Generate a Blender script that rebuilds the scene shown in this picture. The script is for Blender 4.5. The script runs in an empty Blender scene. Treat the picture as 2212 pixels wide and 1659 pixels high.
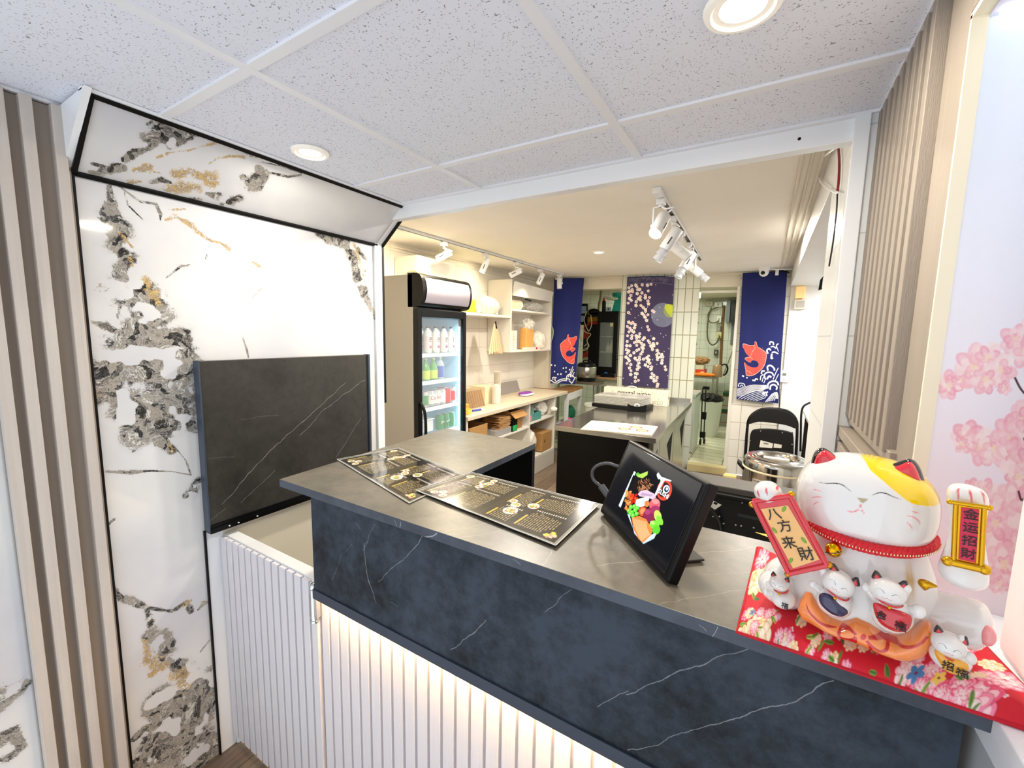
import bpy, bmesh, math, random
import numpy as np
from mathutils import Vector, Matrix
random.seed(7); RNG = np.random.default_rng(11)
S = bpy.context.scene; C = S.collection
# ------------------------------------------------------------------ camera
F = 913.4; ROLL, PITCH, YAW = .0179889, .117983, -.540588; CH = 1.55
def _rot(r, p, y):
    cr, sr, cp, sp, cy, sy = np.cos(r), np.sin(r), np.cos(p), np.sin(p), np.cos(y), np.sin(y)
    return (np.array([[cr,-sr,0],[sr,cr,0],[0,0,1]]) @ np.array([[1,0,0],[0,cp,-sp],[0,sp,cp]])
            @ np.array([[1,0,0],[0,0,-1],[0,1,0]]) @ np.array([[cy,-sy,0],[sy,cy,0],[0,0,1]]))
RC = _rot(ROLL, PITCH, YAW)
cd = bpy.data.cameras.new('camera'); cam = bpy.data.objects.new('camera', cd); C.objects.link(cam)
cd.sensor_width = 36; cd.lens = 36*F/2212; cd.clip_start = .02; cd.clip_end = 60
M = np.eye(4); M[:3,0] = RC[0]; M[:3,1] = -RC[1]; M[:3,2] = -RC[2]; M[:3,3] = (0,0,CH)
cam.matrix_world = Matrix(M.tolist()); S.camera = cam
# ------------------------------------------------------------------ world, exposure, lights
S.view_settings.view_transform = 'Standard'; S.view_settings.look = 'None'
S.view_settings.exposure = 0.42; S.view_settings.gamma = 1; S.view_settings.use_curve_mapping = False
w = bpy.data.worlds.new('world'); S.world = w; w.use_nodes = True
w.node_tree.nodes['Background'].inputs[0].default_value = (.86,.925,1,1)
w.node_tree.nodes['Background'].inputs[1].default_value = 1.15
def lamp(kind, name, loc, power, col=(1,1,1), size=.1, rot=None, spot=None, target=None):
    l = bpy.data.lights.new(name, kind); o = bpy.data.objects.new(name, l); C.objects.link(o)
    o.location = loc; l.energy = power; l.color = col
    if kind == 'AREA': l.shape = 'DISK' if not isinstance(size, tuple) else 'RECTANGLE'; l.size = size if not isinstance(size, tuple) else size[0]
    if kind == 'AREA' and isinstance(size, tuple): l.size_y = size[1]
    if kind in ('POINT','SPOT'): l.shadow_soft_size = size
    if kind == 'SPOT': l.spot_size = math.radians(spot or 60); l.spot_blend = .6
    if target is not None: o.rotation_euler = (Vector(target)-Vector(loc)).to_track_quat('-Z','Y').to_euler()
    elif rot: o.rotation_euler = rot
    return o
WARM = (1,.80,.52); NEUT = (1,.93,.82)
lamp('AREA','downlight_front_left',(-1.272,.867,2.085),3,(1,.93,.82),.11)
lamp('AREA','downlight_front_right',(-.079,.855,2.085),3.6,(1,.92,.78),.13)
lamp('AREA','downlight_kitchen',(-1.32,3.62,2.25),15,NEUT,.1)
lamp('AREA','kitchen_fill_near',(-1.1,1.95,2.25),22,NEUT,.1)  # unseen lamp added to brighten the near kitchen, no fitting modelled
lamp('AREA','kitchen_fill_left',(-1.95,2.4,2.25),16,(1,.86,.62),.1)  # unseen warm lamp added to brighten the left kitchen wall
lamp('AREA','kitchen_fill_right',(.0,3.4,2.25),20,NEUT,.1)  # another unseen fill lamp, added for the right of the kitchen
lamp('AREA','tube_back_kitchen',(-1.2,6.6,2.28),34,(.95,1,.86),(1.2,.15))
lamp('AREA','tube_back_corridor',(-.75,7.3,2.2),6.5,(1,1,.82),(.15,1.0))
lamp('AREA','tube_side_room',(1.1,4.6,2.2),34,(1,.98,.95),(.8,.2))
# ------------------------------------------------------------------ pixel -> point on a real plane
def ray(px, py): return RC.T @ np.array([(px-1106)/F, (py-829.5)/F, 1.])
O3 = np.array([0,0,CH])
def onX(px, py, v): d = ray(px,py); return O3 + d*(v/d[0])
def onY(px, py, v): d = ray(px,py); return O3 + d*(v/d[1])
def onZ(px, py, v): d = ray(px,py); return O3 + d*((v-CH)/d[2])
def proj(x, y, z): q = RC @ np.array([x,y,z-CH]); return (q[0]/q[2]*F+1106, q[1]/q[2]*F+829.5)
BW0, BWS = 5.39, .15                                  # the kitchen's back wall runs y = BW0 + BWS*x
def onB(px, py, off=0): d = ray(px,py); return O3 + d*((BW0-off)/(d[1]-BWS*d[0]))
# ------------------------------------------------------------------ materials
def lin(h):
    if isinstance(h, str):
        h = h.lstrip('#'); c = [int(h[i:i+2],16)/255 for i in (0,2,4)]
    else: c = h
    return tuple(((x/12.92) if x <= .04045 else ((x+.055)/1.055)**2.4) for x in c)
MATS = {}
def nt(m): m.use_nodes = True; return m.node_tree.nodes, m.node_tree.links, m.node_tree.nodes['Principled BSDF']
def mat(name, col, rough=.5, metal=0, spec=.5, emit=0, coat=0, var=0, vscale=20, bump=0, bscale=60, alpha=1, trans=0, ior=1.45, stretch=None, ecol=None):
    if name in MATS: return MATS[name]
    m = bpy.data.materials.new(name); n, l, b = nt(m); c = lin(col)
    b.inputs['Base Color'].default_value = (*c,1); b.inputs['Roughness'].default_value = rough
    b.inputs['Metallic'].default_value = metal; b.inputs['Specular IOR Level'].default_value = spec
    b.inputs['Coat Weight'].default_value = coat; b.inputs['Coat Roughness'].default_value = .04
    b.inputs['Alpha'].default_value = alpha; b.inputs['Transmission Weight'].default_value = trans; b.inputs['IOR'].default_value = ior
    if emit: b.inputs['Emission Color'].default_value = (*(lin(ecol) if ecol else c),1); b.inputs['Emission Strength'].default_value = emit
    if var or bump:
        tc = n.new('ShaderNodeTexCoord'); mp = n.new('ShaderNodeMapping'); l.new(tc.outputs['Object'], mp.inputs[0])
        if stretch: mp.inputs['Scale'].default_value = stretch
        nz = n.new('ShaderNodeTexNoise'); l.new(mp.outputs[0], nz.inputs[0]); nz.inputs['Scale'].default_value = vscale; nz.inputs['Detail'].default_value = 5
        if var:
            mx = n.new('ShaderNodeMix'); mx.data_type = 'RGBA'; l.new(nz.outputs[0], mx.inputs[0])
            mx.inputs[6].default_value = (*[x*(1-var) for x in c],1); mx.inputs[7].default_value = (*[min(1,x*(1+var)) for x in c],1)
            l.new(mx.outputs[2], b.inputs['Base Color'])
        if bump:
            nb = n.new('ShaderNodeTexNoise'); l.new(mp.outputs[0], nb.inputs[0]); nb.inputs['Scale'].default_value = bscale
            bp = n.new('ShaderNodeBump'); bp.inputs['Strength'].default_value = bump; bp.inputs['Distance'].default_value = .004
            l.new(nb.outputs[0], bp.inputs['Height']); l.new(bp.outputs[0], b.inputs['Normal'])
    MATS[name] = m; return m
def vmat(name, rough=.5, coat=0, emit=0, bump=0, bscale=300, spec=.5):        # base colour = printed pattern stored on the mesh
    if name in MATS: return MATS[name]
    m = bpy.data.materials.new(name); n, l, b = nt(m)
    a = n.new('ShaderNodeAttribute'); a.attribute_name = 'print'; l.new(a.outputs[0], b.inputs['Base Color'])
    b.inputs['Roughness'].default_value = rough; b.inputs['Coat Weight'].default_value = coat; b.inputs['Coat Roughness'].default_value = .05
    b.inputs['Specular IOR Level'].default_value = spec
    if emit: l.new(a.outputs[0], b.inputs['Emission Color']); b.inputs['Emission Strength'].default_value = emit
    if bump:
        nb = n.new('ShaderNodeTexNoise'); nb.inputs['Scale'].default_value = bscale
        bp = n.new('ShaderNodeBump'); bp.inputs['Strength'].default_value = bump; bp.inputs['Distance'].default_value = .002
        l.new(nb.outputs[0], bp.inputs['Height']); l.new(bp.outputs[0], b.inputs['Normal'])
    MATS[name] = m; return m
# ------------------------------------------------------------------ mesh builder
def nrm(v): v = np.asarray(v,float); return v/(np.linalg.norm(v)+1e-12)
def frame(d):
    d = nrm(d); u = np.cross(d,(0,0,1.)) if abs(d[2]) < .95 else np.cross(d,(1.,0,0)); u = nrm(u); return u, np.cross(d,u)
def crom(pts, n=8, closed=False):
    P = [np.asarray(p,float) for p in pts]; N = len(P); out = []
    for i in range(N if closed else N-1):
        g = (lambda k: P[k % N]) if closed else (lambda k: P[min(max(k,0),N-1)])
        p0,p1,p2,p3 = g(i-1),g(i),g(i+1),g(i+2)
        for j in range(n):
            t = j/n; out.append(.5*((2*p1)+(-p0+p2)*t+(2*p0-5*p1+4*p2-p3)*t*t+(-p0+3*p1-3*p2+p3)*t**3))
    if not closed: out.append(P[-1])
    return out
class MB:
    def __init__(s): s.v = []; s.f = []; s.m = []; s.k = 0; s.sm = []; s.T = None
    def mi(s, k): s.k = k; return s
    def add(s, vs, fs, smooth=False):
        b = len(s.v)
        for p in vs:
            p = np.asarray(p, float)
            if s.T is not None: p = s.T[:3,:3] @ p + s.T[:3,3]
            s.v.append(tuple(p))
        for f in fs: s.f.append(tuple(b+i for i in f)); s.m.append(s.k); s.sm.append(smooth)
        return s
    def box(s, a, b):
        (x0,y0,z0),(x1,y1,z1) = a, b
        if x0>x1: x0,x1 = x1,x0
        if y0>y1: y0,y1 = y1,y0
        if z0>z1: z0,z1 = z1,z0
        return s.add([(x0,y0,z0),(x1,y0,z0),(x1,y1,z0),(x0,y1,z0),(x0,y0,z1),(x1,y0,z1),(x1,y1,z1),(x0,y1,z1)],
                     [(0,3,2,1),(4,5,6,7),(0,1,5,4),(1,2,6,5),(2,3,7,6),(3,0,4,7)])
    def obox(s, c, ax, ay, az):                       # centre and three half-axis vectors
        c, ax, ay, az = [np.asarray(q,float) for q in (c,ax,ay,az)]
        if np.dot(np.cross(ax,ay),az) < 0: ax = -ax
        P = [c+i*ax+j*ay+k*az for k in (-1,1) for i,j in ((-1,-1),(1,-1),(1,1),(-1,1))]
        return s.add(P, [(0,3,2,1),(4,5,6,7),(0,1,5,4),(1,2,6,5),(2,3,7,6),(3,0,4,7)])
    def bar(s, p, q, w, h=None, up=(0,0,1)):
        p, q = np.asarray(p,float), np.asarray(q,float); d = q-p; h = h or w; u = np.cross(d, up); u = nrm(u) if np.linalg.norm(u) > 1e-9 else frame(d)[0]
        v = nrm(np.cross(u, d)); return s.obox((p+q)/2, d/2, u*w/2, v*h/2)
    def prism(s, poly, ext):                          # planar 3-D polygon pushed along ext
        P = [np.asarray(p,float) for p in poly]; e = np.asarray(ext,float); n = len(P)
        return s.add(P+[p+e for p in P], [tuple(range(n-1,-1,-1)), tuple(range(n,2*n))]+[(i,(i+1)%n,n+(i+1)%n,n+i) for i in range(n)])
    def cyl(s, p, q, r0, r1=None, n=24, cap=True, smooth=True):
        p, q = np.asarray(p,float), np.asarray(q,float); r1 = r0 if r1 is None else r1; u, v = frame(q-p)
        A = [p+r0*(math.cos(t)*u+math.sin(t)*v) for t in np.linspace(0,2*math.pi,n,False)]
        B = [q+r1*(math.cos(t)*u+math.sin(t)*v) for t in np.linspace(0,2*math.pi,n,False)]
        s.add(A+B, [(i,(i+1)%n,n+(i+1)%n,n+i)[::-1] for i in range(n)], smooth)
        if cap: s.add(A, [tuple(range(n))]); s.add(B, [tuple(range(n-1,-1,-1))])
        return s
    def lathe(s, prof, c=(0,0,0), n=40, ax=(0,0,1), sx=1, sy=1):
        c = np.asarray(c,float); d = nrm(ax); u, v = frame(d); vs = []
        for r, z in prof:
            for t in np.linspace(0,2*math.pi,n,False): vs.append(c+d*z+u*r*sx*math.cos(t)+v*r*sy*math.sin(t))
        m = len(prof); fs = [(k*n+i,k*n+(i+1)%n,(k+1)*n+(i+1)%n,(k+1)*n+i)[::-1] for k in range(m-1) for i in range(n)]
        s.add(vs, fs, True)
        if prof[0][0] > 1e-6: s.add(vs[:n], [tuple(range(n))])
        if prof[-1][0] > 1e-6: s.add(vs[-n:], [tuple(range(n-1,-1,-1))])
        return s
    def tube(s, path, r, n=10, cap=True, closed=False):
        P = [np.asarray(p,float) for p in path]; N = len(P); vs = []; u = None
        for i in range(N):
            d = (P[(i+1)%N]-P[i-1]) if closed else (P[min(i+1,N-1)]-P[max(i-1,0)]); d = nrm(d)
            if u is None: u, _ = frame(d)
            u = nrm(u-d*np.dot(u,d)); w_ = np.cross(d,u); rr = r(i/(N-1)) if callable(r) else r
            for t in np.linspace(0,2*math.pi,n,False): vs.append(P[i]+rr*(math.cos(t)*u+math.sin(t)*w_))
        K = N if closed else N-1
        s.add(vs, [(k*n+i,k*n+(i+1)%n,((k+1)%N)*n+(i+1)%n,((k+1)%N)*n+i)[::-1] for k in range(K) for i in range(n)], True)
        if cap and not closed: s.add(vs[:n], [tuple(range(n))]); s.add(vs[-n:], [tuple(range(n-1,-1,-1))])
        return s
    def ball(s, c, rx, ry=None, rz=None, n=32, m=18, R=None, e=1.0):
        ry = rx if ry is None else ry; rz = rx if rz is None else rz; vs = []
        sg = lambda a: math.copysign(abs(a)**e, a)
        for j in range(m+1):
            ph = -math.pi/2+math.pi*j/m
            for i in range(n):
                t = 2*math.pi*i/n; p = np.array([rx*sg(math.cos(ph))*sg(math.cos(t)), ry*sg(math.cos(ph))*sg(math.sin(t)), rz*sg(math.sin(ph))])
                if R is not None: p = R @ p
                vs.append(np.asarray(c)+p)
        return s.add(vs, [(j*n+i,j*n+(i+1)%n,(j+1)*n+(i+1)%n,(j+1)*n+i) for j in range(m) for i in range(n)], True)
    def loft(s, secs, n=32, ax='z', cap=True):        # secs: (z, cx, cy, rx, ry)
        vs = []
        for z,cx,cy,rx,ry in secs:
            for t in np.linspace(0,2*math.pi,n,False):
                p = (cx+rx*math.cos(t), cy+ry*math.sin(t), z)
                vs.append(p if ax == 'z' else (z, cx+rx*math.cos(t), cy+ry*math.sin(t)))
        m = len(secs); s.add(vs, [(k*n+i,k*n+(i+1)%n,(k+1)*n+(i+1)%n,(k+1)*n+i) for k in range(m-1) for i in range(n)], True)
        if cap: s.add(vs[:n], [tuple(range(n-1,-1,-1))]); s.add(vs[-n:], [tuple(range(n))])
        return s
    def puff(s, outline, y0, dep, back=None, rings=10, cen=None):   # cushion-like relief: outline in x,z, bulging to -y
        O = np.array(outline,float); c = O.mean(0) if cen is None else np.array(cen,float); n = len(O); vs = []; fs = []
        for sg, dd in ((-1, dep), (1, back if back is not None else dep*.5)):
            b0 = len(vs)
            for k in range(rings+1):
                q = math.sin(k/rings*math.pi/2); h = math.cos(k/rings*math.pi/2)
                for p in O: a = c+(p-c)*q; vs.append((a[0], y0+sg*dd*h, a[1]))
            for k in range(rings):
                for i in range(n):
                    f = (b0+k*n+i,b0+k*n+(i+1)%n,b0+(k+1)*n+(i+1)%n,b0+(k+1)*n+i); fs.append(f)
        return s.add(vs, fs, True)
    def build(s, name, mats, parent=None, world=True, bevel=0, seg=2, sub=0, sharp=40, fix=True):
        me = bpy.data.meshes.new(name); V = np.array(s.v, float)
        if parent is not None and world: Mi = np.array(wm(parent).inverted()); V = V @ Mi[:3,:3].T + Mi[:3,3]
        me.from_pydata(V.tolist(), [], s.f); mats = mats if isinstance(mats,(list,tuple)) else [mats]
        for m in mats: me.materials.append(m)
        me.polygons.foreach_set('material_index', s.m); me.polygons.foreach_set('use_smooth', s.sm)
        if fix:
            bm = bmesh.new(); bm.from_mesh(me); bmesh.ops.remove_doubles(bm, verts=bm.verts, dist=1e-6)
            bmesh.ops.recalc_face_normals(bm, faces=bm.faces)
            for e in bm.edges:
                if len(e.link_faces) == 2 and e.calc_face_angle(0) > math.radians(sharp): e.smooth = False
            bm.to_mesh(me); bm.free()
        o = bpy.data.objects.new(name, me); C.objects.link(o)
        if parent is not None: o.parent = parent
        if bevel: b = o.modifiers.new('bevel','BEVEL'); b.width = bevel; b.segments = seg; b.limit_method = 'ANGLE'; b.angle_limit = math.radians(38)
        if sub: q = o.modifiers.new('sub','SUBSURF'); q.levels = q.render_levels = sub
        return o
def wm(o):
    m = o.matrix_basis.copy()
    while o.parent is not None: o = o.parent; m = o.matrix_basis @ m
    return m
def tag(o, label=None, cat=None, group=None, kind=None):
    if label: o['label'] = label
    if cat: o['category'] = cat
    if group: o['group'] = group
    if kind: o['kind'] = kind
    return o
def thing(name, label, cat, loc, rotz=0, group=None):
    o = bpy.data.objects.new(name, None); C.objects.link(o); o.empty_display_size = .05
    o.location = tuple(float(q) for q in loc); o.rotation_euler = (0,0,rotz); return tag(o, label, cat, group)
def struct(o): o['kind'] = 'structure'; return o
def dup(root, loc, rotz=None, label=None, group=None):
    r = root.copy(); C.objects.link(r); r.location = tuple(float(q) for q in loc)
    if rotz is not None: r.rotation_euler = (0,0,rotz)
    if label: r['label'] = label
    if group: r['group'] = group
    for ch in list(root.children):
        c = ch.copy(); C.objects.link(c); c.parent = r
        for g in ch.children: d = g.copy(); C.objects.link(d); d.parent = c
    return r
def text(txt, m, name, parent, origin, right, up, size, depth=.0004, align='CENTER', vertical=False, shear=0):
    """lettering as a thin mesh; origin = centre of the line, right/up = directions in world"""
    cu = bpy.data.curves.new('t','FONT'); cu.body = '\n'.join(txt) if vertical else txt; cu.align_x = align; cu.align_y = 'CENTER'
    cu.size = size; cu.resolution_u = 2; cu.extrude = depth; cu.shear = shear
    if vertical: cu.space_line = 1.0
    t = bpy.data.objects.new('t', cu); C.objects.link(t); bpy.context.view_layer.update()
    me = bpy.data.meshes.new_from_object(t.evaluated_get(bpy.context.evaluated_depsgraph_get()))
    bpy.data.objects.remove(t); me.materials.clear(); me.materials.append(m); me.name = name
    o = bpy.data.objects.new(name, me); C.objects.link(o); r = nrm(right); u = nrm(np.asarray(up,float)-r*np.dot(r,up)); k = np.cross(r,u)
    T = Matrix([[r[0],u[0],k[0],origin[0]],[r[1],u[1],k[1],origin[1]],[r[2],u[2],k[2],origin[2]],[0,0,0,1]])
    if parent is not None: T = wm(parent).inverted() @ T; me.transform(T); o.parent = parent
    else: me.transform(T)
    return o
# ------------------------------------------------------------------ printed patterns: a small painter whose result is stored per vertex
def homog(src, dst):
    A = []; b = []
    for (x,y),(u,v) in zip(src,dst):
        A.append([x,y,1,0,0,0,-u*x,-u*y]); b.append(u); A.append([0,0,0,x,y,1,-v*x,-v*y]); b.append(v)
    h = np.linalg.solve(np.array(A,float), np.array(b,float)); return np.append(h,1).reshape(3,3)
class Canvas:
    def __init__(s, w, h, bg, quad=None):             # quad: TL TR BR BL in authoring units
        s.w, s.h = w, h; s.a = np.ones((h,w,3))*np.array(lin(bg)); s.H = None
        if quad is not None: s.H = homog(quad, [(0,0),(w,0),(w,h),(0,h)])
    def tr(s, P):
        P = np.asarray(P,float).reshape(-1,2)
        if s.H is None: return P
        q = np.c_[P, np.ones(len(P))] @ s.H.T; return q[:,:2]/q[:,2:]
    def poly(s, P, col, alpha=1.0, tr=True):
        P = s.tr(P) if tr else np.asarray(P,float); c = np.array(lin(col))
        x0,y0 = np.floor(P.min(0)).astype(int); x1,y1 = np.ceil(P.max(0)).astype(int)+1
        x0,y0 = max(x0,0),max(y0,0); x1,y1 = min(x1,s.w),min(y1,s.h)
        if x1 <= x0 or y1 <= y0: return s
        acc = np.zeros((y1-y0,x1-x0))
        for ox,oy in ((.25,.25),(.75,.25),(.25,.75),(.75,.75)):
            X,Y = np.meshgrid(np.arange(x0,x1)+ox, np.arange(y0,y1)+oy); ins = np.zeros(X.shape,bool)
            for i in range(len(P)):
                xa,ya = P[i]; xb,yb = P[(i+1)%len(P)]
                if ya == yb: continue
                ins ^= ((ya > Y) != (yb > Y)) & (X < (xb-xa)*(Y-ya)/(yb-ya)+xa)
            acc += ins*.25
        acc = (acc*alpha)[...,None]; s.a[y0:y1,x0:x1] = s.a[y0:y1,x0:x1]*(1-acc)+c*acc; return s
    def ell(s, cx, cy, rx, ry=None, rot=0, col='ffffff', alpha=1.0, n=28):
        ry = rx if ry is None else ry; t = np.linspace(0,2*np.pi,n,False); c_,s_ = math.cos(rot),math.sin(rot)
        x = rx*np.cos(t); y = ry*np.sin(t); return s.poly(np.c_[cx+x*c_-y*s_, cy+x*s_+y*c_], col, alpha)
    def stroke(s, P, wd, col, alpha=1.0, smooth=True, taper=False):
        P = np.array(crom(P,6) if smooth and len(P) > 2 else P, float); d = np.gradient(P,axis=0); d /= (np.linalg.norm(d,axis=1)[:,None]+1e-9)
        n_ = np.c_[-d[:,1],d[:,0]]*wd/2
        if taper: n_ *= np.sin(np.linspace(.12,np.pi-.12,len(P)))[:,None]
        return s.poly(np.r_[P+n_,(P-n_)[::-1]], col, alpha)
    def sample(s, u, v):                              # u,v in canvas pixels
        x = np.clip(u-.5,0,s.w-1.001); y = np.clip(v-.5,0,s.h-1.001); i = x.astype(int); j = y.astype(int); fx = (x-i)[...,None]; fy = (y-j)[...,None]
        a = s.a; return (a[j,i]*(1-fx)+a[j,i+1]*fx)*(1-fy)+(a[j+1,i]*(1-fx)+a[j+1,i+1]*fx)*fy
def fnoise(X, Y, sc, seed=0, oct=4):                  # fractal value noise, about -1..1
    out = np.zeros(np.shape(X)); amp = 1; r = np.random.default_rng(seed); tot = 0
    for o in range(oct):
        g = r.random((64,64))*2-1; x = np.asarray(X)*sc*2**o+17.3*o; y = np.asarray(Y)*sc*2**o+5.1*o
        i = np.floor(x).astype(int); j = np.floor(y).astype(int); fx = x-i; fy = y-j; fx = fx*fx*(3-2*fx); fy = fy*fy*(3-2*fy)
        G = lambda a,b: g[a%64,b%64]
        out += amp*((G(i,j)*(1-fx)+G(i+1,j)*fx)*(1-fy)+(G(i,j+1)*(1-fx)+G(i+1,j+1)*fx)*fy); tot += amp; amp *= .5
    return out/tot*1.6
def set_print(me, cols, name='print'):
    at = me.color_attributes.new(name,'FLOAT_COLOR','POINT'); at.data.foreach_set('color', np.c_[cols, np.ones(len(cols))].ravel())
def grid_obj(name, P, cols, m, parent=None, thick=None, smooth=True, attrs=None, backmat=None):
    """P: (ny,nx,3) surface points in world space; thick pushes a plain back sheet"""
    ny,nx,_ = P.shape; V = P.reshape(-1,3)
    idx = np.arange(ny*nx).reshape(ny,nx); Fc = np.stack([idx[:-1,:-1],idx[1:,:-1],idx[1:,1:],idx[:-1,1:]],-1).reshape(-1,4)
    nf = len(Fc); F2 = Fc; V2 = V
    if thick is not None:
        V2 = np.r_[V, V+np.asarray(thick,float)]; o_ = ny*nx
        e = np.r_[idx[0,:-1],idx[:-1,-1],idx[-1,:0:-1],idx[:0:-1,0]]; f = np.r_[e[1:],e[:1]]
        F2 = np.r_[Fc, Fc[:,::-1]+o_, np.stack([e,f,f+o_,e+o_],-1)]
    if parent is not None: Mi = np.array(wm(parent).inverted()); V2 = V2 @ Mi[:3,:3].T + Mi[:3,3]
    me = bpy.data.meshes.new(name); me.vertices.add(len(V2)); me.vertices.foreach_set('co', V2.ravel())
    me.loops.add(len(F2)*4); me.loops.foreach_set('vertex_index', F2.ravel().astype(np.int32))
    me.polygons.add(len(F2)); me.polygons.foreach_set('loop_start', np.arange(0,len(F2)*4,4,dtype=np.int32))
    me.update(calc_edges=True)
    me.materials.append(m)
    if backmat: me.materials.append(backmat)
    sm = np.zeros(len(F2),bool); sm[:nf] = smooth; me.polygons.foreach_set('use_smooth', sm)
    if backmat: mi_ = np.zeros(len(F2),np.int32); mi_[nf:] = 1; me.polygons.foreach_set('material_index', mi_)
    k = 2 if thick is not None else 1
    if cols is not None: set_print(me, np.tile(cols.reshape(-1,3),(k,1)))
    for an,av in (attrs or {}).items():
        at = me.attributes.new(an,'FLOAT','POINT'); at.data.foreach_set('value', np.tile(av.ravel(),k).astype(np.float32))
    me.validate(); o = bpy.data.objects.new(name, me); C.objects.link(o)
    if parent is not None: o.parent = parent
    return o
def sheet(name, cv, TL, TR, BR, BL, m, parent=None, thick=None, nx=None, ny=None, disp=None, backmat=None):
    nx = nx or cv.w; ny = ny or cv.h; u = np.linspace(0,1,nx); v = np.linspace(0,1,ny); U,Vv = np.meshgrid(u,v)
    TL,TR,BR,BL = [np.asarray(q,float) for q in (TL,TR,BR,BL)]
    P = (TL*(1-U)[...,None]+TR*U[...,None])*(1-Vv)[...,None]+(BL*(1-U)[...,None]+BR*U[...,None])*Vv[...,None]
    if disp is not None: P = P+disp(U,Vv)
    return grid_obj(name, P, cv.sample(U*cv.w, Vv*cv.h), m, parent, thick, backmat=backmat)
def paint_on(o, cv, x0, x1, z0, z1, back='ffffff', front=True):
    """print a canvas on a mesh from its own front (local x,z); faces turned away keep the plain colour"""
    me = o.data; n = len(me.vertices); co = np.empty(n*3); me.vertices.foreach_get('co',co); co = co.reshape(-1,3)
    no = np.empty(n*3); me.vertices.foreach_get('normal',no); no = no.reshape(-1,3)
    col = cv.sample((co[:,0]-x0)/(x1-x0)*cv.w, (z1-co[:,2])/(z1-z0)*cv.h)
    inb = (co[:,0]>x0)&(co[:,0]<x1)&(co[:,2]>z0)&(co[:,2]<z1)
    if front: inb &= no[:,1] < .25
    col[~inb] = lin(back); set_print(me, col)
# ================================================================== stone, marble and wall materials
def capsule_nodes(n, l, pos, a, b, wob):
    """distance from the surface point to the segment a-b"""
    a = Vector(a); b = Vector(b); ab = b-a
    s1 = n.new('ShaderNodeVectorMath'); s1.operation = 'SUBTRACT'; l.new(pos, s1.inputs[0]); s1.inputs[1].default_value = a
    d = n.new('ShaderNodeVectorMath'); d.operation = 'DOT_PRODUCT'; l.new(s1.outputs[0], d.inputs[0]); d.inputs[1].default_value = ab/ab.length_squared
    c = n.new('ShaderNodeClamp'); l.new(d.outputs['Value'], c.inputs[0])
    m = n.new('ShaderNodeVectorMath'); m.operation = 'SCALE'; m.inputs[0].default_value = ab; l.new(c.outputs[0], m.inputs['Scale'])
    s2 = n.new('ShaderNodeVectorMath'); s2.operation = 'SUBTRACT'; l.new(s1.outputs[0], s2.inputs[0]); l.new(m.outputs[0], s2.inputs[1])
    e = n.new('ShaderNodeVectorMath'); e.operation = 'LENGTH'; l.new(s2.outputs[0], e.inputs[0]); return e.outputs['Value']
def math_(n, l, op, a, b=None, clamp=False):
    m = n.new('ShaderNodeMath'); m.operation = op; m.use_clamp = clamp
    for i,q in enumerate((a,b)):
        if q is None: continue
        if isinstance(q,(int,float)): m.inputs[i].default_value = q
        else: l.new(q, m.inputs[i])
    return m.outputs[0]
def stone(name, base, hi, veins, rough=.42, vcol='c9c9c4', spec=.5, wob=(1,0,1)):
    m = bpy.data.materials.new(name); n, l, b = nt(m)
    g = n.new('ShaderNodeNewGeometry'); pos = g.outputs['Position']
    nz = n.new('ShaderNodeTexNoise'); nz.inputs['Scale'].default_value = 26; nz.inputs['Detail'].default_value = 9; nz.inputs['Roughness'].default_value = .72; l.new(pos, nz.inputs[0])
    n2 = n.new('ShaderNodeTexNoise'); n2.inputs['Scale'].default_value = 5; n2.inputs['Detail'].default_value = 4; l.new(pos, n2.inputs[0])
    q = math_(n,l,'ADD',nz.outputs[0],n2.outputs[0]); q = math_(n,l,'SUBTRACT',q,.74); q = math_(n,l,'MULTIPLY',q,2.3,True)
    mx = n.new('ShaderNodeMix'); mx.data_type = 'RGBA'; l.new(q, mx.inputs[0]); mx.inputs[6].default_value = (*lin(base),1); mx.inputs[7].default_value = (*lin(hi),1)
    nw = n.new('ShaderNodeTexNoise'); nw.inputs['Scale'].default_value = 14; nw.inputs['Detail'].default_value = 5; l.new(pos, nw.inputs[0])
    off = n.new('ShaderNodeVectorMath'); off.operation = 'MULTIPLY_ADD'; l.new(nw.outputs['Color'], off.inputs[0]); off.inputs[1].default_value = tuple(.03*k for k in wob); l.new(pos, off.inputs[2])
    o2 = n.new('ShaderNodeVectorMath'); o2.operation = 'SUBTRACT'; l.new(off.outputs[0], o2.inputs[0]); o2.inputs[1].default_value = tuple(.015*k for k in wob)
    acc = None
    for a, c, wd, st in veins:
        dd = capsule_nodes(n,l,o2.outputs[0],a,c,0); e = math_(n,l,'DIVIDE',dd,wd); e = math_(n,l,'SUBTRACT',1.0,e,True); e = math_(n,l,'MULTIPLY',e,st)
        acc = e if acc is None else math_(n,l,'MAXIMUM',acc,e)
    if acc is not None:
        br = math_(n,l,'MULTIPLY',nz.outputs[0],1.6,True); acc = math_(n,l,'MULTIPLY',acc,br)
        my = n.new('ShaderNodeMix'); my.data_type = 'RGBA'; l.new(acc, my.inputs[0]); l.new(mx.outputs[2], my.inputs[6]); my.inputs[7].default_value = (*lin(vcol),1)
        l.new(my.outputs[2], b.inputs['Base Color'])
    else: l.new(mx.outputs[2], b.inputs['Base Color'])
    b.inputs['Roughness'].default_value = rough; b.inputs['Specular IOR Level'].default_value = spec
    bp = n.new('ShaderNodeBump'); bp.inputs['Strength'].default_value = .12; bp.inputs['Distance'].default_value = .001; l.new(nz.outputs[0], bp.inputs['Height']); l.new(bp.outputs[0], b.inputs['Normal'])
    return m
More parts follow.
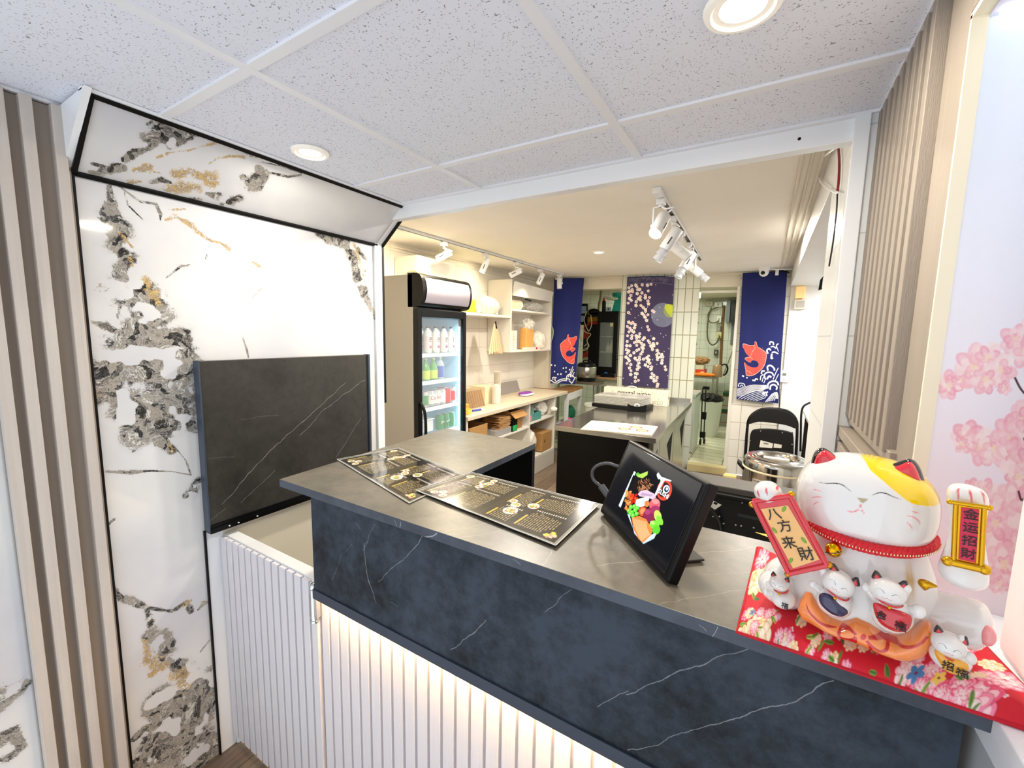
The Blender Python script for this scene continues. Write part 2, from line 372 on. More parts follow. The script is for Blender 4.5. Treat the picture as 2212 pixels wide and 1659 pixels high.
def marble_mat():
    m = bpy.data.materials.new('breccia_marble'); n, l, b = nt(m)
    g = n.new('ShaderNodeNewGeometry'); pos = g.outputs['Position']
    def attr(a): q = n.new('ShaderNodeAttribute'); q.attribute_name = a; return q.outputs['Fac']
    nz = n.new('ShaderNodeTexNoise'); nz.inputs['Scale'].default_value = 11; nz.inputs['Detail'].default_value = 6; l.new(pos, nz.inputs[0])
    off = n.new('ShaderNodeVectorMath'); off.operation = 'MULTIPLY_ADD'; l.new(nz.outputs['Color'], off.inputs[0]); off.inputs[1].default_value = (.17,.17,.17); l.new(pos, off.inputs[2])
    vo = n.new('ShaderNodeTexVoronoi'); vo.inputs['Scale'].default_value = 44; l.new(off.outputs[0], vo.inputs['Vector'])
    ve = n.new('ShaderNodeTexVoronoi'); ve.feature = 'DISTANCE_TO_EDGE'; ve.inputs['Scale'].default_value = 44; l.new(off.outputs[0], ve.inputs['Vector'])
    fine = n.new('ShaderNodeTexNoise'); fine.inputs['Scale'].default_value = 55; fine.inputs['Detail'].default_value = 9; fine.inputs['Distortion'].default_value = 2.2; fine.inputs['Roughness'].default_value = .7; l.new(off.outputs[0], fine.inputs[0])
    sep = n.new('ShaderNodeSeparateColor'); l.new(vo.outputs['Color'], sep.inputs[0])
    t = math_(n,l,'MULTIPLY',sep.outputs[0],.55); t2 = math_(n,l,'MULTIPLY',fine.outputs[0],1.15); t = math_(n,l,'ADD',t,t2); t = math_(n,l,'SUBTRACT',t,.30,True)
    rp = n.new('ShaderNodeValToRGB'); l.new(t, rp.inputs[0]); els = rp.color_ramp.elements
    for p,c in ((.0,'08090a'),(.20,'1b1c1d'),(.36,'454443'),(.50,'8b8781'),(.62,'b3aca0'),(.74,'77736d'),(.88,'dcdad4')):
        e = els.new(p); e.color = (*lin(c),1)
    els.remove(els[0]); els.remove(els[-1])
    edge = math_(n,l,'LESS_THAN',ve.outputs['Distance'],.035); edge = math_(n,l,'MULTIPLY',edge,.25)
    mE = n.new('ShaderNodeMix'); mE.data_type = 'RGBA'; l.new(edge, mE.inputs[0]); l.new(rp.outputs[0], mE.inputs[6]); mE.inputs[7].default_value = (*lin('d9d8d4'),1)
    # gold
    gr = n.new('ShaderNodeValToRGB'); l.new(fine.outputs[0], gr.inputs[0]); ge = gr.color_ramp.elements; ge[0].position = .40; ge[0].color = (*lin('5a3f1c'),1); ge[1].position = .60; ge[1].color = (*lin('dcbf88'),1)
    mk = lambda a,k,lo: math_(n,l,'MULTIPLY',math_(n,l,'SUBTRACT',math_(n,l,'ADD',attr(a),math_(n,l,'MULTIPLY',math_(n,l,'SUBTRACT',fine.outputs[0],.5),k)),lo),7.0,True)
    cloud = n.new('ShaderNodeTexNoise'); cloud.inputs['Scale'].default_value = 2.4; cloud.inputs['Detail'].default_value = 4; l.new(pos, cloud.inputs[0])
    base = n.new('ShaderNodeValToRGB'); l.new(cloud.outputs[0], base.inputs[0]); base.color_ramp.elements[0].position = .35; base.color_ramp.elements[0].color = (*lin('d6d7dc'),1); base.color_ramp.elements[1].position = .62; base.color_ramp.elements[1].color = (*lin('e9e9e7'),1)
    halo = math_(n,l,'MULTIPLY',attr('vein'),.30,True)
    m0 = n.new('ShaderNodeMix'); m0.data_type = 'RGBA'; l.new(halo, m0.inputs[0]); l.new(base.outputs[0], m0.inputs[6]); m0.inputs[7].default_value = (*lin('b9b8b8'),1)
    m1 = n.new('ShaderNodeMix'); m1.data_type = 'RGBA'; l.new(mk('vein',1.5,.50), m1.inputs[0]); l.new(m0.outputs[2], m1.inputs[6]); l.new(mE.outputs[2], m1.inputs[7])
    m2 = n.new('ShaderNodeMix'); m2.data_type = 'RGBA'; l.new(mk('gold',3.4,.78), m2.inputs[0]); l.new(m1.outputs[2], m2.inputs[6]); l.new(gr.outputs[0], m2.inputs[7])
    l.new(m2.outputs[2], b.inputs['Base Color']); b.inputs['Roughness'].default_value = .06; b.inputs['Specular IOR Level'].default_value = .5
    return m
MARBLE = marble_mat()
def vein_mask(Y, Z, paths, seed):
    out = np.zeros(Y.shape); wide = np.zeros(Y.shape); nz = fnoise(Y,Z,14,seed,4); nz2 = fnoise(Y,Z,40,seed+3,3)
    for path in paths:
        for (a,ra),(b,rb) in zip(path[:-1],path[1:]):
            ab = np.array(b)-np.array(a); t = np.clip(((Y-a[0])*ab[0]+(Z-a[1])*ab[1])/(ab@ab+1e-9),0,1)
            d = np.hypot(Y-a[0]-t*ab[0], Z-a[1]-t*ab[1]); r = ra+(rb-ra)*t
            wide = np.maximum(wide, (r > .022)*np.clip(1.5-d/r,0,1)); out = np.maximum(out, np.clip(1.32-d/r*.72+nz*.34+nz2*.2,0,1)*(d < r*2.2))
    return out*(1-np.clip((fnoise(Y,Z,17,seed+9,3)-.27)*4.5,0,.8)*np.clip(wide,0,1))
WOOD_SLAT = mat('ash_slat_wood','cac1b8',.5,var=.13,vscale=3,stretch=(30,30,1),bump=.25,bscale=40)
WOOD_LIT = mat('pale_slat_laminate','e3dfe2',.5,var=.08,vscale=4,stretch=(60,60,1.5),bump=.2,bscale=60)
WHITE = mat('white_paint','e6e6e4',.45,var=.02,vscale=6); WHITEG = mat('white_gloss_trim','f7f9fb',.25); WOOD_R = mat('taupe_slat_wood','a4988b',.5,var=.13,vscale=3,stretch=(30,30,1),bump=.25,bscale=40)
CREAM = mat('cream_paint','e4dcc8',.55,var=.03,vscale=5); BLACKT = mat('black_trim','050506',.4,spec=.3); BLACKM = mat('black_matte','060606',.7,spec=.2)
GREYTAN = mat('shadow_gap_board','8d8378',.7,var=.1,vscale=8)
# ================================================================== room shell
ZC, ZK = 2.104, 2.27
# tiled ceiling of the shop front
def ceil_mat():
    m = bpy.data.materials.new('mineral_fibre_tile'); n, l, b = nt(m); g = n.new('ShaderNodeNewGeometry')
    mp = n.new('ShaderNodeMapping'); mp.inputs['Scale'].default_value = (1,1,1); l.new(g.outputs['Position'], mp.inputs[0])
    wn = n.new('ShaderNodeTexNoise'); wn.inputs['Scale'].default_value = 45; l.new(mp.outputs[0], wn.inputs[0])
    of = n.new('ShaderNodeVectorMath'); of.operation = 'MULTIPLY_ADD'; l.new(wn.outputs['Color'], of.inputs[0]); of.inputs[1].default_value = (.02,.02,.02); l.new(mp.outputs[0], of.inputs[2])
    a = n.new('ShaderNodeTexNoise'); a.inputs['Scale'].default_value = 190; a.inputs['Detail'].default_value = 2; l.new(of.outputs[0], a.inputs[0])
    v = n.new('ShaderNodeTexVoronoi'); v.inputs['Scale'].default_value = 150; l.new(of.outputs[0], v.inputs['Vector'])
    worm = math_(n,l,'GREATER_THAN',a.outputs[0],.665); dot = math_(n,l,'LESS_THAN',v.outputs['Distance'],.17)
    sp = n.new('ShaderNodeSeparateColor'); l.new(v.outputs['Color'], sp.inputs[0]); dot = math_(n,l,'MULTIPLY',dot,math_(n,l,'GREATER_THAN',sp.outputs[0],.45))
    hole = math_(n,l,'MAXIMUM',worm,dot); hole = math_(n,l,'MULTIPLY',hole,.75)
    mx = n.new('ShaderNodeMix'); mx.data_type = 'RGBA'; l.new(hole, mx.inputs[0]); mx.inputs[6].default_value = (*lin('eef1fb'),1); mx.inputs[7].default_value = (*lin('6a686e'),1)
    l.new(mx.outputs[2], b.inputs['Base Color']); b.inputs['Roughness'].default_value = .9; b.inputs['Specular IOR Level'].default_value = .1
    bp = n.new('ShaderNodeBump'); bp.inputs['Strength'].default_value = .4; bp.inputs['Distance'].default_value = .002; bp.invert = True; l.new(hole, bp.inputs['Height']); l.new(bp.outputs[0], b.inputs['Normal']); return m
b = MB(); b.box((-1.75,-.9,ZC+.006),(1.3,1.41,ZC+.05)); struct(b.build('ceiling',ceil_mat()))
b = MB()
for y in (-.67,-.06,.545,1.158): b.box((-1.61,y-.012,ZC),(.23,y+.012,ZC+.008))
for x in (-1.60,-1.0,-.392): b.box((x-.012,-.9,ZC-.0006),(x+.012,1.41,ZC+.008))
b.box((-1.61,1.395,ZC-.001),(.215,1.41,ZC+.008)); b.box((.19,-.9,ZC-.001),(.215,1.41,ZC+.008))
struct(b.build('trim_ceiling_grid',mat('grid_enamel','f1f2f6',.4)))
# opening: fascia, post and tiled return
b = MB(); b.box((-1.66,1.41,2.05),(.145,1.45,2.40)); struct(b.build('trim_header',WHITEG,bevel=.002))
b = MB(); b.cyl((.03,1.4095,2.078),(.03,1.411,2.078),.004); struct(b.build('trim_screw_hole',BLACKT))
b = MB(); b.box((.143,1.395,1.10),(.175,1.415,ZC)); struct(b.build('trim_post',WHITEG,bevel=.0015))
def tile_mat(name, tile, grout, w_, h_, off=0, mort=.012, axes='xz', rough=.15):
    m = bpy.data.materials.new(name); n, l, b = nt(m); g = n.new('ShaderNodeNewGeometry'); sp = n.new('ShaderNodeSeparateXYZ'); l.new(g.outputs['Position'], sp.inputs[0])
    cb = n.new('ShaderNodeCombineXYZ'); l.new(sp.outputs['XYZ'.index(axes[0].upper())], cb.inputs[0]); l.new(sp.outputs['XYZ'.index(axes[1].upper())], cb.inputs[1])
    br = n.new('ShaderNodeTexBrick'); l.new(cb.outputs[0], br.inputs[0]); br.offset = off; br.inputs['Scale'].default_value = 1
    br.inputs['Brick Width'].default_value = w_; br.inputs['Row Height'].default_value = h_; br.inputs['Mortar Size'].default_value = mort/2; br.inputs['Mortar Smooth'].default_value = .1
    br.inputs['Color1'].default_value = (*lin(tile),1); br.inputs['Color2'].default_value = (*[c*.96 for c in lin(tile)],1); br.inputs['Mortar'].default_value = (*lin(grout),1)
    l.new(br.outputs[0], b.inputs['Base Color']); b.inputs['Roughness'].default_value = rough
    bp = n.new('ShaderNodeBump'); bp.inputs['Strength'].default_value = .5; bp.inputs['Distance'].default_value = .002; bp.invert = True; l.new(br.outputs['Fac'], bp.inputs['Height']); l.new(bp.outputs[0], b.inputs['Normal']); return m
T_RET = tile_mat('white_wall_tile_return','eceeee','cfd2d2',.5,.26,axes='yz',mort=.004,rough=.35); T_FR = tile_mat('white_wall_tile_front','eceeee','cfd2d2',.5,.26,axes='xz',mort=.004)
b = MB(); b.box((.150,1.415,0),(.60,1.88,ZK)); b2 = b.build('wall_return',[T_RET]); struct(b2)
b = MB(); b.box((.166,1.405,.0),(.26,1.4155,ZC)); struct(b.build('wall_front_tile',T_FR))
b = MB(); b.box((.60,1.415,0),(2.4,1.5,2.4)); struct(b.build('wall_side_room_front',WHITE))
# left marble wall, slanted marble panel, trims
def mpx(pts, f, sc, off): return [((lambda q: (q[1],q[2]))(f(off[0]+x*sc,off[1]+y*sc)), None) for x,y in pts]
def vpath(pts, sc, off, X=-1.61):
    out = []
    for x,y,r in pts:
        q = onX(off[0]+x*sc, off[1]+y*sc, X); q2 = onX(off[0]+(x+r)*sc, off[1]+y*sc, X); q3 = onX(off[0]+x*sc, off[1]+(y+r)*sc, X)
        out.append(((q[1],q[2]), (abs(q2[1]-q[1])+abs(q3[2]-q[2]))/2))
    return out
c1 = (.4069,(0,150)); c2 = (.5028,(0,825))
dark = [vpath(p,*c1) for p in (
 [(580,610,16),(600,700,22),(590,790,40),(640,860,55),(600,940,50),(690,1000,45),(640,1060,50),(700,1130,90),(760,1230,110),(860,1300,70),(760,1370,110),(850,1450,120),(960,1400,50),(980,1500,45),(900,1560,130),(700,1560,150),(560,1620,90)],
 [(620,610,8),(740,700,10),(830,715,12),(852,770,10),(850,800,5)],[(490,1340,10),(560,1360,30),(600,1380,22)],[(650,620,4),(680,720,6),(760,800,3)],
 [(1680,870,14),(1740,895,20),(1840,930,25),(1880,1020,38),(1890,1100,22),(1930,1190,26),(1960,1240,18),(1990,1310,14)],[(1900,960,12),(1950,1020,8),(1940,1060,10)],
 [(960,1500,24),(1000,1540,30),(1070,1555,12)],[(1290,1430,6),(1310,1490,5),(1320,1530,4)],[(880,1110,3),(960,1045,6),(1010,1038,3)],[(640,1240,8),(620,1330,4)],[(1090,1010,4),(1100,980,4)],
)]+[vpath(p,*c2) for p in (
 [(430,60,60),(520,60,80),(640,60,90),(760,90,100),(830,90,70)],[(520,120,60),(560,180,60),(600,220,60),(640,150,60)],[(700,180,50),(780,170,60),(830,200,30)],[(690,260,24),(740,290,22)],
 [(455,385,6),(560,390,12),(640,382,6),(740,385,3),(820,400,3)],[(760,290,3),(800,340,3),(820,400,5)],[(850,420,16),(840,470,30),(800,490,10)],[(460,615,5),(490,590,6)],
 [(486,885,8),(520,930,20),(560,940,22),(600,960,14),(640,972,8),(740,985,8),(800,950,14),(820,990,12)],[(880,950,12),(850,980,5)],
 [(630,980,14),(650,1040,18),(645,1090,26),(700,1110,38),(720,1150,30),(700,1190,14),(740,1220,14)],
 [(770,1225,30),(830,1260,30),(880,1330,50),(800,1330,70),(720,1340,60),(650,1385,38),(760,1420,60),(860,1400,60),(900,1430,40)],
 [(700,1460,30),(620,1490,14),(580,1530,14)],[(740,1500,90),(820,1540,90),(900,1600,60)],[(560,1655,20),(680,1600,70),(800,1620,80)],[(900,1110,3),(860,1160,3)],
 [(0,1370,60),(60,1340,50),(110,1300,18)],[(0,1540,40),(60,1500,30),(100,1570,20),(30,1620,40)])]
gold = [vpath(p,*c1) for p in ([(880,800,8),(930,780,16),(1000,815,18),(1060,870,16),(1120,912,12),(1170,920,6),(1215,950,18)],[(1340,1022,8),(1380,1045,10)],[(900,745,6),(980,742,6)],
 [(780,1110,26),(820,1200,34),(840,1240,22)],[(640,870,12),(700,940,14)],[(1340,1210,4),(1400,1150,5)],[(1880,920,14),(1930,1090,14)],[(690,1000,12),(700,1040,12)])]+[vpath(p,*c2) for p in (
 [(620,1110,12),(640,1190,30),(700,1220,34),(650,1260,20)],[(750,1250,34),(790,1290,40)],[(820,940,10),(780,965,8)],[(730,270,16),(740,300,14)],[(870,945,10)]*2)]
y_, z_ = np.arange(.4,1.4181,.004), np.arange(-.0,1.9531,.004); Yg,Zg = np.meshgrid(y_, z_[::-1])
P = np.stack([np.full(Yg.shape,-1.61),Yg,Zg],-1)
vm = vein_mask(Yg,Zg,dark,3); gm = vein_mask(Yg,Zg,gold,8)
struct(grid_obj('wall_left_marble',P,None,MARBLE,thick=(-.06,0,0),attrs={'vein':vm,'gold':gm}))
y_, z_ = np.arange(-.9,.2301,.006), np.arange(0,2.11,.006); Yg,Zg = np.meshgrid(y_, z_[::-1]); P = np.stack([np.full(Yg.shape,-1.61),Yg,Zg],-1)
struct(grid_obj('wall_left_near',P,None,MARBLE,thick=(-.06,0,0),attrs={'vein':vein_mask(Yg,Zg,dark,5),'gold':gm[:1,:1]*0+np.zeros(Yg.shape)}))
# slanted panel: from the ceiling at x=-1.43 down to the wall at z=1.953
SA, SB = np.array([-1.428,0,ZC]), np.array([-1.608,0,1.953]); sd = SB-SA; SL = np.linalg.norm(sd)
def slpt(px, py):                                     # point of the slanted plane seen at a pixel -> (y, distance down the slope)
    d = ray(px,py); nn = np.array([sd[2],0,-sd[0]]); t = ((SA-O3)@nn)/(d@nn); q = O3+d*t; return q[1], (q-SA)@sd/SL
def spath(pts, sc, off):
    out = []
    for x,y,r in pts:
        a = slpt(off[0]+x*sc,off[1]+y*sc); c = slpt(off[0]+(x+r)*sc,off[1]+y*sc); e = slpt(off[0]+x*sc,off[1]+(y+r)*sc); out.append((a,(abs(c[0]-a[0])+abs(e[1]-a[1]))/2))
    return out
sdark = [spath(p,*c1) for p in ([(490,500,14),(540,510,12)],[(480,545,16),(520,560,20),(580,530,28),(640,520,26)],[(660,480,18),(720,440,18),(790,420,14),(830,390,12)],[(780,360,30),(860,320,60),(930,340,60),(900,380,50),(1000,360,28)],
 [(1040,350,10),(1100,350,8)],[(780,290,8),(830,265,10),(900,290,10)],[(800,600,14),(860,590,24),(900,600,16)],[(1290,570,16),(1340,610,42),(1390,560,30),(1370,520,14)],[(1100,660,10),(1160,670,24),(1200,700,40),(1260,690,30)],[(1300,420,20),(1350,450,24)],[(1380,490,3),(1480,510,4),(1600,550,4)],[(1400,540,4),(1530,570,8),(1600,560,4)],
 [(960,690,12),(1060,690,12)])]
sgold = [spath(p,*c1) for p in ([(690,600,22),(740,595,14)],[(720,540,16),(770,525,28),(800,510,18)],[(830,470,8),(900,440,10),(1000,430,12),(1080,405,14),(1180,385,12)],[(1110,500,10),(1160,470,12),(1220,460,16),(1290,465,18)],
 [(930,560,26),(1010,540,30),(1070,570,34),(1130,560,36),(1120,610,34)],[(880,640,30),(960,630,44),(1050,630,34)],[(820,545,6),(850,548,6)])]
y_, s_ = np.arange(.402,1.4205,.004), np.linspace(0,SL,60); Yg,Sg = np.meshgrid(y_,s_); P = SA+sd/SL*Sg[...,None]; P[...,1] = Yg
struct(grid_obj('trim_slanted_marble',P,None,MARBLE,thick=(-.02,0,.012),attrs={'vein':vein_mask(Yg,Sg,sdark,4),'gold':vein_mask(Yg,Sg,sgold,6)}))
b = MB(); u_ = nrm(sd); w_ = np.array([-u_[2],0,u_[0]]); w_ = w_ if w_[0] > 0 else -w_
def sl(y,s,o=0): return np.array([SA[0]+u_[0]*s+w_[0]*o, y, SA[2]+u_[2]*s+w_[2]*o])
for a,c in ((sl(.402,.004,.004),sl(1.42,.004,.004)),(sl(.402,SL-.002,.004),sl(1.42,SL-.002,.004)),(sl(.404,0,.004),sl(.404,SL,.004))): b.bar(a,c,.011,.009,up=w_)
b.box((-1.612,.397,0),(-1.602,.405,1.953)); b.box((-1.612,.641,-0.0),(-1.602,.647,.86)); struct(b.build('trim_black_edges',BLACKT))
b = MB(); b.prism([(-1.428,1.42,ZC),(-1.608,1.42,1.953),(-1.608,1.42,ZC)],(0,.03,0)); b.prism([(-1.40,.385,ZC),(-1.61,.385,1.953),(-1.61,.385,ZC)],(0,.014,0))
b.box((-1.64,1.405,0),(-1.601,1.445,1.965)); b.bar((-1.428,.385,ZC+.001),(-1.428,1.42,ZC+.001),.022,.008); struct(b.build('trim_white_edges',WHITEG))
b = MB(); b.bar((-1.430,1.452,2.098),(-1.612,1.452,1.945),.012,.010); b.box((-1.612,1.446,1.2),(-1.600,1.458,1.945)); struct(b.build('trim_black_return',BLACKT))
b = MB(); b.box((-1.78,1.41,0),(-1.64,1.46,ZK)); b.box((-1.78,-.9,0),(-1.67,1.41,ZC+.05)); b.box((-2.75,1.36,0),(-1.70,1.44,2.45)); struct(b.build('wall_left_core',CREAM))
b = MB(); b.box((-1.612,.647,0),(-1.6055,.700,.856)); struct(b.build('trim_white_side',WHITEG))
b = MB(); b.box((-1.612,.700,0),(-1.604,1.405,.856)); struct(b.build('wall_left_low',CREAM))
b = MB(); b.box((-1.612,.700,0),(-1.596,1.405,.07)); struct(b.build('baseboard_left',WHITEG))
# vertical slats at the left
b = MB(); b.box((-1.61,.228,0),(-1.598,.398,2.10)); struct(b.build('trim_gap_board',mat('shaded_gap_board','998e83',.6,var=.1,vscale=3,stretch=(30,30,1)))); b = MB()  # gap board darkened to carry the depth shade between the slats
for y in (.238,.279,.324,.3775):
    b.box((-1.600,y-.011,0),(-1.572,y+.011,2.10))
struct(b.build('trim_slats_left',WOOD_SLAT,bevel=.001,seg=1))
# right wall: slatted cladding, wooden frame, niche with the blossom mural
b = MB(); b.box((.212,.96,1.36),(.24,1.412,ZC)); struct(b.build('wall_right',WOOD_R))
b = MB()
for i in range(9): y = .982+i*.0505; b.box((.190,y,1.352),(.212,y+.024,ZC))
struct(b.build('trim_slats_right',WOOD_R,bevel=.001,seg=1))
b = MB(); b.box((.205,.868,1.15),(.235,.962,ZC)); b.box((.205,-.6,2.0),(.235,.868,ZC)); b.box((.200,-.6,2.045),(.206,.868,2.06)); struct(b.build('trim_wood_frame',WOOD_R,bevel=.001,seg=1))
b = MB(); b.box((.196,.955,1.335),(.214,1.425,1.357))
for i in range(5): z = 1.335-.012-i*.040; b.box((.178,.955,z-.026),(.206,1.435,z))
b.box((.206,.955,1.15),(.214,1.42,1.335)); struct(b.build('trim_slats_low',WOOD_R,bevel=.001,seg=1))
b = MB(); b.box((.205,.862,1.15),(.222,.868,1.995)); b.box((.205,-.6,1.990),(.222,.868,1.998)); struct(b.build('trim_lit_edge',mat('lit_edge_cream','f3ead0',.5)))  # frame rim; its cream stands for the yellow light on the edge
b = MB(); b.box((.222,-.6,1.987),(.75,.90,2.02)); struct(b.build('trim_niche_soffit',mat('niche_soffit_paint','dedcec',.5)))
b = MB(); b.box((.285,-.6,1.152),(.75,.768,1.987)); struct(b.build('wall_niche_pier',mat('warm_white_pier','f4f2f3',.5),bevel=.012,seg=4))
b = MB(); b.box((.239,-.6,1.128),(.75,.90,1.152)); b.box((.2405,-.6,1.10),(.26,.90,1.128)); struct(b.build('trim_ledge',WHITEG,bevel=.002))
b = MB(); b.box((.246,-.6,0),(.75,.90,1.10)); struct(b.build('wall_right_low',mat('grey_low_wall','b9bbbd',.6,var=.03)))
MUR = [(.2155,.866,1.987),(.41,.866,1.987),(.41,.866,1.152),(.2155,.866,1.152)]
cv = Canvas(300,900,'e4e7fb',quad=[proj(*q) for q in MUR])
for k in range(120):                                  # the print itself fades from pale blue to pinkish white
    t = k/119; a = np.array([.80,.885,1.0])*(1-t)+np.array([.96,.85,.90])*t; r0 = int(k*900/120); cv.a[r0:int((k+1)*900/120)] = a**1.0
def blossom(cx, cy, r, seed, pale=0):
    g = np.random.default_rng(seed); cols = ['f6b7c6','f9cdd4','fbdfe0','f3a6ba','fde9e6','f8c3cd']
    for ring,nn in ((1.0,7),(.72,6),(.45,5)):
        for i in range(nn):
            a = i/nn*2*math.pi+g.random()*.6; d = r*ring*.62; rr = r*ring*(.50+g.random()*.2)
            cv.ell(cx+math.cos(a)*d, cy+math.sin(a)*d*1.1, rr, rr*.72, a, cols[int(g.integers(0,6))], .8)
            cv.ell(cx+math.cos(a)*d*1.1, cy+math.sin(a)*d*1.2, rr*.55, rr*.35, a, 'fdebe9', .35)
    cv.ell(cx,cy,r*.25,r*.28,0,'fbe3c8',.8)
for q in ((2050,832,26),(2078,820,20),(2105,790,38),(2135,775,34),(2160,800,30),(2130,820,28),(2195,735,30),(2215,760,30),(2230,715,30),(2170,838,14),(2090,945,30),(2120,965,34),(2150,970,34),(2185,940,36),(2210,910,36),(2190,985,34),(2220,1000,40),(2200,1030,26),
          (2100,1060,22),(2130,1060,22),(2160,1100,40),(2190,1130,44),(2160,1160,44),(2200,1180,44),(2170,1220,40),(2190,1080,34),(2150,1130,34),(2215,1100,40),(2080,960,18),(2225,930,30),(2160,1260,20)): blossom(*q[:3],seed=q[0]*7+q[1])
for p in ([(2192,815),(2205,840),(2225,862)],[(2212,945),(2222,975)],[(2200,1060),(2206,1080),(2215,1074)]): cv.stroke(p,5,'4a2630')
sheet('wall_mural',cv,*MUR,vmat('mural_print',.55),thick=(0,.03,0))['kind'] = 'structure'
b = MB(); b.box((.23,.845,1.980),(.60,.858,1.986)); struct(b.build('trim_niche_fill',mat('niche_fill_glow','f4f8ff',emit=1.5)))  # glowing strip added to brighten the mural niche
lamp('AREA','niche_fill_lamp',(.45,.80,1.975),.06,(.93,.96,1),(.5,.05))  # fill lamp added with the strip to light the niche
# ================================================================== kitchen shell
b = MB(); b.box((-2.9,1.42,ZK),(.16,5.75,ZK+.06)); struct(b.build('ceiling_kitchen',mat('skimmed_ceiling','f6f1e8',.7,var=.07,vscale=2.5,bump=.5,bscale=9)))
bwy = lambda x: BW0+BWS*x
def kwall(name, m, x0, x1, z0, z1, thick=.12, off=0):
    b = MB(); b.prism([(x0,bwy(x0)-off,z0),(x1,bwy(x1)-off,z0),(x1,bwy(x1)-off,z1),(x0,bwy(x0)-off,z1)],(0,thick,0)); return struct(b.build(name,m))
BOARD = tile_mat('white_wall_board','efe9dd','c9bfae',.62,.2,axes='yz',mort=.004,rough=.5)
b = MB(); b.box((-2.75,1.44,0),(-2.65,5.2,ZK)); struct(b.build('wall_kitchen_left',BOARD))
T_BK = tile_mat('white_square_wall_tile','ebe6da','b5aa95',.2,.2,axes='xz',mort=.006)
kwall('wall_back_left',CREAM,-2.75,-2.42,0,ZK)
kwall('wall_back_lintel',CREAM,-2.42,-1.56,2.12,ZK,.16); None
T_COL = tile_mat('tall_glazed_tile','e6e9da','a09b78',.0775,.262,axes='xz',mort=.009,rough=.06)
x0,x1 = -1.56,-.705; b = MB(); b.prism([(x0,bwy(x0)-.03,0),(x1,bwy(x1)-.03,0),(x1-.03,bwy(x1)+.30,0),(x0,bwy(x0)+.30,0)],(0,0,ZK)); struct(b.build('wall_back_column',T_COL))
kwall('wall_back_door_lintel',CREAM,-.705,-.31,2.11,ZK,.16)
kwall('wall_back_right',T_BK,-.31,.165,0,ZK,.14)
b = MB(); x = -.318; b.bar((x,bwy(x)-.01,0),(x,bwy(x)-.01,2.11),.028,.03); x = -.70
b.prism([(-.70,bwy(-.70)+.02,2.05),(-.31,bwy(-.31)+.02,2.05),(-.31,bwy(-.31)+.02,2.075),(-.70,bwy(-.70)+.02,2.075)],(0,.05,0)); struct(b.build('door_1',mat('door_casing','e7e4d9',.4)))
kwall('wall_back_pier',WHITE,.165,.44,0,ZK,.12,.015)
b = MB(); b.box((.155,1.88,2.10),(.62,5.5,ZK)); struct(b.build('trim_beam_right',WHITE,bevel=.003))
b = MB(); b.box((.44,6.2,0),(1.9,6.3,ZK)); o = b.build('wall_side_room',MARBLE); struct(o)
b = MB(); b.box((1.75,1.5,0),(1.85,6.3,ZK)); b.box((.60,1.5,2.26),(1.85,6.3,2.33)); struct(b.build('wall_side_room_right',WHITE))
# floors
def plank_mat():
    m = bpy.data.materials.new('grey_brown_plank'); n, l, b = nt(m); g = n.new('ShaderNodeNewGeometry'); mp = n.new('ShaderNodeMapping'); l.new(g.outputs['Position'], mp.inputs[0]); mp.inputs['Rotation'].default_value = (0,0,math.pi/2)
    br = n.new('ShaderNodeTexBrick'); l.new(mp.outputs[0], br.inputs[0]); br.inputs['Scale'].default_value = 1; br.inputs['Brick Width'].default_value = 1.2; br.inputs['Row Height'].default_value = .15; br.inputs['Mortar Size'].default_value = .0015
    br.inputs['Color1'].default_value = (*lin('9a8775'),1); br.inputs['Color2'].default_value = (*lin('7d6a59'),1); br.inputs['Mortar'].default_value = (*lin('3a302a'),1)
    m2 = n.new('ShaderNodeMapping'); m2.inputs['Scale'].default_value = (22,1.6,1); l.new(g.outputs['Position'], m2.inputs[0]); nz = n.new('ShaderNodeTexNoise'); nz.inputs['Scale'].default_value = 3; nz.inputs['Detail'].default_value = 7; l.new(m2.outputs[0], nz.inputs[0])
    mx = n.new('ShaderNodeMix'); mx.data_type = 'RGBA'; mx.blend_type = 'MULTIPLY'; mx.inputs[0].default_value = .7; l.new(br.outputs[0], mx.inputs[6]); rp = n.new('ShaderNodeValToRGB'); l.new(nz.outputs[0], rp.inputs[0]); rp.color_ramp.elements[0].position = .3; rp.color_ramp.elements[0].color = (.35,.32,.3,1); rp.color_ramp.elements[1].position = .65
    l.new(rp.outputs[0], mx.inputs[7]); l.new(mx.outputs[2], b.inputs['Base Color']); b.inputs['Roughness'].default_value = .4; return m
b = MB(); b.box((-3,.0,-.05),(2.4,5.32,0)); struct(b.build('floor',plank_mat()))
FT = tile_mat('cream_floor_tile','eeebd0','5a5648',.36,.17,axes='xy',mort=.008,rough=.2)
b = MB(); b.prism([(-3.4,4.95,0.03),(.3,5.44,.03),(.3,9.3,.03),(-3.4,9.3,.03)],(0,0,.03)); struct(b.build('floor_back',FT))
b = MB(); b.prism([(-.705,bwy(-.705)-.10,0),(-.30,bwy(-.30)-.10,0),(-.30,bwy(-.3)+.04,0),(-.705,bwy(-.705)+.04,0)],(0,0,.075)); struct(b.build('trim_threshold',mat('cream_threshold','e0cf9a',.35)))
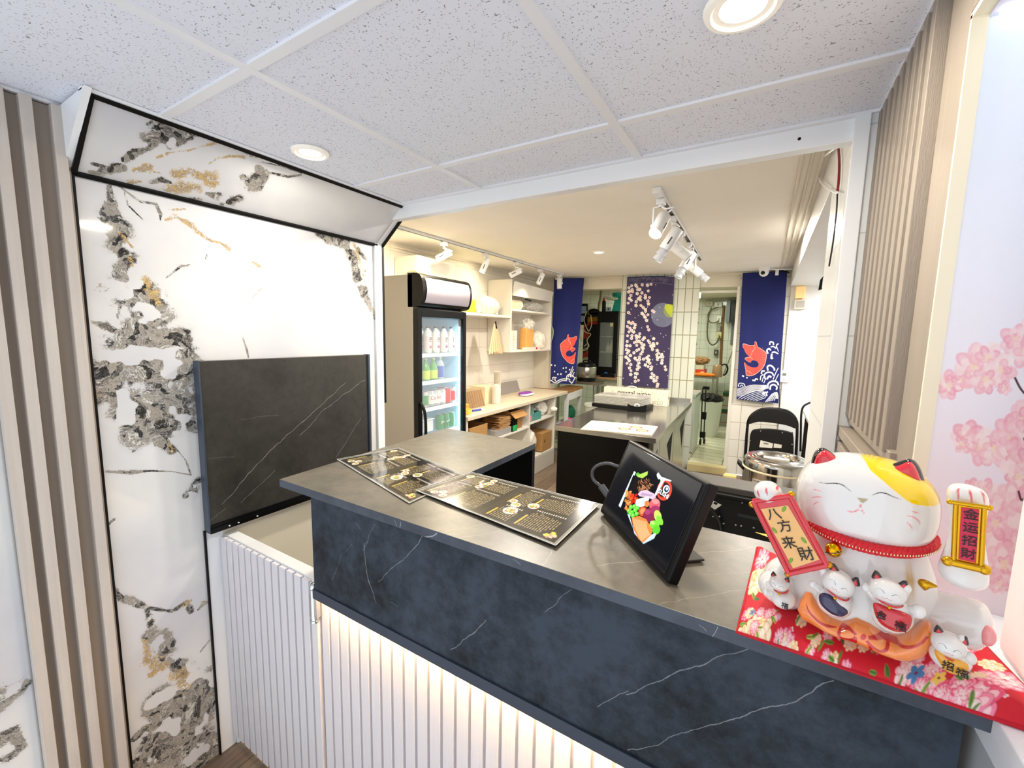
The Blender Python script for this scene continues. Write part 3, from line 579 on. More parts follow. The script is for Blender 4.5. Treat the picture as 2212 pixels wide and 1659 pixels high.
# rooms behind
T_B2 = tile_mat('white_kitchen_tile','dfe2d2','9a9a88',.15,.15,axes='xz',mort=.004,rough=.12); T_B3 = tile_mat('white_kitchen_tile_side','dfe2d2','9a9a88',.15,.15,axes='yz',mort=.004,rough=.12)
b = MB(); b.box((-1.85,8.3,0),(.35,8.4,2.5)); struct(b.build('wall_far_back',T_B2))
b = MB(); b.prism([(-3.3,7.0,0),(-1.85,7.25,0),(-1.85,7.25,2.5),(-3.3,7.0,2.5)],(0,.1,0)); struct(b.build('wall_far_left',T_B2))
b = MB(); b.prism([(-1.85,7.25,0),(-1.85,8.4,0),(-1.85,8.4,2.5),(-1.85,7.25,2.5)],(-.08,0,0)); b.box((-3.4,5.0,0),(-3.3,7.1,2.5)); b.prism([(-3.4,4.85,0),(-2.75,4.98,0),(-2.75,4.98,2.5),(-3.4,4.85,2.5)],(0,.08,0)); struct(b.build('wall_far_side',T_B3))
b = MB(); b.prism([(-.06,5.52,0),(-.30,8.4,0),(-.30,8.4,2.5),(-.06,5.52,2.5)],(.1,0,0)); struct(b.build('wall_corridor_right',T_B3))
b = MB(); b.box((-3.4,5.0,2.33),(.4,8.4,2.40)); struct(b.build('ceiling_back',mat('stained_back_ceiling','b9a784',.8,var=.18,vscale=3)))
b = MB(); b.box((-1.2,5.9,2.22),(-.2,8.0,2.33)); struct(b.build('trim_duct_box',mat('duct_board','cfc6ad',.6,var=.08,vscale=4)))
b = MB(); b.box((.44,6.16,1.02),(.9,6.2,1.10)); struct(b.build('trim_side_rail',WHITE))
# cable conduits along the kitchen ceiling line
b = MB()
for k,(dx,dz) in enumerate(((-.02,-.012),(-.055,-.008),(-.09,-.01))):
    b.tube(crom([(.150+dx,1.95+.7*i,ZK+dz+.006*math.sin(i*2.1+k)) for i in range(6)],5),.006,6)
tag(b.build('ceiling_cables',mat('cable_cream','ddd6c6',.5)),'three cream cables clipped along the right edge of the kitchen ceiling','cable')
b = MB(); b.tube(crom([(-2.62,1.6,2.235),(-2.62,2.6,2.225),(-2.62,3.6,2.24),(-2.62,4.9,2.23)],6),.006,6); b.tube(crom([(-2.60,bwy(-2.6)-.03,2.235),(-2.2,bwy(-2.2)-.04,2.225),(-1.6,bwy(-1.6)-.05,2.245),(-.9,bwy(-.9)-.06,2.235),(-.3,bwy(-.3)-.04,2.245),(.1,bwy(.1)-.03,2.23)],6),.007,6)
tag(b.build('wall_cables',MATS['cable_cream']),'thin cream cable running round the kitchen wall just below the ceiling','cable')
# ================================================================== counter
V = Vector
def pz(px,py,z): q = onZ(px,py,z); return tuple(q)
def py_(px,py,y): q = onY(px,py,y); return tuple(q)
zt = 1.15; topv = []
for a,c,wd,st in (((700,1074),(815,1056),.0007,.5),((796,1058),(815,1077),.0006,.5),((955,1150),(1060,1127),.0007,.5),((985,1162),(1180,1128),.0008,.6),((1290,1222),(1390,1208),.0010,.75),((1390,1208),(1480,1198),.0008,.5),((1170,1222),(1200,1178),.0007,.6),((1480,1200),(1625,1182),.0008,.6),((1420,1305),(1600,1275),.0007,.6),((1225,1078),(1240,1092),.0007,.5),((1500,1240),(1640,1236),.0006,.4)):
    topv.append((pz(*a,zt),pz(*c,zt),wd,st))
yf = .66; facev = []
for a,c,wd,st in (((790,1166),(785,1190),.0008,.6),((785,1172),(810,1132),.0007,.45),((785,1172),(790,1220),.0011,.8),((790,1220),(800,1262),.0011,.8),((800,1262),(812,1302),.0011,.7),((762,1176),(735,1200),.0006,.45),((735,1200),(718,1252),.0007,.5),((912,1160),(880,1200),.0011,.8),((880,1200),(818,1255),.0009,.6),((770,1130),(778,1145),.0006,.5),((1050,1342),(975,1400),.0011,.7),((1232,1272),(1180,1325),.0008,.55),((1290,1530),(1360,1490),.0010,.6),((1355,1500),(1620,1395),.0012,.6),((1360,1620),(1560,1560),.0010,.6),((1560,1560),(1800,1478),.0010,.7),((845,1300),(860,1310),.0007,.5)):
    facev.append((py_(*a,yf),py_(*c,yf),wd,st))
edgev = [(py_(a,b2,.623),py_(c,d,.623),w2,.8) for a,b2,c,d,w2 in ((852,1122,858,1136,.0006),(865,1127,862,1142,.0006),(915,1160,942,1150,.0018),(916,1160,935,1166,.001),(1110,1210,1125,1222,.0006),(1505,1350,1520,1362,.0006),(1545,1352,1535,1375,.0006))]
ST_TOP = stone('countertop_stone_warm_lit','4b463c','6c6557',topv,.36,'b9b3a6',wob=(1,1,0)); ST_FACE = stone('counter_face_stone','10151b','39434f',facev,.55,'b4b8bd',spec=.25); ST_EDGE = stone('countertop_edge_stone','2d333d','464e5b',edgev,.45,'c9cdd2')  # top tinted brown for reflected warm light; edge stone lacks that tint
ct = thing('service_counter','dark stone-look service counter with a pale slatted front and a lit strip under its overhang','counter',(-.4,.69,0))
b = MB(); b.prism([(-1.10,.623,1.129),(.239,.623,1.129),(.239,.947,1.129),(-.709,.947,1.129),(-.709,1.36,1.129),(-1.135,1.36,1.129)],(0,0,.021))
for i,f in enumerate(b.f):
    if i >= 2: b.m[i] = 1
o = b.build('countertop',[ST_TOP,ST_EDGE],ct,bevel=.0012,seg=2)
b = MB(); b.box((-1.02,.66,.842),(.231,.680,1.129)); b.build('front_panel',ST_FACE,ct)
b = MB(); b.box((-1.023,.656,.815),(.231,.690,.842)); b.build('front_lip',mat('navy_grey_laminate','343c4a',.45,var=.08,vscale=40),ct)
b = MB(); b.box((-1.055,.706,0),(.231,.722,.85))
for i in range(31):
    x = -1.045+i*.0412
    b.box((x,.694,.0),(x+.033,.708,.815))
b.build('slatted_panel',WOOD_LIT,ct,bevel=.0015,seg=1)
b = MB(); b.box((-1.01,.670,.8105),(.225,.688,.8148)); b.build('light_strip',mat('warm_led_tape','ffe2ab',emit=55,ecol='ffcf85'),ct)
b = MB(); b.box((-1.02,.73,0),(-1.005,.93,1.129)); b.box((.20,.72,0),(.231,.93,1.129)); b.box((-1.12,1.335,0),(-.709,1.355,1.129)); b.box((-1.12,.95,0),(-1.10,1.335,1.129)); b.box((-1.1,.95,.72),(-.72,1.335,.735)); b.box((-1.0,.722,.78),(.20,.93,.795))
b.build('carcass',mat('black_cabinet_board','060607',.5,spec=.3),ct)
# swing gate
gt = thing('swing_gate','low pale slatted swing gate between the marble wall and the counter','gate',(-1.34,.72,0))
b = MB(); b.box((-1.600,.701,.055),(-1.06,.738,.828)); b.build('board',WHITE,gt,bevel=.001)
b = MB()
for i in range(14): x = -1.598+i*.0395; b.box((x,.688,.045+.0*i),(x+.030,.7015,.824))
b.build('slats',WOOD_LIT,gt,bevel=.0015,seg=1)
b = MB(); b.box((-1.066,.672,.735),(-1.040,.690,.805)); b.cyl((-1.053,.680,.728),(-1.053,.680,.822),.012,n=20); b.ball((-1.053,.680,.826),.013); b.cyl((-1.053,.680,.728),(-1.053,.680,.72),.013,n=20)
b.build('hinge',mat('chrome','d8d8d6',.12,metal=1),gt,bevel=.001)
# flap panel on the marble wall
fv = [(tuple(onX(*a,-1.575)),tuple(onX(*c,-1.575)),wd,st) for a,c,wd,st in (((480,1090),(550,1010),.0012,.8),((550,1010),(610,950),.0012,.8),((610,950),(690,880),.0012,.8),((690,880),(748,825),.0012,.8),((522,1087),(592,1015),.0010,.65),((650,940),(700,885),.0011,.7),((700,885),(788,820),.0011,.8),((725,992),(778,905),.0011,.75),((450,990),(505,986),.0008,.35),((520,905),(600,895),.0008,.35),((448,1130),(490,1100),.0009,.5))]
fp = thing('flap_panel','black stone-look flap panel with diagonal white veins fixed on the marble wall','panel',(-1.6,.99,.85))
b = MB(); b.box((-1.604,.648,.885),(-1.575,1.325,1.443)); b.build('board',stone('flap_stone','25231f','3a3833',fv,.45,'b9b8b2',wob=(0,1,1)),fp,bevel=.001)
for a_,c_ in (((-1.604,.644,.862),(-1.570,.649,1.445)),((-1.60,1.325,.86),(-1.568,1.334,1.445))): b = MB(); b.box(a_,c_); b.build('edging',mat('slate_blue_edge','3f4a59',.4),fp)
b = MB(); b.box((-1.604,.648,.855),(-1.570,1.32,.885)); b.box((-1.570,.650,.868),(-1.566,1.32,.874)); b.build('hinge_strip',BLACKT,fp)
for y in (.705,.735,.80): b = MB(); b.cyl((-1.5705,y,.865),(-1.5655,y,.865),.0025,n=12); b.build('screw',mat('white_screw','eeeeee',.3),fp)
# ================================================================== ceiling lights
def downlight(name, label, x, y, z, r):
    t = thing(name,label,'ceiling light',(x,y,z-.008)); b = MB(); b.lathe([(r*.74,-.0035),(r*.80,-.009),(r*.95,-.007),(r,0.0),(r*.74,0)],(x,y,z),48); b.build('trim_ring',mat('downlight_ring','f4efe4',.35,emit=.15),t)
    b = MB(); b.lathe([(0,-.0045),(r*.5,-.0042),(r*.755,-.002)],(x,y,z),48); b.build('lens',mat('lit_lens_warm','fff3d8',emit=14,ecol='ffe9c0'),t); return t
downlight('recessed_downlight','round lit downlight in the tiled ceiling above the slanted marble panel',-1.272,.867,ZC,.055)
downlight('recessed_downlight','large round lit downlight cut off by the top edge of the photo',-.079,.862,ZC,.062)
downlight('recessed_downlight','small round lit downlight in the cream kitchen ceiling',-1.32,3.62,ZK,.05)
# track lights
WSP = mat('white_spot_enamel','eceef2',.35); SLOT = mat('dark_vent_slot','3a3a3c',.5); LENSON = mat('lit_spot_lens','fff0c8',emit=25,ecol='ffe7b0'); CLEAR = mat('clear_acrylic','f4f8ff',.08,trans=.6,alpha=.75)
def track_rail(label, p, q):
    t = thing('track_rail',label,'light track',((p[0]+q[0])/2,(p[1]+q[1])/2,ZK-.02)); b = MB(); p,q = np.array(p),np.array(q); d = nrm(q-p); sd_ = np.array([d[1],-d[0],0])
    b.bar(p+(0,0,-.002),q+(0,0,-.002),.034,.004,up=(0,0,1))
    for s_ in (-1,1): b.bar(p+sd_*s_*.0145+(0,0,-.010),q+sd_*s_*.0145+(0,0,-.010),.005,.018)
    b.build('channel',WSP,t); b = MB(); b.bar(p+d*.06+(0,0,-.0135),q-d*.02+(0,0,-.0135),.020,.004); b.build('contact_slot',mat('rail_slot_dark','59524a',.5),t)
    b = MB(); b.obox(p+d*.03+(0,0,-.016),d*.04,sd_*.020,(0,0,.015)); b.build('end_feed',WSP,t,bevel=.002); return t
track_rail('long white light track on the left of the kitchen ceiling',(-2.235,1.9,ZK),(-2.138,4.68,ZK))
track_rail('white light track in the middle of the kitchen ceiling',(-.518,2.20,ZK),(-.592,4.35,ZK))
def spot(label, base, aim, L=.13, r=.030, lit=False, snoot=False, group=None, arm=.085):
    base = np.array(base,float); a = nrm(aim); t = thing('track_spotlight',label,'spotlight',base,0,group); z = base[2]-.022
    b = MB(); b.box((base[0]-.021,base[1]-.024,z-.030),(base[0]+.021,base[1]+.024,z)); b.build('adapter',WSP,t,bevel=.004)
    c = base+np.array([0,0,-.055-arm]); s_ = nrm(np.cross(a,(0,0,1))) if abs(a[2]) < .97 else np.array([1,0,0.]); off = s_*(r+.005)
    b = MB(); b.cyl(base+(0,0,-.05),base+(0,0,-.062),.010,n=16); b.bar(base+(0,0,-.060),base+off+(0,0,-.060),.012,.004); b.bar(base+off+(0,0,-.058),c+off,.012,.004,up=s_); b.cyl(c+off*.9,c+off*1.25,.010,n=16); b.build('bracket',WSP,t)
    b = MB(); p0 = c-a*L*.5; p1 = c+a*L*.5; u,v = frame(a)
    b.lathe([(0,0),(r*.86,0),(r,.006),(r,L-.004),(r*.96,L),(r*.84,L)],p0,32,ax=a); b.build('barrel',WSP,t)
    b = MB(); b.cyl(p1-a*.004,p1+a*.0035,r*.82,n=28); b.build('lens',LENSON if lit else mat('spot_reflector','cfd4da',.15,metal=.6),t)
    b = MB(); q = p0+a*L*.62-off/np.linalg.norm(off)*r*1.0; b.obox(q,a*.022,nrm(off)*.0015,nrm(np.cross(a,off))*.0035); b.build('vent_slot',SLOT,t)
    b = MB(); b.tube(crom([base+(0,0,-.055),base-off*.7+(0,0,-.075),base-off*1.6-a*.02+(0,0,-.09),p0-a*.012],6),.0045,8); b.build('cable',WSP,t)
    if snoot:
        b = MB(); b.lathe([(r*.80,0),(r*.80,.03),(r*1.05,.034),(r*1.05,.040),(r*.7,.040),(r*.9,.075),(r*.88,.075),(r*.62,.040),(r*.7,.0)],p1,28,ax=a); b.build('snoot',CLEAR,t)
    return c+a*(L*.5+.01), a
SP = []
for i,(px,py,ay,lb) in enumerate(((1006,540,-.7,'nearest'),(1082,558,.15,'second'),(1108,575,-.8,'third'),(1163,583,.1,'fourth'),(1200,600,.35,'farthest'))):
    q = onX(px,py-14,-2.2); yy = (2.62,3.15,3.65,4.15,4.60)[i]; xx = -2.235+(yy-1.9)/2.78*.097
    aim = (-.75,-.35,-.42) if i in (0,2) else (-.35,-.2,-.9)
    if i == 4: aim = (.1,-.1,-1)
    SP.append(spot('white track spotlight, %s on the left track'%{'nearest':'nearest one','second':'second nearest','third':'middle one','fourth':'second farthest','farthest':'farthest one hanging before the blue banner'}[lb],(xx,yy,ZK),aim,L=.125,r=.028,group=None,lit=i in(1,),arm=.07))
for i,(yy,aim,lit,sn,lb) in enumerate(((2.32,(-.18,-.62,-.80),True,False,'lit white track spotlight, nearest on the middle track'),(2.68,(-.50,-.12,-.85),False,True,'unlit spotlight aimed left with a clear snoot, second on the middle track'),(3.08,(.75,.1,-.6),False,False,'third spotlight on the middle track aimed to the right'),(3.46,(-.35,-.2,-.75),False,True,'fourth spotlight on the middle track with a clear snoot aimed left'),(3.92,(.72,.2,-.65),False,True,'farthest spotlight on the middle track, clear snoot aimed right'))):
    xx = -.518-(yy-2.2)*.0345; SP.append(spot(lb,(xx,yy,ZK),aim,L=.135,r=.034,lit=lit,snoot=sn,arm=.095))
for i,(c,a) in enumerate(SP[:5]): lamp('SPOT','spot_left_%d'%i,tuple(c+a*.012),7 if i<4 else 3,WARM,.03,spot=110,target=tuple(c+a))
lamp('SPOT','spot_mid_0',tuple(SP[5][0]+SP[5][1]*.012),9,WARM,.03,spot=120,target=tuple(SP[5][0]+SP[5][1]*.1))
# ================================================================== menus
def menu(name, label, qpx, rot, seed, lift=(0,0)):
    z = zt+.0012+lift[0]; Q = [np.array(onZ(*p,z)) for p in qpx]; c = sum(Q)/4; t = thing(name,label,'menu',c)
    cv = Canvas(300,560,'1a1817'); g = np.random.default_rng(seed)
    N = lambda u,v: (u*300,v*560)
    cv.poly([N(0,0),N(1,0),N(1,1),N(0,1)],'8f8d84'); cv.poly([N(.03,.018),N(.97,.018),N(.97,.982),N(.03,.982)],'15130f'); cv.poly([N(.035,.497),N(.965,.497),N(.965,.503),N(.035,.503)],'3a3630')
    def rows(u0,v0,u1,v1,n,col='b9a67c',head=True):
        dv = (v1-v0)/n
        if head: cv.poly([N(u0,v0-dv*1.6),N(u0+(u1-u0)*.6,v0-dv*1.6),N(u0+(u1-u0)*.6,v0-dv*.7),N(u0,v0-dv*.7)],'d9b94e',.85)
        for i in range(n):
            u = u0; v = v0+i*dv
            while u < u1-.1:
                l = .015+g.random()*.05; cv.poly([N(u,v),N(u+l,v),N(u+l,v+dv*.42),N(u,v+dv*.42)],col,.75); u += l+.012
            cv.poly([N(u1-.03,v),N(u1,v),N(u1,v+dv*.45),N(u1-.03,v+dv*.45)],'e6dfcf',.9)
    def dish(u,v,r,plate='f0e8da',food=('e08b4e','c9552e','f2c772','7fae45')):
        x,y = N(u,v); R_ = r*300; cv.ell(x,y,R_,R_*.92,0,plate); 
        for k in range(14):
            a = g.random()*6.28; d = R_*.62*math.sqrt(g.random()); cv.ell(x+d*math.cos(a),y+d*math.sin(a),R_*.26,R_*.17,g.random()*3,food[int(g.integers(0,len(food)))],.95)
    L1 = ((.10,.07,.60,.20,10),(.64,.09,.93,.21,9),(.10,.26,.56,.45,15),(.62,.29,.92,.45,11),(.08,.56,.40,.68,8),(.46,.55,.92,.66,9),(.10,.74,.50,.93,13),(.56,.70,.92,.92,16))
    for r_ in L1: rows(*r_)
    for d_ in ((.13,.10,.05),(.20,.14,.05),(.12,.18,.05),(.62,.245,.055),(.72,.235,.05),(.80,.26,.055),(.86,.06,.06),(.90,.25,.05),(.45,.60,.06),(.52,.56,.05),(.30,.62,.085),(.12,.93,.09,'22221e',('f3e34a','f29a86','e9d75a','f6c0a8')),(.86,.955,.075,'2a2723',('e1542e','e88a3d','f2c772')),(.55,.69,.07)): dish(*d_)
    L = ((0,0,0),)
    TL,TR,BR_,BL_ = [Q[i] for i in rot]
    def disp(U,Vv): a = np.zeros(U.shape+(3,)); a[...,2] = .0012*np.sin(Vv*9+seed)**2*1.0+lift[1]*np.clip(Vv-.8,0,1)**2*25*0+.0; return a
    o = sheet('printed_sheet',cv,TL,TR,BR_,BL_,vmat('menu_print',.16,coat=.6),t,thick=(0,0,-.0008),disp=disp)
    b = MB(); e = [q+np.array([0,0,.0016]) for q in (TL,TR,BR_,BL_)]
    for i in range(4): b.bar(e[i],e[(i+1)%4],.0016,.0006)
    b.build('laminate_edge',mat('clear_laminate_edge','d9dad6',.1,coat=.5),t); return t
menu('laminated_menu','laminated black menu sheet at the left counter end, partly under the other menu',[(728,993),(861,968),(1008,1030),(884,1088)],(0,1,2,3),3)
menu('laminated_menu','large laminated black menu sheet in the middle of the counter, touching the tablet',[(897.6,1059.6),(1017.8,1021),(1294.9,1089.6),(1200.4,1179.8)],(0,1,2,3),9,(.0035,0))
# ================================================================== tablet on its stand
tBL, tBR = onZ(1295,1104,1.156), onZ(1441,1260,1.156)
tu = nrm(tBR-tBL); W_ = np.linalg.norm(tBR-tBL)
def on_plane_u(px,py,base): d = ray(px,py); t = ((base-O3)@tu)/(d@tu); return O3+d*t-base
th = on_plane_u(1358.5,949.5,tBL); H_ = np.linalg.norm(th); tv = th/H_; tn = np.cross(tu,tv); tn = tn if tn@(O3-tBL) > 0 else -tn
tb = thing('tablet_display','black touch tablet propped on the counter, its screen showing a salmon rice bowl','tablet',tBL+tu*W_/2+(0,0,-.004))
P_ = lambda u,v,o=0: tBL+tu*u*W_+tv*v*H_+tn*o
b = MB(); b.obox(P_(.5,.5,-.011),tu*W_/2,tv*H_/2,tn*.011); b.build('body',mat('black_plastic_satin','08080a',.4,spec=.3),tb,bevel=.004,seg=3)
# picture quad authored in crop pixels of the photo
sc_ = .22906; sq = [(430,130),(1106,515),(815,1280),(195,720)]
cv = Canvas(420,260,'0b0d14',quad=[(425,105),(1130,505),(800,1345),(185,725)])
cv.poly([(478,372),(494,382),(484,412),(470,406),(360,712),(340,694)],'d8f6ff')
g = np.random.default_rng(4)
for k in range(26): cv.ell(470+g.random()*40+k*6*.3,480+g.random()*50,26,22,0,'17110f',.9)
for k in range(60): a = g.random(); x = 520+g.random()*110; y = 440+g.random()*110; cv.stroke([(x,y),(x+g.random()*50-10,y+12+g.random()*24)],5,['8a5b3c','b98357','6a3f2b','a86a48'][k%4],smooth=False)
cv.poly([(500,390),(525,405),(610,375),(606,410),(560,440),(520,428),(500,412)],'9ec74f'); cv.ell(514,398,16,12,0,'58b53c')
for k in range(50): cv.ell(405+g.random()*50,560+g.random()*180,14,9,g.random()*3,['b06a35','d49a55','8e5128','c98745'][k%4])
cv.poly([(520,590),(545,560),(600,550),(680,590),(695,625),(660,640),(600,620),(540,610)],'cbb0c4'); cv.poly([(560,575),(670,600),(640,612),(545,600)],'a98fae')
for k in range(26): cv.ell(450+g.random()*70,590+g.random()*80,15,11,g.random()*3,['d9331e','f0552a','b7221a'][k%3])
cv.poly([(510,640),(620,612),(630,640),(590,700),(530,715),(500,690)],'e9f6f1'); cv.poly([(560,640),(600,630),(590,680),(560,690)],'b9d8d0')
for x,y in ((460,710),(440,745),(470,760),(500,740),(515,775),(480,790),(520,720),(490,705),(455,775)): cv.ell(x,y,19,21,.4,'55c536'); cv.ell(x-4,y-5,8,8,0,'a4ee7c')
cv.ell(572,752,40,46,.2,'c94b2a'); cv.ell(572,750,26,30,.2,'e08a55'); cv.ell(610,680,24,30,0,'e57b45'); cv.ell(685,690,52,58,.3,'c75a66'); cv.ell(690,660,36,24,.4,'e08a8c')
cv.ell(640,790,64,66,0,'7c2446'); cv.ell(690,740,45,40,0,'93305a'); cv.ell(620,760,30,24,0,'a23a64')
cv.ell(718,800,34,58,-.3,'b6dc5e'); cv.ell(738,840,26,50,-.5,'7cc43f'); cv.ell(688,880,48,40,0,'6fcf38'); cv.ell(708,930,36,44,.3,'57bb34'); cv.ell(670,862,24,16,.3,'aeea72')
cv.poly([(425,770),(450,790),(500,960),(590,1060),(690,1010),(708,970),(700,960),(600,1000),(480,900)],'b8d2ee')
cv.poly([(470,810),(540,795),(610,830),(672,930),(660,980),(585,1050),(540,1010),(490,920)],'ef7f3f')
for k in range(13): a = k/12; cv.stroke([(478+a*130,812+a*40),(505+a*115,900+a*20),(570+a*80,1035-a*60)],5,'ffbd8e',.85)
cv.ell(772,556,72,98,.12,'c8402f'); cv.ell(768,552,56,72,.12,'2a1518'); cv.ell(790,548,32,38,.1,'cfeaff'); cv.ell(792,550,22,27,.1,'18263a'); cv.ell(796,545,11,14,0,'cfeaff')
cv.poly([(708,388),(740,430),(838,468),(830,476),(775,462),(762,478),(700,600),(684,610),(684,590),(735,470),(728,448),(712,452),(700,430),(694,408)],'eafcff')
def sdisp(U,Vv): return np.zeros(U.shape+(3,))
d0,d1 = .055,.075; EE = .0009
sheet('screen',cv,P_(.035,.965,EE),P_(.955,.965,EE),P_(.955,.05,EE),P_(.035,.05,EE),vmat('lit_screen',.07,emit=.55,spec=.8),tb,thick=tn*-.0006)
def spx(px,py):                                        # crop pixel -> (u,v) on the screen plane
    d = ray(1260+px*sc_,930+py*sc_); t = ((tBL+tn*EE-O3)@tn)/(d@tn); q = O3+d*t-tBL; return q@tu/W_, q@tv/H_
u_,v_ = spx(758,600); text('SUSHI',mat('screen_white_text','f4fbff',.4,emit=.9),'sushi_lettering',tb,P_(u_,v_,.0012),tu,tv,.0125,.0001)
u_,v_ = spx(745,525); text('1',mat('screen_red_text','e0452f',.4,emit=.9),'logo_numeral',tb,P_(u_,v_,.0012),tu,tv,.022,.0001)
b = MB(); q = P_(.5,.08,-.02); b.obox(P_(.5,.30,-.028),tu*.05,tv*.045,tn*.006); b.prism([P_(.2,.05,-.022),P_(.8,.05,-.022),P_(.8,.05,-.022)+(.0,.0,-.004),P_(.2,.05,-.022)+(0,0,-.004)],-np.array([tn[0],tn[1],0])*.09); b.build('stand',mat('black_stand','0f0f10',.45),tb,bevel=.002)
# its cable loops out at the left
b = MB(); s0 = P_(.0,.55,-.02); l = onZ(1283,1003,1.235)*0+P_(-.10,.62,-.07)
cq = lambda px,py,y=.93: tuple(onY(px,py,y))
b.tube(crom([P_(.08,.66,-.028),cq(1331,1006),cq(1316,1001),cq(1300,1002),cq(1286,1009),cq(1279,1021),cq(1282,1036),cq(1295,1048),cq(1306,1057),cq(1318,1070,.92),P_(.05,.30,-.03)],8),.0036,10)
b.cyl(cq(1299,1050),cq(1316,1074,.92),.0085,.0075,n=16)
tag(b.build('charging_cable',mat('grey_black_cable','55565a',.12)),'dark looped cable sticking out behind the left side of the tablet','cable')
# ================================================================== flowered cushion
zc = 1.178; CA = [onZ(1640,1162,1.165)*0+np.array([.012,.885,zc]), np.array([.268,.80,zc]), np.array([.296,.612,zc]), np.array([-.006,.614,zc])]
cv = Canvas(560,520,'d3152b',quad=[proj(*q) for q in CA]); G = np.random.default_rng(21)
def peony(cx,cy,r,pal,ang=0,asp=.8):
    for ring,(rr,nn) in enumerate(((1.0,9),(.78,8),(.55,7),(.34,6),(.18,4))):
        for i in range(nn):
            a = ang+i/nn*6.283+ring*.4+G.random()*.3; d = r*rr*.62; c_ = pal[min(ring,len(pal)-1)] if i%3 else pal[(ring+1)%len(pal)]
            x = cx+math.cos(a)*d; y = cy+math.sin(a)*d*asp; w2 = r*rr*.40
            cv.ell(x,y,w2*1.02,w2*.76,a,'b8743a' if pal[0] in 'fbe2b0f7d79b' else 'b52846',.55); cv.ell(x,y,w2*.93,w2*.67,a,c_); cv.ell(cx+math.cos(a)*d*1.12,cy+math.sin(a)*d*1.12*asp,w2*.45,w2*.34,a,pal[-1],.6)
def small(cx,cy,r,c,cc='7a1f3d',n=5):
    for i in range(n): a = i/n*6.283+.3; cv.ell(cx+math.cos(a)*r*.6,cy+math.sin(a)*r*.5,r*.46,r*.34,a,c)
    cv.ell(cx,cy,r*.2,r*.18,0,cc)
def leaf(cx,cy,l,a,c='7fae3f',c2='35602a'):
    t = np.linspace(0,math.pi,12); P = [(cx+math.cos(a)*(l*.5*math.cos(q))-math.sin(a)*l*.17*math.sin(q), cy+math.sin(a)*(l*.5*math.cos(q))+math.cos(a)*l*.17*math.sin(q)) for q in t]+[(cx+math.cos(a)*(-l*.5*math.cos(q))+math.sin(a)*l*.17*math.sin(q), cy+math.sin(a)*(-l*.5*math.cos(q))-math.cos(a)*l*.17*math.sin(q)) for q in t]
    cv.poly(P,c); cv.stroke([(cx-math.cos(a)*l*.45,cy-math.sin(a)*l*.45),(cx,cy),(cx+math.cos(a)*l*.45,cy+math.sin(a)*l*.45)],1.6,c2)
CR = ['fbe2b0','fde9c4','f6c684','ffe9cf','fff3e0']; PK = ['f0577f','f58aa6','fbb4c2','f9d3d6','fff0ee']
for k in range(90): small(1590+G.random()*640,1160+G.random()*420,3.5+G.random()*4,['fbd7dc','ffffff','f6a9bb','f7e6b8'][k%4])
for k in range(60): leaf(1590+G.random()*640,1160+G.random()*420,12+G.random()*10,G.random()*3,['6d9a3a','8fbb55','47753a'][k%3])
for a_ in ((1660,1345,44,CR,.2),(1655,1230,40,CR,1),(1610,1345,24,CR,0),(1742,1378,30,PK,.3),(2150,1510,62,PK,.1),(2080,1470,30,PK,0),(1655,1190,22,PK,0),(1625,1300,20,PK,.5),(2190,1450,40,PK,.4),(2040,1452,26,['fbc0c8','f8d9d6','fff0ee'],.2),(2100,1400,30,PK,.2),(1800,1250,40,CR,.3),(1900,1300,40,PK,.2),(2040,1350,40,CR,.2),(1850,1460,26,PK,.2),(1920,1475,20,CR,.5),(1790,1440,22,CR,.1),(1980,1500,26,PK,.8),(1700,1400,24,PK,.6),(1640,1380,18,PK,.1),(1870,1420,18,CR,.1),(2060,1530,24,CR,.1),(1720,1240,26,PK,0),(2160,1420,20,CR,.2)): peony(*a_)
for k in range(30): t_ = G.random(); peony(1615+t_*560,1345+t_*178-G.random()*62,11+G.random()*9,[CR,PK,PK][k%3],G.random()*3)
for k in range(26): t_ = G.random(); leaf(1615+t_*560,1350+t_*178-G.random()*60,14+G.random()*12,G.random()*3,['8fb54a','6d9a3a','b7c95f'][k%3])
for a_ in ((1765,1412,12,'4f9ad6'),(1640,1300,9,'6f93b8'),(2055,1458,16,'4a86bd'),(1752,1406,8,'4f9ad6'),(1830,1430,12,'fbd0d6'),(1845,1440,9,'ffffff'),(1965,1478,18,'f9c3d4'),(1940,1468,9,'ffffff'),(1725,1392,11,'fdf0d0'),(1715,1378,9,'fdf0d0'),(1690,1392,9,'f9c3d4'),(1925,1452,9,'f6d7b0'),(2085,1505,10,'ffffff'),(2110,1515,9,'f9d3e6'),(2065,1518,9,'f9d3e6'),(1905,1480,9,'f7c2cf'),(2098,1468,12,'f7d05a'),(1870,1427,8,'f7c2cf')): small(*a_)
for a_ in ((2022,1485,46,.45,'8fce55','2f6a35'),(1745,1402,16,.8),(1790,1424,22,.3,'a8c258'),(1800,1430,16,-.6),(1640,1262,20,1.2),(1612,1320,24,.4,'8fb54a'),(1870,1415,18,.5),(2000,1450,20,1.0,'4b7a3a'),(1700,1330,16,1.2)): leaf(*a_)
nu,nv = 460,380; U,Vv = np.meshgrid(np.linspace(0,1,nu),np.linspace(0,1,nv))
TLc,TRc,BRc,BLc = CA; B2 = (TLc*(1-U)[...,None]+TRc*U[...,None])*(1-Vv)[...,None]+(BLc*(1-U)[...,None]+BRc*U[...,None])*Vv[...,None]
edge = np.minimum(np.minimum(U,1-U)*3.4,np.minimum(Vv,1-Vv)*4.2); bul = np.clip(edge,0,1)**.45
bul2 = .0248*bul+.0010*fnoise(U,Vv,9,2)*bul
def pin(a,c,amp): return amp*np.exp(-((U-a)**2+(Vv-c)**2)/.006)
zz = 1.1535+bul2+pin(0,0,.006)+pin(0,.5,.0)
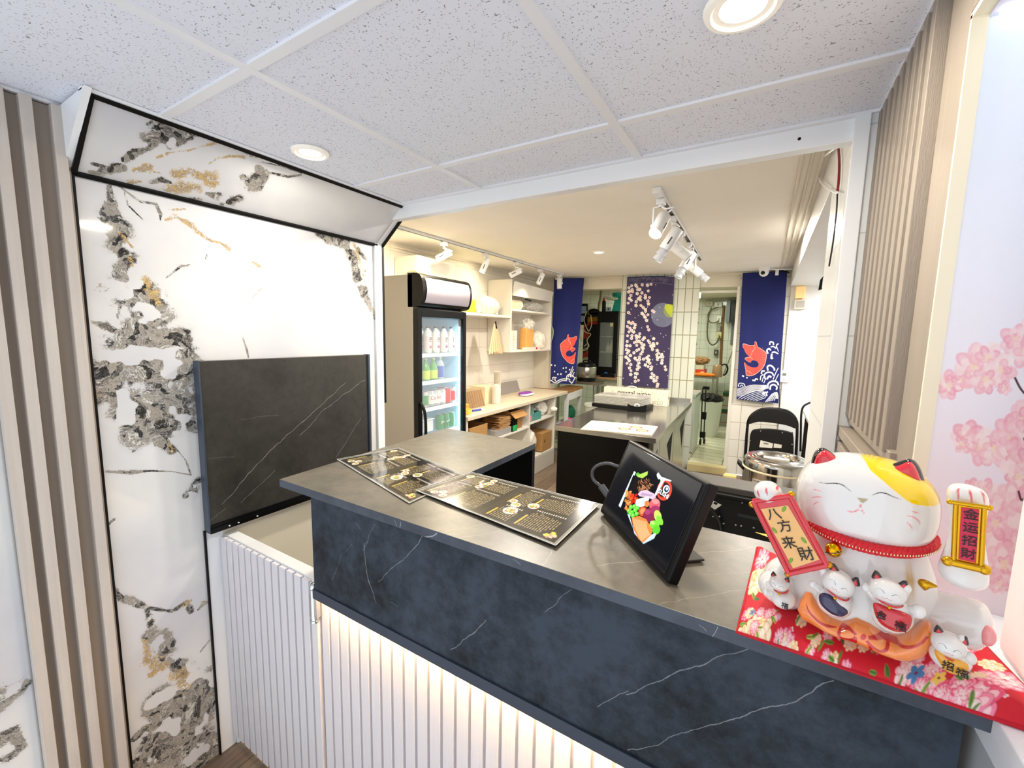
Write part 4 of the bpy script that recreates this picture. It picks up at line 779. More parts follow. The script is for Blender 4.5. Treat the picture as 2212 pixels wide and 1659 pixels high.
sh = .012*np.sin(U*math.pi)*((Vv>.5)*2-1)*np.abs(Vv-.5)*0
B2[...,2] = zz; cu_ = thing('floor_cushion','red cushion printed with big cream and pink flowers under the lucky cat','cushion',(.13,.70,1.152))
cu_.name = 'flowered_cushion'
grid_obj('cover',B2,cv.sample(U*cv.w,Vv*cv.h),vmat('flower_fabric',.75,bump=.15,bscale=900),cu_)
Bb = B2.copy(); Bb[...,2] = 1.1535-.0008*0-np.clip(edge,0,1)*.0; red_ = mat('red_cotton','c3142a',.8,var=.1,vscale=200)
b = MB(); q = [B2[0,0],B2[0,-1],B2[-1,-1],B2[-1,0]]; b.prism([(p[0]*.997+.0004,p[1]*.999+.0006,1.1525) for p in q],(0,0,.0012)); b.build('underside',red_,cu_)
b = MB(); ring = [B2[0,i] for i in range(0,nu,12)]+[B2[j,-1] for j in range(0,nv,12)]+[B2[-1,i] for i in range(nu-1,0,-12)]+[B2[j,0] for j in range(nv-1,0,-12)]; b.tube([r+np.array([0,0,.001]) for r in ring],.0022,6,closed=True); b.build('piping',red_,cu_)
# ================================================================== lucky cat
CB = np.array([.124,.625,1.1820]); cn = nrm([CB[0],CB[1],0]); cr_ = np.array([cn[1],-cn[0],0])
cat = thing('lucky_cat','white porcelain waving cat figurine with a yellow patch, a red scroll and an orange bag','figurine',CB,math.atan2(cr_[1],cr_[0]))
def cxy(px,py,y=0.0):
    d = ray(px,py); P0 = CB+cn*y; t = ((P0-O3)@cn)/(d@cn); q = O3+d*t-CB; return np.array([q@cr_, q[2]])
PORC = mat('white_porcelain','e9e5e0',.08,coat=1); CATP = vmat('painted_porcelain',.08,coat=1); RED = mat('red_glaze','d9222f',.12,coat=1); BLK = mat('black_glaze','1c1513',.12,coat=1); GOLD = mat('gold_paint','d9a520',.22,metal=.85); ORNG = vmat('painted_orange_porcelain',.08,coat=1); CREAMG = mat('cream_orange_glaze','f4b867',.15,coat=1); GREENP = mat('leaf_green_paint','7fae35',.2); PINKP = mat('pink_glaze','f49a9a',.12,coat=1); INK = mat('black_ink','17110f',.25)
def W(mb, name, m, parent=cat, **k): return mb.build(name,m,parent,world=False,**k)
# body, both legs in one surface
b = MB(); b.loft([(-.003,-.012,.062,.068,.045),(.006,-.014,.060,.079,.052),(.03,-.015,.058,.082,.055),(.06,-.014,.058,.080,.053),(.09,-.013,.058,.072,.049),(.115,-.012,.058,.062,.044),(.133,-.012,.058,.052,.040),(.15,-.012,.058,.040,.034)],160)
lg0,lg1 = cxy(1985,1322,.06),cxy(2138,1346,.06); LS = []
for t_ in np.linspace(-.35,1,26):
    r_ = .030*(1-.12*max(0,min(1,t_))); r_ = r_*math.sqrt(max(.02,1-max(0,(t_-.80)/.215)**2)); q_ = lg0+(lg1-lg0)*t_; LS.append((q_[0],.060-.012*t_,q_[1],r_,r_*1.02))
b.loft(LS,80,ax='x'); lend = lg0+(lg1-lg0)*.97
c_ = cxy(1668,1345,.03); b.ball((c_[0]+.004,.034,max(c_[1]+.006,.0215)),.026,.030,.022,n=60,m=36)
x0,z0 = cxy(1690,1262,.04); b.ball((x0+.004,.05,z0),.030,.034,.036,n=60,m=36)
o = W(b,'body',CATP,fix=False)
cv = Canvas(700,600,'e9e5e0'); bx0,bx1,bz0,bz1 = -.14,.14,-.01,.23
def CP(pts,y=.01): return [((cxy(*p,y)[0]-bx0)/(bx1-bx0)*700,(bz1-cxy(*p,y)[1])/(bz1-bz0)*600) for p in pts]
cv.stroke(CP([(1915,1214),(1935,1226),(1960,1234),(1968,1243),(1955,1250),(1957,1260),(1975,1266),(1988,1264)]),2.2,'c9a25a')
for p,q in (((1668,1310),(1666,1325)),((1688,1322),(1684,1338)),((1708,1332),(1706,1348))): cv.stroke(CP([p,((p[0]+q[0])/2+1,(p[1]+q[1])/2),q],.02),5,'d93a48',taper=True)
paint_on(o,cv,bx0,bx1,bz0,bz1,'e9e5e0')
lf = crom([cxy(*p,.012) for p in ((1982,1258),(1985,1250),(1998,1251),(2012,1257),(2026,1266),(2012,1268),(1998,1274),(1990,1268))],4,closed=True)
b = MB(); b.puff(lf,.0105,.005,.003); W(b,'gold_leaf',GOLD)
b = MB(); pc = cxy(2146,1345,.03); b.ball((lend[0]-.004,.0285,lend[1]),.0085,.0065,.0115,n=30,m=16,R=np.array([[math.cos(.9),math.sin(.9),0],[-math.sin(.9),math.cos(.9),0],[0,0,1]])); W(b,'paw_pad',PINKP)
# head with painted face
hl,hr = cxy(1717,1085,.055),cxy(2033,1120,.055); ht,hb = cxy(1872,985,.055),cxy(1880,1197,.045)
hc = np.array([(hl[0]+hr[0])/2,.054,(ht[1]+hb[1])/2+.002]); hw,hh,hd = (hr[0]-hl[0])/2,(ht[1]-hb[1])/2-.001,.054
b = MB(); b.ball(hc,hw,hd,hh,n=420,m=240,e=.84); o = W(b,'head',CATP,fix=False)
cv = Canvas(1000,860,'e9e5e0'); hx0,hx1,hz0,hz1 = -.10,.08,.10,.255
def HP(pts,y=.006): return [((cxy(*p,y)[0]-hx0)/(hx1-hx0)*1000,(hz1-cxy(*p,y)[1])/(hz1-hz0)*860) for p in pts]
k3 = lambda pts: [(1600+x*.1808,940+y*.1808) for x,y in pts]; k4 = lambda pts: [(1900+x*.2412,1000+y*.2412) for x,y in pts]
cv.poly(crom([np.array(p) for p in HP([(1852,988)],.02)+HP([(1866,1004),(1880,1020),(1905,1038),(1935,1062),(1965,1085),(1995,1096),(2026,1103)],.010)+HP([(2040,1080),(2030,1030),(1990,985),(1930,965),(1880,970)],.035)],5,closed=True),'fbd20e')
st = lambda pts,w2,c,tp=True,y=.006: cv.stroke(HP(pts,y),w2,c,taper=tp)
st(k3([(930,573),(1010,582),(1090,578),(1170,580),(1230,600),(1280,635),(1322,668)]),7,'2a2422'); st(k3([(1568,716),(1620,692),(1680,684),(1740,698),(1820,735),(1920,774)]),7,'2a2422')
st(k3([(1250,885),(1310,898),(1370,893),(1415,865),(1442,805)]),7.5,'ee7d88'); st(k3([(1442,805),(1440,850),(1460,895),(1500,937)]),7.5,'ee7d88')
cv.poly(crom([np.array(p) for p in HP(k3([(1398,733),(1450,740),(1518,752),(1500,775),(1460,800),(1440,785),(1415,760)]))],4,closed=True),'b19a6b')
for q in ([(860,664),(900,662),(955,672)],[(830,762),(900,742),(985,737)],[(862,842),(900,812),(946,797)]): st(k3(q),6.5,'f09199')
for q in ([(283,425),(320,438),(360,456)],[(238,458),(300,478),(345,515),(370,562)],[(242,520),(270,545),(296,590)]): st(k4(q),7.5,'f0919c',y=.012)
paint_on(o,cv,hx0,hx1,hz0,hz1,'e9e5e0')
def ear(out,inn,nm,y=.050):
    P = crom([cxy(*p,y) for p in out],5,closed=True); b = MB(); b.puff(P,y,.010,.012); e = W(b,nm,BLK)
    P = crom([cxy(*p,y-.010) for p in inn],5,closed=True); b = MB(); b.puff(P,y-.0045,.0085,.002); o = b.build('inner_ear',RED,e,world=False); return e
ear(k3([(820,415),(838,330),(868,230),(920,165),(985,150),(1060,190),(1130,245),(1210,290),(1290,300),(1200,360),(1000,400)]),k3([(842,415),(870,330),(910,235),(985,188),(1060,215),(1120,265),(1205,335),(1110,350),(950,385)]),'ear',.042)
ear([(1898,1012),(1925,1003),(1945,996),(1965,991),(1980,999),(1992,1020),(1999,1052),(1980,1052),(1935,1030)],[(1917,1016),(1943,1006),(1964,999),(1977,1008),(1987,1030),(1991,1048),(1960,1034)],'ear',.042)
# left paw and scroll
pc = cxy(1657,1065,-.006); b = MB(); b.ball((pc[0],-.002,pc[1]),.0165,.017,.0150,n=120,m=70); b.loft([(.045,-.078,.035,.012,.014),(.08,-.088,.026,.015,.016),(.12,-.103,.014,.015,.015),(.150,pc[0],.004,.015,.014),(.166,pc[0],-.002,.008,.008)],60); o = W(b,'left_arm',CATP,fix=False)
cv = Canvas(400,400,'e9e5e0'); ax0,ax1,az0,az1 = -.14,-.08,.13,.19
AP = lambda pts,y=-.018: [((cxy(*p,y)[0]-ax0)/(ax1-ax0)*400,(az1-cxy(*p,y)[1])/(az1-az0)*400) for p in pts]
for q in ([(195,660),(205,700),(228,745)],[(300,632),(305,670),(325,722)],[(408,635),(415,655),(425,678)]): cv.stroke(AP(k3(q)),17,'e55a62',taper=True)
paint_on(o,cv,ax0,ax1,az0,az1,'e9e5e0')
ys = -.014; sco = [cxy(*p,ys) for p in k3([(150,790),(590,725),(1030,1555),(575,1655)])]; sci = [cxy(*p,ys-.004) for p in k3([(232,890),(558,845),(940,1498),(620,1605)])]
b = MB(); b.prism([(p[0],ys,p[1]) for p in sco],(0,.008,0)); W(b,'scroll',RED,bevel=.003,seg=3)
b = MB()
for i in range(4): p,q = sco[i],sco[(i+1)%4]; b.tube([(p[0],ys,p[1]),(q[0],ys,q[1])],.0034,10)
W(b,'scroll_rim',RED)
b = MB(); b.prism([(p[0],ys-.0012,p[1]) for p in sci],(0,.002,0)); W(b,'scroll_paper',CREAMG,bevel=.0004)
for p in ((130,835),(600,715),(1050,1560),(560,1668)): b = MB(); q = cxy(*k3([p])[0],ys); b.ball((q[0],ys+.003,q[1]),.0042,.0042,.0042,n=20,m=12); W(b,'gold_knob',GOLD)
Rw = cr_; sdn = sco[3]-sco[0]; ang = math.atan2(-sdn[0],sdn[1])    # tilt of the scroll
def cw(x,y,z): return CB+cr_*x+cn*y+np.array([0,0,z])
upl = nrm(-(sdn[0]*cr_+sdn[1]*np.array([0,0,1]))); rl = nrm(sco[1]-sco[0]); rgt = rl[0]*cr_+rl[1]*np.array([0,0,1])
for ch,p,sz in (('八',(395,950),.0165),('方',(530,1095),.0165),('来',(578,1295),.0165),('財',(785,1430),.0180)):
    q = cxy(*k3([p])[0],ys-.002); text(ch,INK,'calligraphy',cat,cw(q[0],ys-.0022,q[1]),rgt,upl,sz,.0004)
for p,a in (((517,885),1.2),((403,1138),-.8),((752,1258),-.8),((597,1500),1.2)):
    q = cxy(*k3([p])[0],ys-.002); t_ = np.linspace(0,6.283,16,False); ln = .0042; b = MB(); b.puff([(q[0]+ln*math.cos(x)*math.cos(a)-.0019*math.sin(x)*math.sin(a),q[1]+ln*math.cos(x)*math.sin(a)+.0019*math.sin(x)*math.cos(a)) for x in t_],ys-.0015,.0009,.0002,rings=4); W(b,'leaf_motif',GREENP)
# raised right arm with gold-framed scroll
ya = .012; rows_ = [(1048,2078,2100),(1051,2058,2122),(1058,2048,2132),(1070,2043,2139),(1085,2043,2140),(1105,2047,2135),(1130,2050,2131),(1155,2049,2130),(1180,2044,2132),(1205,2035,2137),(1230,2024,2141),(1245,2021,2141),(1258,2028,2134),(1266,2045,2118),(1269,2065,2100)]
secs = []
for py,xl,xr in rows_:
    a,c = cxy(xl,py+(2040-2092)*0,ya),cxy(xr,py,ya); m2 = (a[0]+c[0])/2; z2 = cxy((xl+xr)/2,py,ya)[1]; secs.append((z2,m2,ya+.002,(c[0]-a[0])/2,min((c[0]-a[0])/2*.85,.020)))
b = MB(); b.loft(secs[::-1],120); o = W(b,'waving_arm',CATP,fix=False,sub=1)
cv = Canvas(400,400,'e9e5e0'); ax0,ax1,az0,az1 = .04,.11,.18,.235
for q in ([(712,252),(705,280),(712,318)],[(815,258),(822,300),(832,345)],[(938,282),(948,325),(955,366)]): cv.stroke([((cxy(*p,-.005)[0]-ax0)/(ax1-ax0)*400,(az1-cxy(*p,-.005)[1])/(az1-az0)*400) for p in k4(q)],15,'e55a62',taper=True)
paint_on(o,cv,ax0,ax1,az0,az1,'e9e5e0')
yg = -.010; go = [cxy(*p,yg) for p in k4([(682,365),(938,402),(908,955),(662,870)])]; gi = [cxy(*p,yg-.002) for p in k4([(732,400),(895,420),(865,902),(707,865)])]
b = MB(); b.prism([(p[0],yg,p[1]) for p in go],(0,.010,0))
for i in (1,3): p,q = go[i],go[(i+1)%4]; b.tube([(p[0],yg,p[1]),(q[0],yg,q[1])],.0022,10)
for p,q,r in (((630,348),(985,402),.0022),((612,880),(940,955),.0042)): p,q = cxy(*k4([p])[0],yg),cxy(*k4([q])[0],yg); b.tube([(p[0],yg,p[1]),(q[0],yg,q[1])],r,14); b.ball((p[0],yg,p[1]),r*1.25,n=16,m=10); b.ball((q[0],yg,q[1]),r*1.25,n=16,m=10)
W(b,'gold_frame',GOLD,bevel=.0006)
b = MB(); b.prism([(p[0],yg-.0012,p[1]) for p in gi],(0,.002,0)); W(b,'crimson_slip',mat('crimson_glitter','cf1f45',.3,var=.25,vscale=900),bevel=.0003)
g1 = nrm(go[1]-go[0]); rgt2 = g1[0]*cr_+g1[1]*np.array([0,0,1]); g2 = nrm(go[0]-go[3]); up2 = g2[0]*cr_+g2[1]*np.array([0,0,1])
for ch,p in (('金',(820,472)),('运',(815,588)),('招',(808,706)),('財',(797,822))):
    q = cxy(*k4([p])[0],yg-.002); text(ch,INK,'calligraphy',cat,cw(q[0],yg-.0018,q[1]),rgt2,up2,.0118,.0004)
# braided collar and bell
cl,cr2 = cxy(1733,1125,.05),cxy(2014,1190,.05); cc = np.array([(cl[0]+cr2[0])/2,.054,.134]); rx = (cr2[0]-cl[0])/2-.001
b = MB()
for s_ in range(3):
    P = []
    for i in range(360):
        t_ = i/360*6.283; ph = t_*26+s_*2.094; rr = .0034; P.append((cc[0]+(rx+rr*math.cos(ph))*math.cos(t_),cc[1]+(.051+rr*math.cos(ph))*math.sin(t_),cc[2]-.004*abs(math.sin(t_))*0-.003*math.sin(-t_)*0+rr*math.sin(ph)-.011*max(0,-math.sin(t_)))); 
    b.tube(P,.0040,8,closed=True)
W(b,'collar',mat('red_braid','d81c28',.45))
b = MB()
for i in range(70): t_ = math.pi+i/70*math.pi; b.ball((cc[0]+(rx+.0078)*math.cos(t_),cc[1]+(.0588)*math.sin(t_),cc[2]-.010*max(0,-math.sin(t_))-.0015),.0007,.0007,.0014,n=6,m=4)
W(b,'gold_thread',mat('gold_thread','f0dcae',.25,metal=.5))
bc = cxy(1800,1189,-.004); b = MB(); b.ball((bc[0],-.002,bc[1]),.0088,n=48,m=30); bell = W(b,'bell',mat('bell_gold','e0a612',.14,metal=1))
b = MB(); b.tube([(bc[0]+.0089*math.cos(a),-.002-.0089*math.sin(a)*.98,bc[1]-.001+.0035*math.cos(a)) for a in np.linspace(.5,2.7,16)],.0006,6); b.ball((bc[0]+.005,-.0098,bc[1]+.0022),.0013,.0008,.0013,n=10,m=8); b.build('bell_slit',BLK,bell,world=False)
# orange bag
k5 = lambda pts: [(1620+x*.18083,1180+y*.18083) for x,y in pts]; yb = .018
secs = []
for x_,yt_,yb_ in ((1724,1308,1318),(1727,1290,1332),(1735,1276,1350),(1748,1277,1363),(1765,1300,1378),(1790,1326,1396),(1815,1334,1409),(1845,1322,1421),(1875,1337,1431),(1905,1362,1438),(1935,1372,1441),(1965,1362,1441),(1988,1344,1437),(2002,1342,1430),(2010,1352,1416),(2014,1372,1396)):
    a_,c_ = cxy(x_,yt_,.012),cxy(x_,yb_,.0); lo = max(c_[1],-.001); k = 1-abs((x_-1868)/150)**2.2; secs.append(((a_[0]+c_[0])/2,.014,(a_[1]+lo)/2,.008+.020*max(k,0)**.5,(a_[1]-lo)/2))
X_ = np.array(secs); xi = np.linspace(X_[0,0],X_[-1,0],300); S_ = [tuple([x_]+[float(np.interp(x_,X_[:,0],X_[:,k])) for k in range(1,5)]) for x_ in xi]
Sm = np.array(S_); 
for _ in range(3): Sm[1:-1,1:] = (Sm[:-2,1:]+2*Sm[1:-1,1:]+Sm[2:,1:])/4
b = MB(); b.loft([tuple(q) for q in Sm],170,ax='x'); o = W(b,'orange_bag',ORNG,fix=False)
cv = Canvas(900,560,'f98f45'); gx0,gx1,gz0,gz1 = -.08,.075,-.02,.075
GP = lambda pts,y=-.002: [((cxy(*p,y)[0]-gx0)/(gx1-gx0)*900,(gz1-cxy(*p,y)[1])/(gz1-gz0)*560) for p in k5(pts)]
cv.stroke(GP([(670,680),(720,770),(820,860),(930,920),(1040,945)]),19,'c81a14',taper=True); cv.stroke(GP([(1420,1045),(1560,1085),(1680,1130),(1850,1180),(2000,1160),(2120,1080)]),15,'cc2a18')
for q in ([(1275,1000),(1200,950),(1110,950),(1070,1000),(1120,1050),(1220,1060),(1275,1025)],[(1420,1040),(1520,1060),(1640,1110),(1630,1180),(1560,1190),(1470,1140),(1400,1070)]): cv.stroke(GP(q),19,'c8140f')
for q in ([(960,1080),(1080,1100),(1200,1080),(1280,1040),(1285,1100),(1240,1160),(1180,1190),(1100,1185),(1040,1130)],[(1400,1080),(1440,1110),(1480,1200),(1550,1290),(1750,1345),(1640,1370),(1530,1330),(1460,1260),(1435,1180)]): cv.poly(crom([np.array(p) for p in GP(q)],4,closed=True),'dc1220')
cv.ell(*GP([(1360,1030)])[0],14,20,.4,'dc1220')
cv.poly(crom([np.array(p) for p in GP([(1250,800),(1340,820),(1450,900),(1560,1000),(1500,1010),(1380,930),(1240,880),(1150,860)])],4,closed=True),'f7a94a',.35)
paint_on(o,cv,gx0,gx1,gz0,gz1,'f98f45')
# four kittens
def kitten(head,hwid,hhei,body,bw,bh,tilt,y,bib,bibm,arms,nm='kitten_figure',glyph=None,gcol=None,dots=()):
    sx,sz = .00044,.00052; hx,hz = cxy(*head,y); bx,bz = cxy(*body,y); ct_,st_ = math.cos(tilt),math.sin(tilt); R = np.array([[ct_,0,st_],[0,1,0],[-st_,0,ct_]])
    b = MB(); b.ball((bx,y,bz),bw*sx,.017,bh*sz,n=40,m=24); b.ball((hx,y-.004,hz),hwid*sx,.0145,hhei*sz,n=44,m=26,R=R,e=.9)
    for p,r in arms: ax_,az_ = cxy(*p,y-.004); b.ball((ax_,y-.003,az_),r*sx,r*sx,r*sz,n=20,m=12); b.cyl((ax_,y-.003,az_),((ax_+bx*1)/2*1.0,y+.001,(az_*.45+bz*.55)),r*sx*.95,r*sx*1.1,n=16)
    k = W(b,nm,PORC); hf = y-.004-.0142
    def hp(u,v,dy=0): q = R @ np.array([u*hwid*sx,0,v*hhei*sz]); d = math.sqrt(max(0,1-u*u*.95-v*v*.95)); return (hx+q[0],y-.004-.0148*d-dy,hz+q[2])
    for s_ in (-1,1):
        e0 = R @ np.array([s_*.62*hwid*sx,0,.80*hhei*sz]); ex,ez = hx+e0[0],hz+e0[2]; q = .32*hwid*sx
        O_ = [(ex-q,ez-q*.6),(ex-q*.5+s_*q*.3,ez+q*1.0),(ex+s_*q*.5,ez+q*1.35),(ex+q*.5+s_*q*.3,ez+q*.9),(ex+q,ez-q*.6)]
        b = MB(); b.puff(crom(O_,4,closed=True),y-.003,.0035,.003,rings=5); e = b.build('ear',BLK,k,world=False)
        b = MB(); b.puff([((p[0]-ex)*.5+ex+.0004*s_,(p[1]-ez)*.55+ez) for p in crom(O_,4,closed=True)],y-.0060,.0012,.0005,rings=4); b.build('inner_ear',RED,k,world=False)
        b = MB(); b.tube([hp(s_*.40+u*.22,.12+.20*(1-u*u)) for u in np.linspace(-1,1,9)],.00028,5); b.build('closed_eye',mat('grey_brush_line','8a8078',.3),k,world=False)
    b = MB(); b.tube([hp(-.26,-.22),hp(-.13,-.32),hp(0,-.20),hp(.13,-.32),hp(.26,-.22)],.00026,5)
    for s_ in (-1,1):
        for v in (-.10,-.30): b.tube([hp(s_*.62,v),hp(s_*.78,v+.04)],.00026,5)
    b.build('mouth_and_whiskers',mat('pink_brush_line','f08f93',.3),k,world=False)
    nx_,nz_ = (hx*.52+bx*.48),(hz*.5+bz*.5)
    b = MB(); b.tube([(hx+(bx-hx)*.35+math.cos(a)*hwid*sx*.72,y-.002+math.sin(a)*.014,hz-hhei*sz*.78+math.cos(a)*-st_*hwid*sx*.7-.0008*math.sin(-a)) for a in np.linspace(math.pi,2*math.pi,18)],.0011,7); b.build('collar',RED,k,world=False)
    if bib:
        P = [((bx+u*bw*sx),(bz+v*bh*sz)) for u,v in bib]; b = MB(); b.puff(crom(P,4,closed=True),y-.0120,.0064,.001,rings=6); b.build('bib',bibm,k,world=False)
    b = MB(); b.ball((hx+(bx-hx)*.5,y-.0175,hz-hhei*sz*.98),.0018,.0014,.0018,n=14,m=10); b.build('bell',GOLD,k,world=False)
    if glyph:
        for g_,(u,v),s_ in glyph: t_ = text(g_,gcol or INK,'calligraphy',None,cw(bx+u*bw*sx,y-.0192,bz+v*bh*sz),cr_,(0,0,1),s_,.0006); t_.data.transform(wm(k).inverted()); t_.parent = k
    return k
NAVY = mat('navy_bib','231a4a',.15,coat=1); REDB = mat('red_bib','cf1f2b',.15,coat=1); YELB = mat('amber_bib','f0a92c',.15,coat=1)
kitten((1685,1256),26,17,(1692,1292),33,24,.05,.004,None,None,[((1660,1262),8),((1655,1280),9)],glyph=[('福',(.35,.0),.0085)])
kitten((1812,1256),38,28,(1802,1300),42,34,.42,-.006,[(-.75,.55),(-.2,.75),(.75,.05),(.5,-.5),(-.1,-.55),(-.7,-.1)],NAVY,[((1778,1232),11),((1756,1262),11)])
kitten((1918,1272),38,26,(1925,1326),44,40,.08,-.010,[(-.85,.55),(-.3,.62),(.4,.62),(.85,.45),(.72,-.35),(.1,-.62),(-.55,-.35)],REDB,[((1872,1270),11),((1957,1272),11),((1984,1322),15)],glyph=[('金',(-.45,.15),.0095),('福',(.42,-.1),.0105)])
kitten((2048,1387),32,23,(2052,1420),38,27,.12,-.004,[(-.8,.65),(-.2,.6),(.7,.45),(.65,-.4),(.0,-.75),(-.5,-.3)],YELB,[((2078,1382),9),((2094,1423),13)],glyph=[('招',(-.15,-.05),.0100),('福',(.48,-.2),.0100)])
# ================================================================== kitchen furniture and goods
KRAFT = mat('kraft_cardboard','b98c54',.75,var=.1,vscale=30); KRAFT2 = mat('kraft_inside','96703f',.8); TAPE = mat('packing_tape','d2b083',.25)
STEEL = mat('brushed_steel','b9b6ad',.28,metal=.9,var=.06,vscale=4,stretch=(1,40,1)); STEELD = mat('dull_steel','8f8b82',.35,metal=.8,var=.08,vscale=6)
PLAST = mat('clear_plastic_film','f3f1ea',.15,alpha=.62,coat=.4); PLASTW = mat('white_plastic_film','f6efe2',.3,var=.06,vscale=30); BLKP = mat('black_plastic','070708',.38,spec=.35); WLAM = mat('white_melamine','f1ece1',.35)
def crumple(mb, c, rx, ry, rz, seed=0, amp=.25, n=34, m=22, fr=3.0):
    g = np.random.default_rng(seed); ks = g.normal(size=(7,3))*fr; ph = g.random(7)*6.28; vs = []; fs = []
    for j in range(m+1):
        a = -math.pi/2+math.pi*j/m
        for i in range(n):
            t = 2*math.pi*i/n; d = np.array([math.cos(a)*math.cos(t),math.cos(a)*math.sin(t),math.sin(a)])
            q = 1+amp*sum(abs(math.sin(ks[k]@d+ph[k]))-.6 for k in range(7))/3.5; vs.append(np.array(c)+d*q*np.array([rx,ry,rz]))
    zmin = c[2]-rz*.92; vs = [np.array([v[0],v[1],max(v[2],zmin)]) for v in vs]
    for j in range(m):
        for i in range(n): fs.append((j*n+i,j*n+(i+1)%n,(j+1)*n+(i+1)%n,(j+1)*n+i))
    return mb.add(vs,fs,False)
def crate(name, label, cat_, a, c, m, open_=False, flap=False, tape=True, patch=None, group=None, side='+x'):
    (x0,y0,z0),(x1,y1,z1) = [min(p,q) for p,q in zip(a,c)],[max(p,q) for p,q in zip(a,c)]
    t = thing(name,label,cat_,((x0+x1)/2,(y0+y1)/2,z0),0,group); b = MB(); k = .004
    if open_:
        b.box((x0,y0,z0),(x1,y1,z0+k)); b.box((x0,y0,z0),(x0+k,y1,z1)); b.box((x1-k,y0,z0),(x1,y1,z1)); b.box((x0+k,y0,z0),(x1-k,y0+k,z1)); b.box((x0+k,y1-k,z0),(x1-k,y1,z1))
    else: b.box((x0,y0,z0),(x1,y1,z1))
    b.build('carton',m,t,bevel=.0015,seg=1)
    if tape and not open_:
        b = MB(); ym = (y0+y1)/2; b.box((x0-.0006,ym-.02,z1),(x1+.0006,ym+.02,z1+.0008)); b.box((x1,ym-.02,z1-.05),(x1+.0008,ym+.02,z1+.0008)); b.build('tape',TAPE,t)
    if open_ and flap: b = MB(); b.prism([(x1,y0,z1),(x1,y1,z1),(x1+.07,y1,z1-.055),(x1+.07,y0,z1-.055)],(.002,0,.003)); b.prism([(x0,y0,z1),(x1,y0,z1),(x1,y0-.06,z1+.03),(x0,y0-.06,z1+.03)],(0,0,.003)); b.build('flap',m,t)
    if patch:
        pm,(u0,v0,u1,v1) = patch; b = MB()
        if side == '+x': b.box((x1,y0+(y1-y0)*u0,z0+(z1-z0)*v0),(x1+.001,y0+(y1-y0)*u1,z0+(z1-z0)*v1))
        else: b.box((x0+(x1-x0)*u0,y0-.001,z0+(z1-z0)*v0),(x0+(x1-x0)*u1,y0,z0+(z1-z0)*v1))
        b.build('printed_label',pm,t)
    return t
# ---- refrigerator
fx, fy0, fy1, fz = -2.10, 2.205, 2.765, 1.715
fr = thing('display_refrigerator','tall grey and black glass-door drinks refrigerator glowing blue inside','refrigerator',(-2.4,2.48,0)); GREYM = mat('grey_refrigerator_side','a8a49e',.42,var=.03,vscale=3)
b = MB(); b.box((-2.64,fy0,.03),(fx-.045,fy0+.03,1.95)); b.box((-2.64,fy1-.03,.03),(fx-.045,fy1,1.95)); b.box((-2.64,fy0+.03,1.67),(fx-.045,fy1-.03,1.95)); b.box((-2.64,fy0+.03,.03),(fx-.045,fy1-.03,.30)); b.box((-2.64,fy0+.03,.30),(-2.61,fy1-.03,1.67)); b.build('cabinet',GREYM,fr,bevel=.003)
LIN = mat('white_blue_liner','b9dcec',.4); b = MB(); b.box((-2.609,fy0+.031,.30),(-2.60,fy1-.031,1.668)); b.box((-2.60,fy0+.031,.30),(fx-.06,fy0+.036,1.668)); b.box((-2.60,fy1-.036,.30),(fx-.06,fy1-.031,1.668)); b.box((-2.60,fy0+.036,.301),(fx-.06,fy1-.036,.31)); b.box((-2.60,fy0+.036,1.655),(fx-.06,fy1-.036,1.668)); b.build('liner',LIN,fr)
b = MB(); b.box((-2.143,fy1-.052,.36),(-2.133,fy1-.040,1.60)); b.build('led_bar',mat('cool_led_bar','dff6ff',emit=5,ecol='9fe0ff'),fr)
b = MB()
for a,c in (((fy0,.30),(fy0+.045,fz)),((fy1-.040,.30),(fy1,fz)),((fy0+.045,.30),(fy1-.04,.345)),((fy0+.045,fz-.055),(fy1-.04,fz))): b.box((fx-.04,a[0],a[1]),(fx,c[0],c[1]))
b.build('door_frame',BLKP,fr,bevel=.004)
b = MB(); b.box((fx-.028,fy0+.045,.345),(fx-.022,fy1-.04,fz-.055)); b.build('door_glass',mat('refrigerator_glass','ffffff',.02,alpha=.10,spec=.8),fr)
b = MB(); b.tube(crom([(fx+.002,fy0+.022,.62),(fx+.035,fy0+.03,.70),(fx+.04,fy0+.034,.84),(fx+.035,fy0+.03,.98),(fx+.002,fy0+.022,1.05)],6),.011,12); b.build('handle',BLKP,fr)
b = MB(); sec = [(-2.19,1.725),(-2.10,1.728),(-2.062,1.76),(-2.045,1.84),(-2.06,1.92),(-2.10,1.955),(-2.19,1.96)]; sec = crom([np.array(q) for q in sec],4); b.prism([(q[0],fy0,q[1]) for q in sec],(0,fy1-fy0,0)); b.build('sign_housing',BLKP,fr)
b = MB(); s2 = [(q[0]+.0025,q[1]) for q in crom([np.array(q) for q in ((-2.085,1.745),(-2.060,1.765),(-2.043,1.84),(-2.058,1.915),(-2.082,1.935))],5)]; n_ = len(s2); b.add([(q[0],fy0+.035,q[1]) for q in s2]+[(q[0],fy1-.03,q[1]) for q in s2],[(i,i+1,n_+i+1,n_+i) for i in range(n_-1)],True); b.build('sign_panel',mat('unlit_sign_panel','b0a9b6',.25),fr,fix=False)
b = MB(); b.box((-2.62,fy0+.02,0),(-2.56,fy0+.08,.03)); b.box((-2.62,fy1-.08,0),(-2.56,fy1-.02,.03)); b.box((-2.2,fy0+.02,0),(-2.14,fy0+.08,.03)); b.box((-2.2,fy1-.08,0),(-2.14,fy1-.02,.03)); b.build('feet',BLKP,fr)
WIRE = mat('white_wire_shelf','eaf6fa',.3); SH = [1.385,1.180,.977,.775]
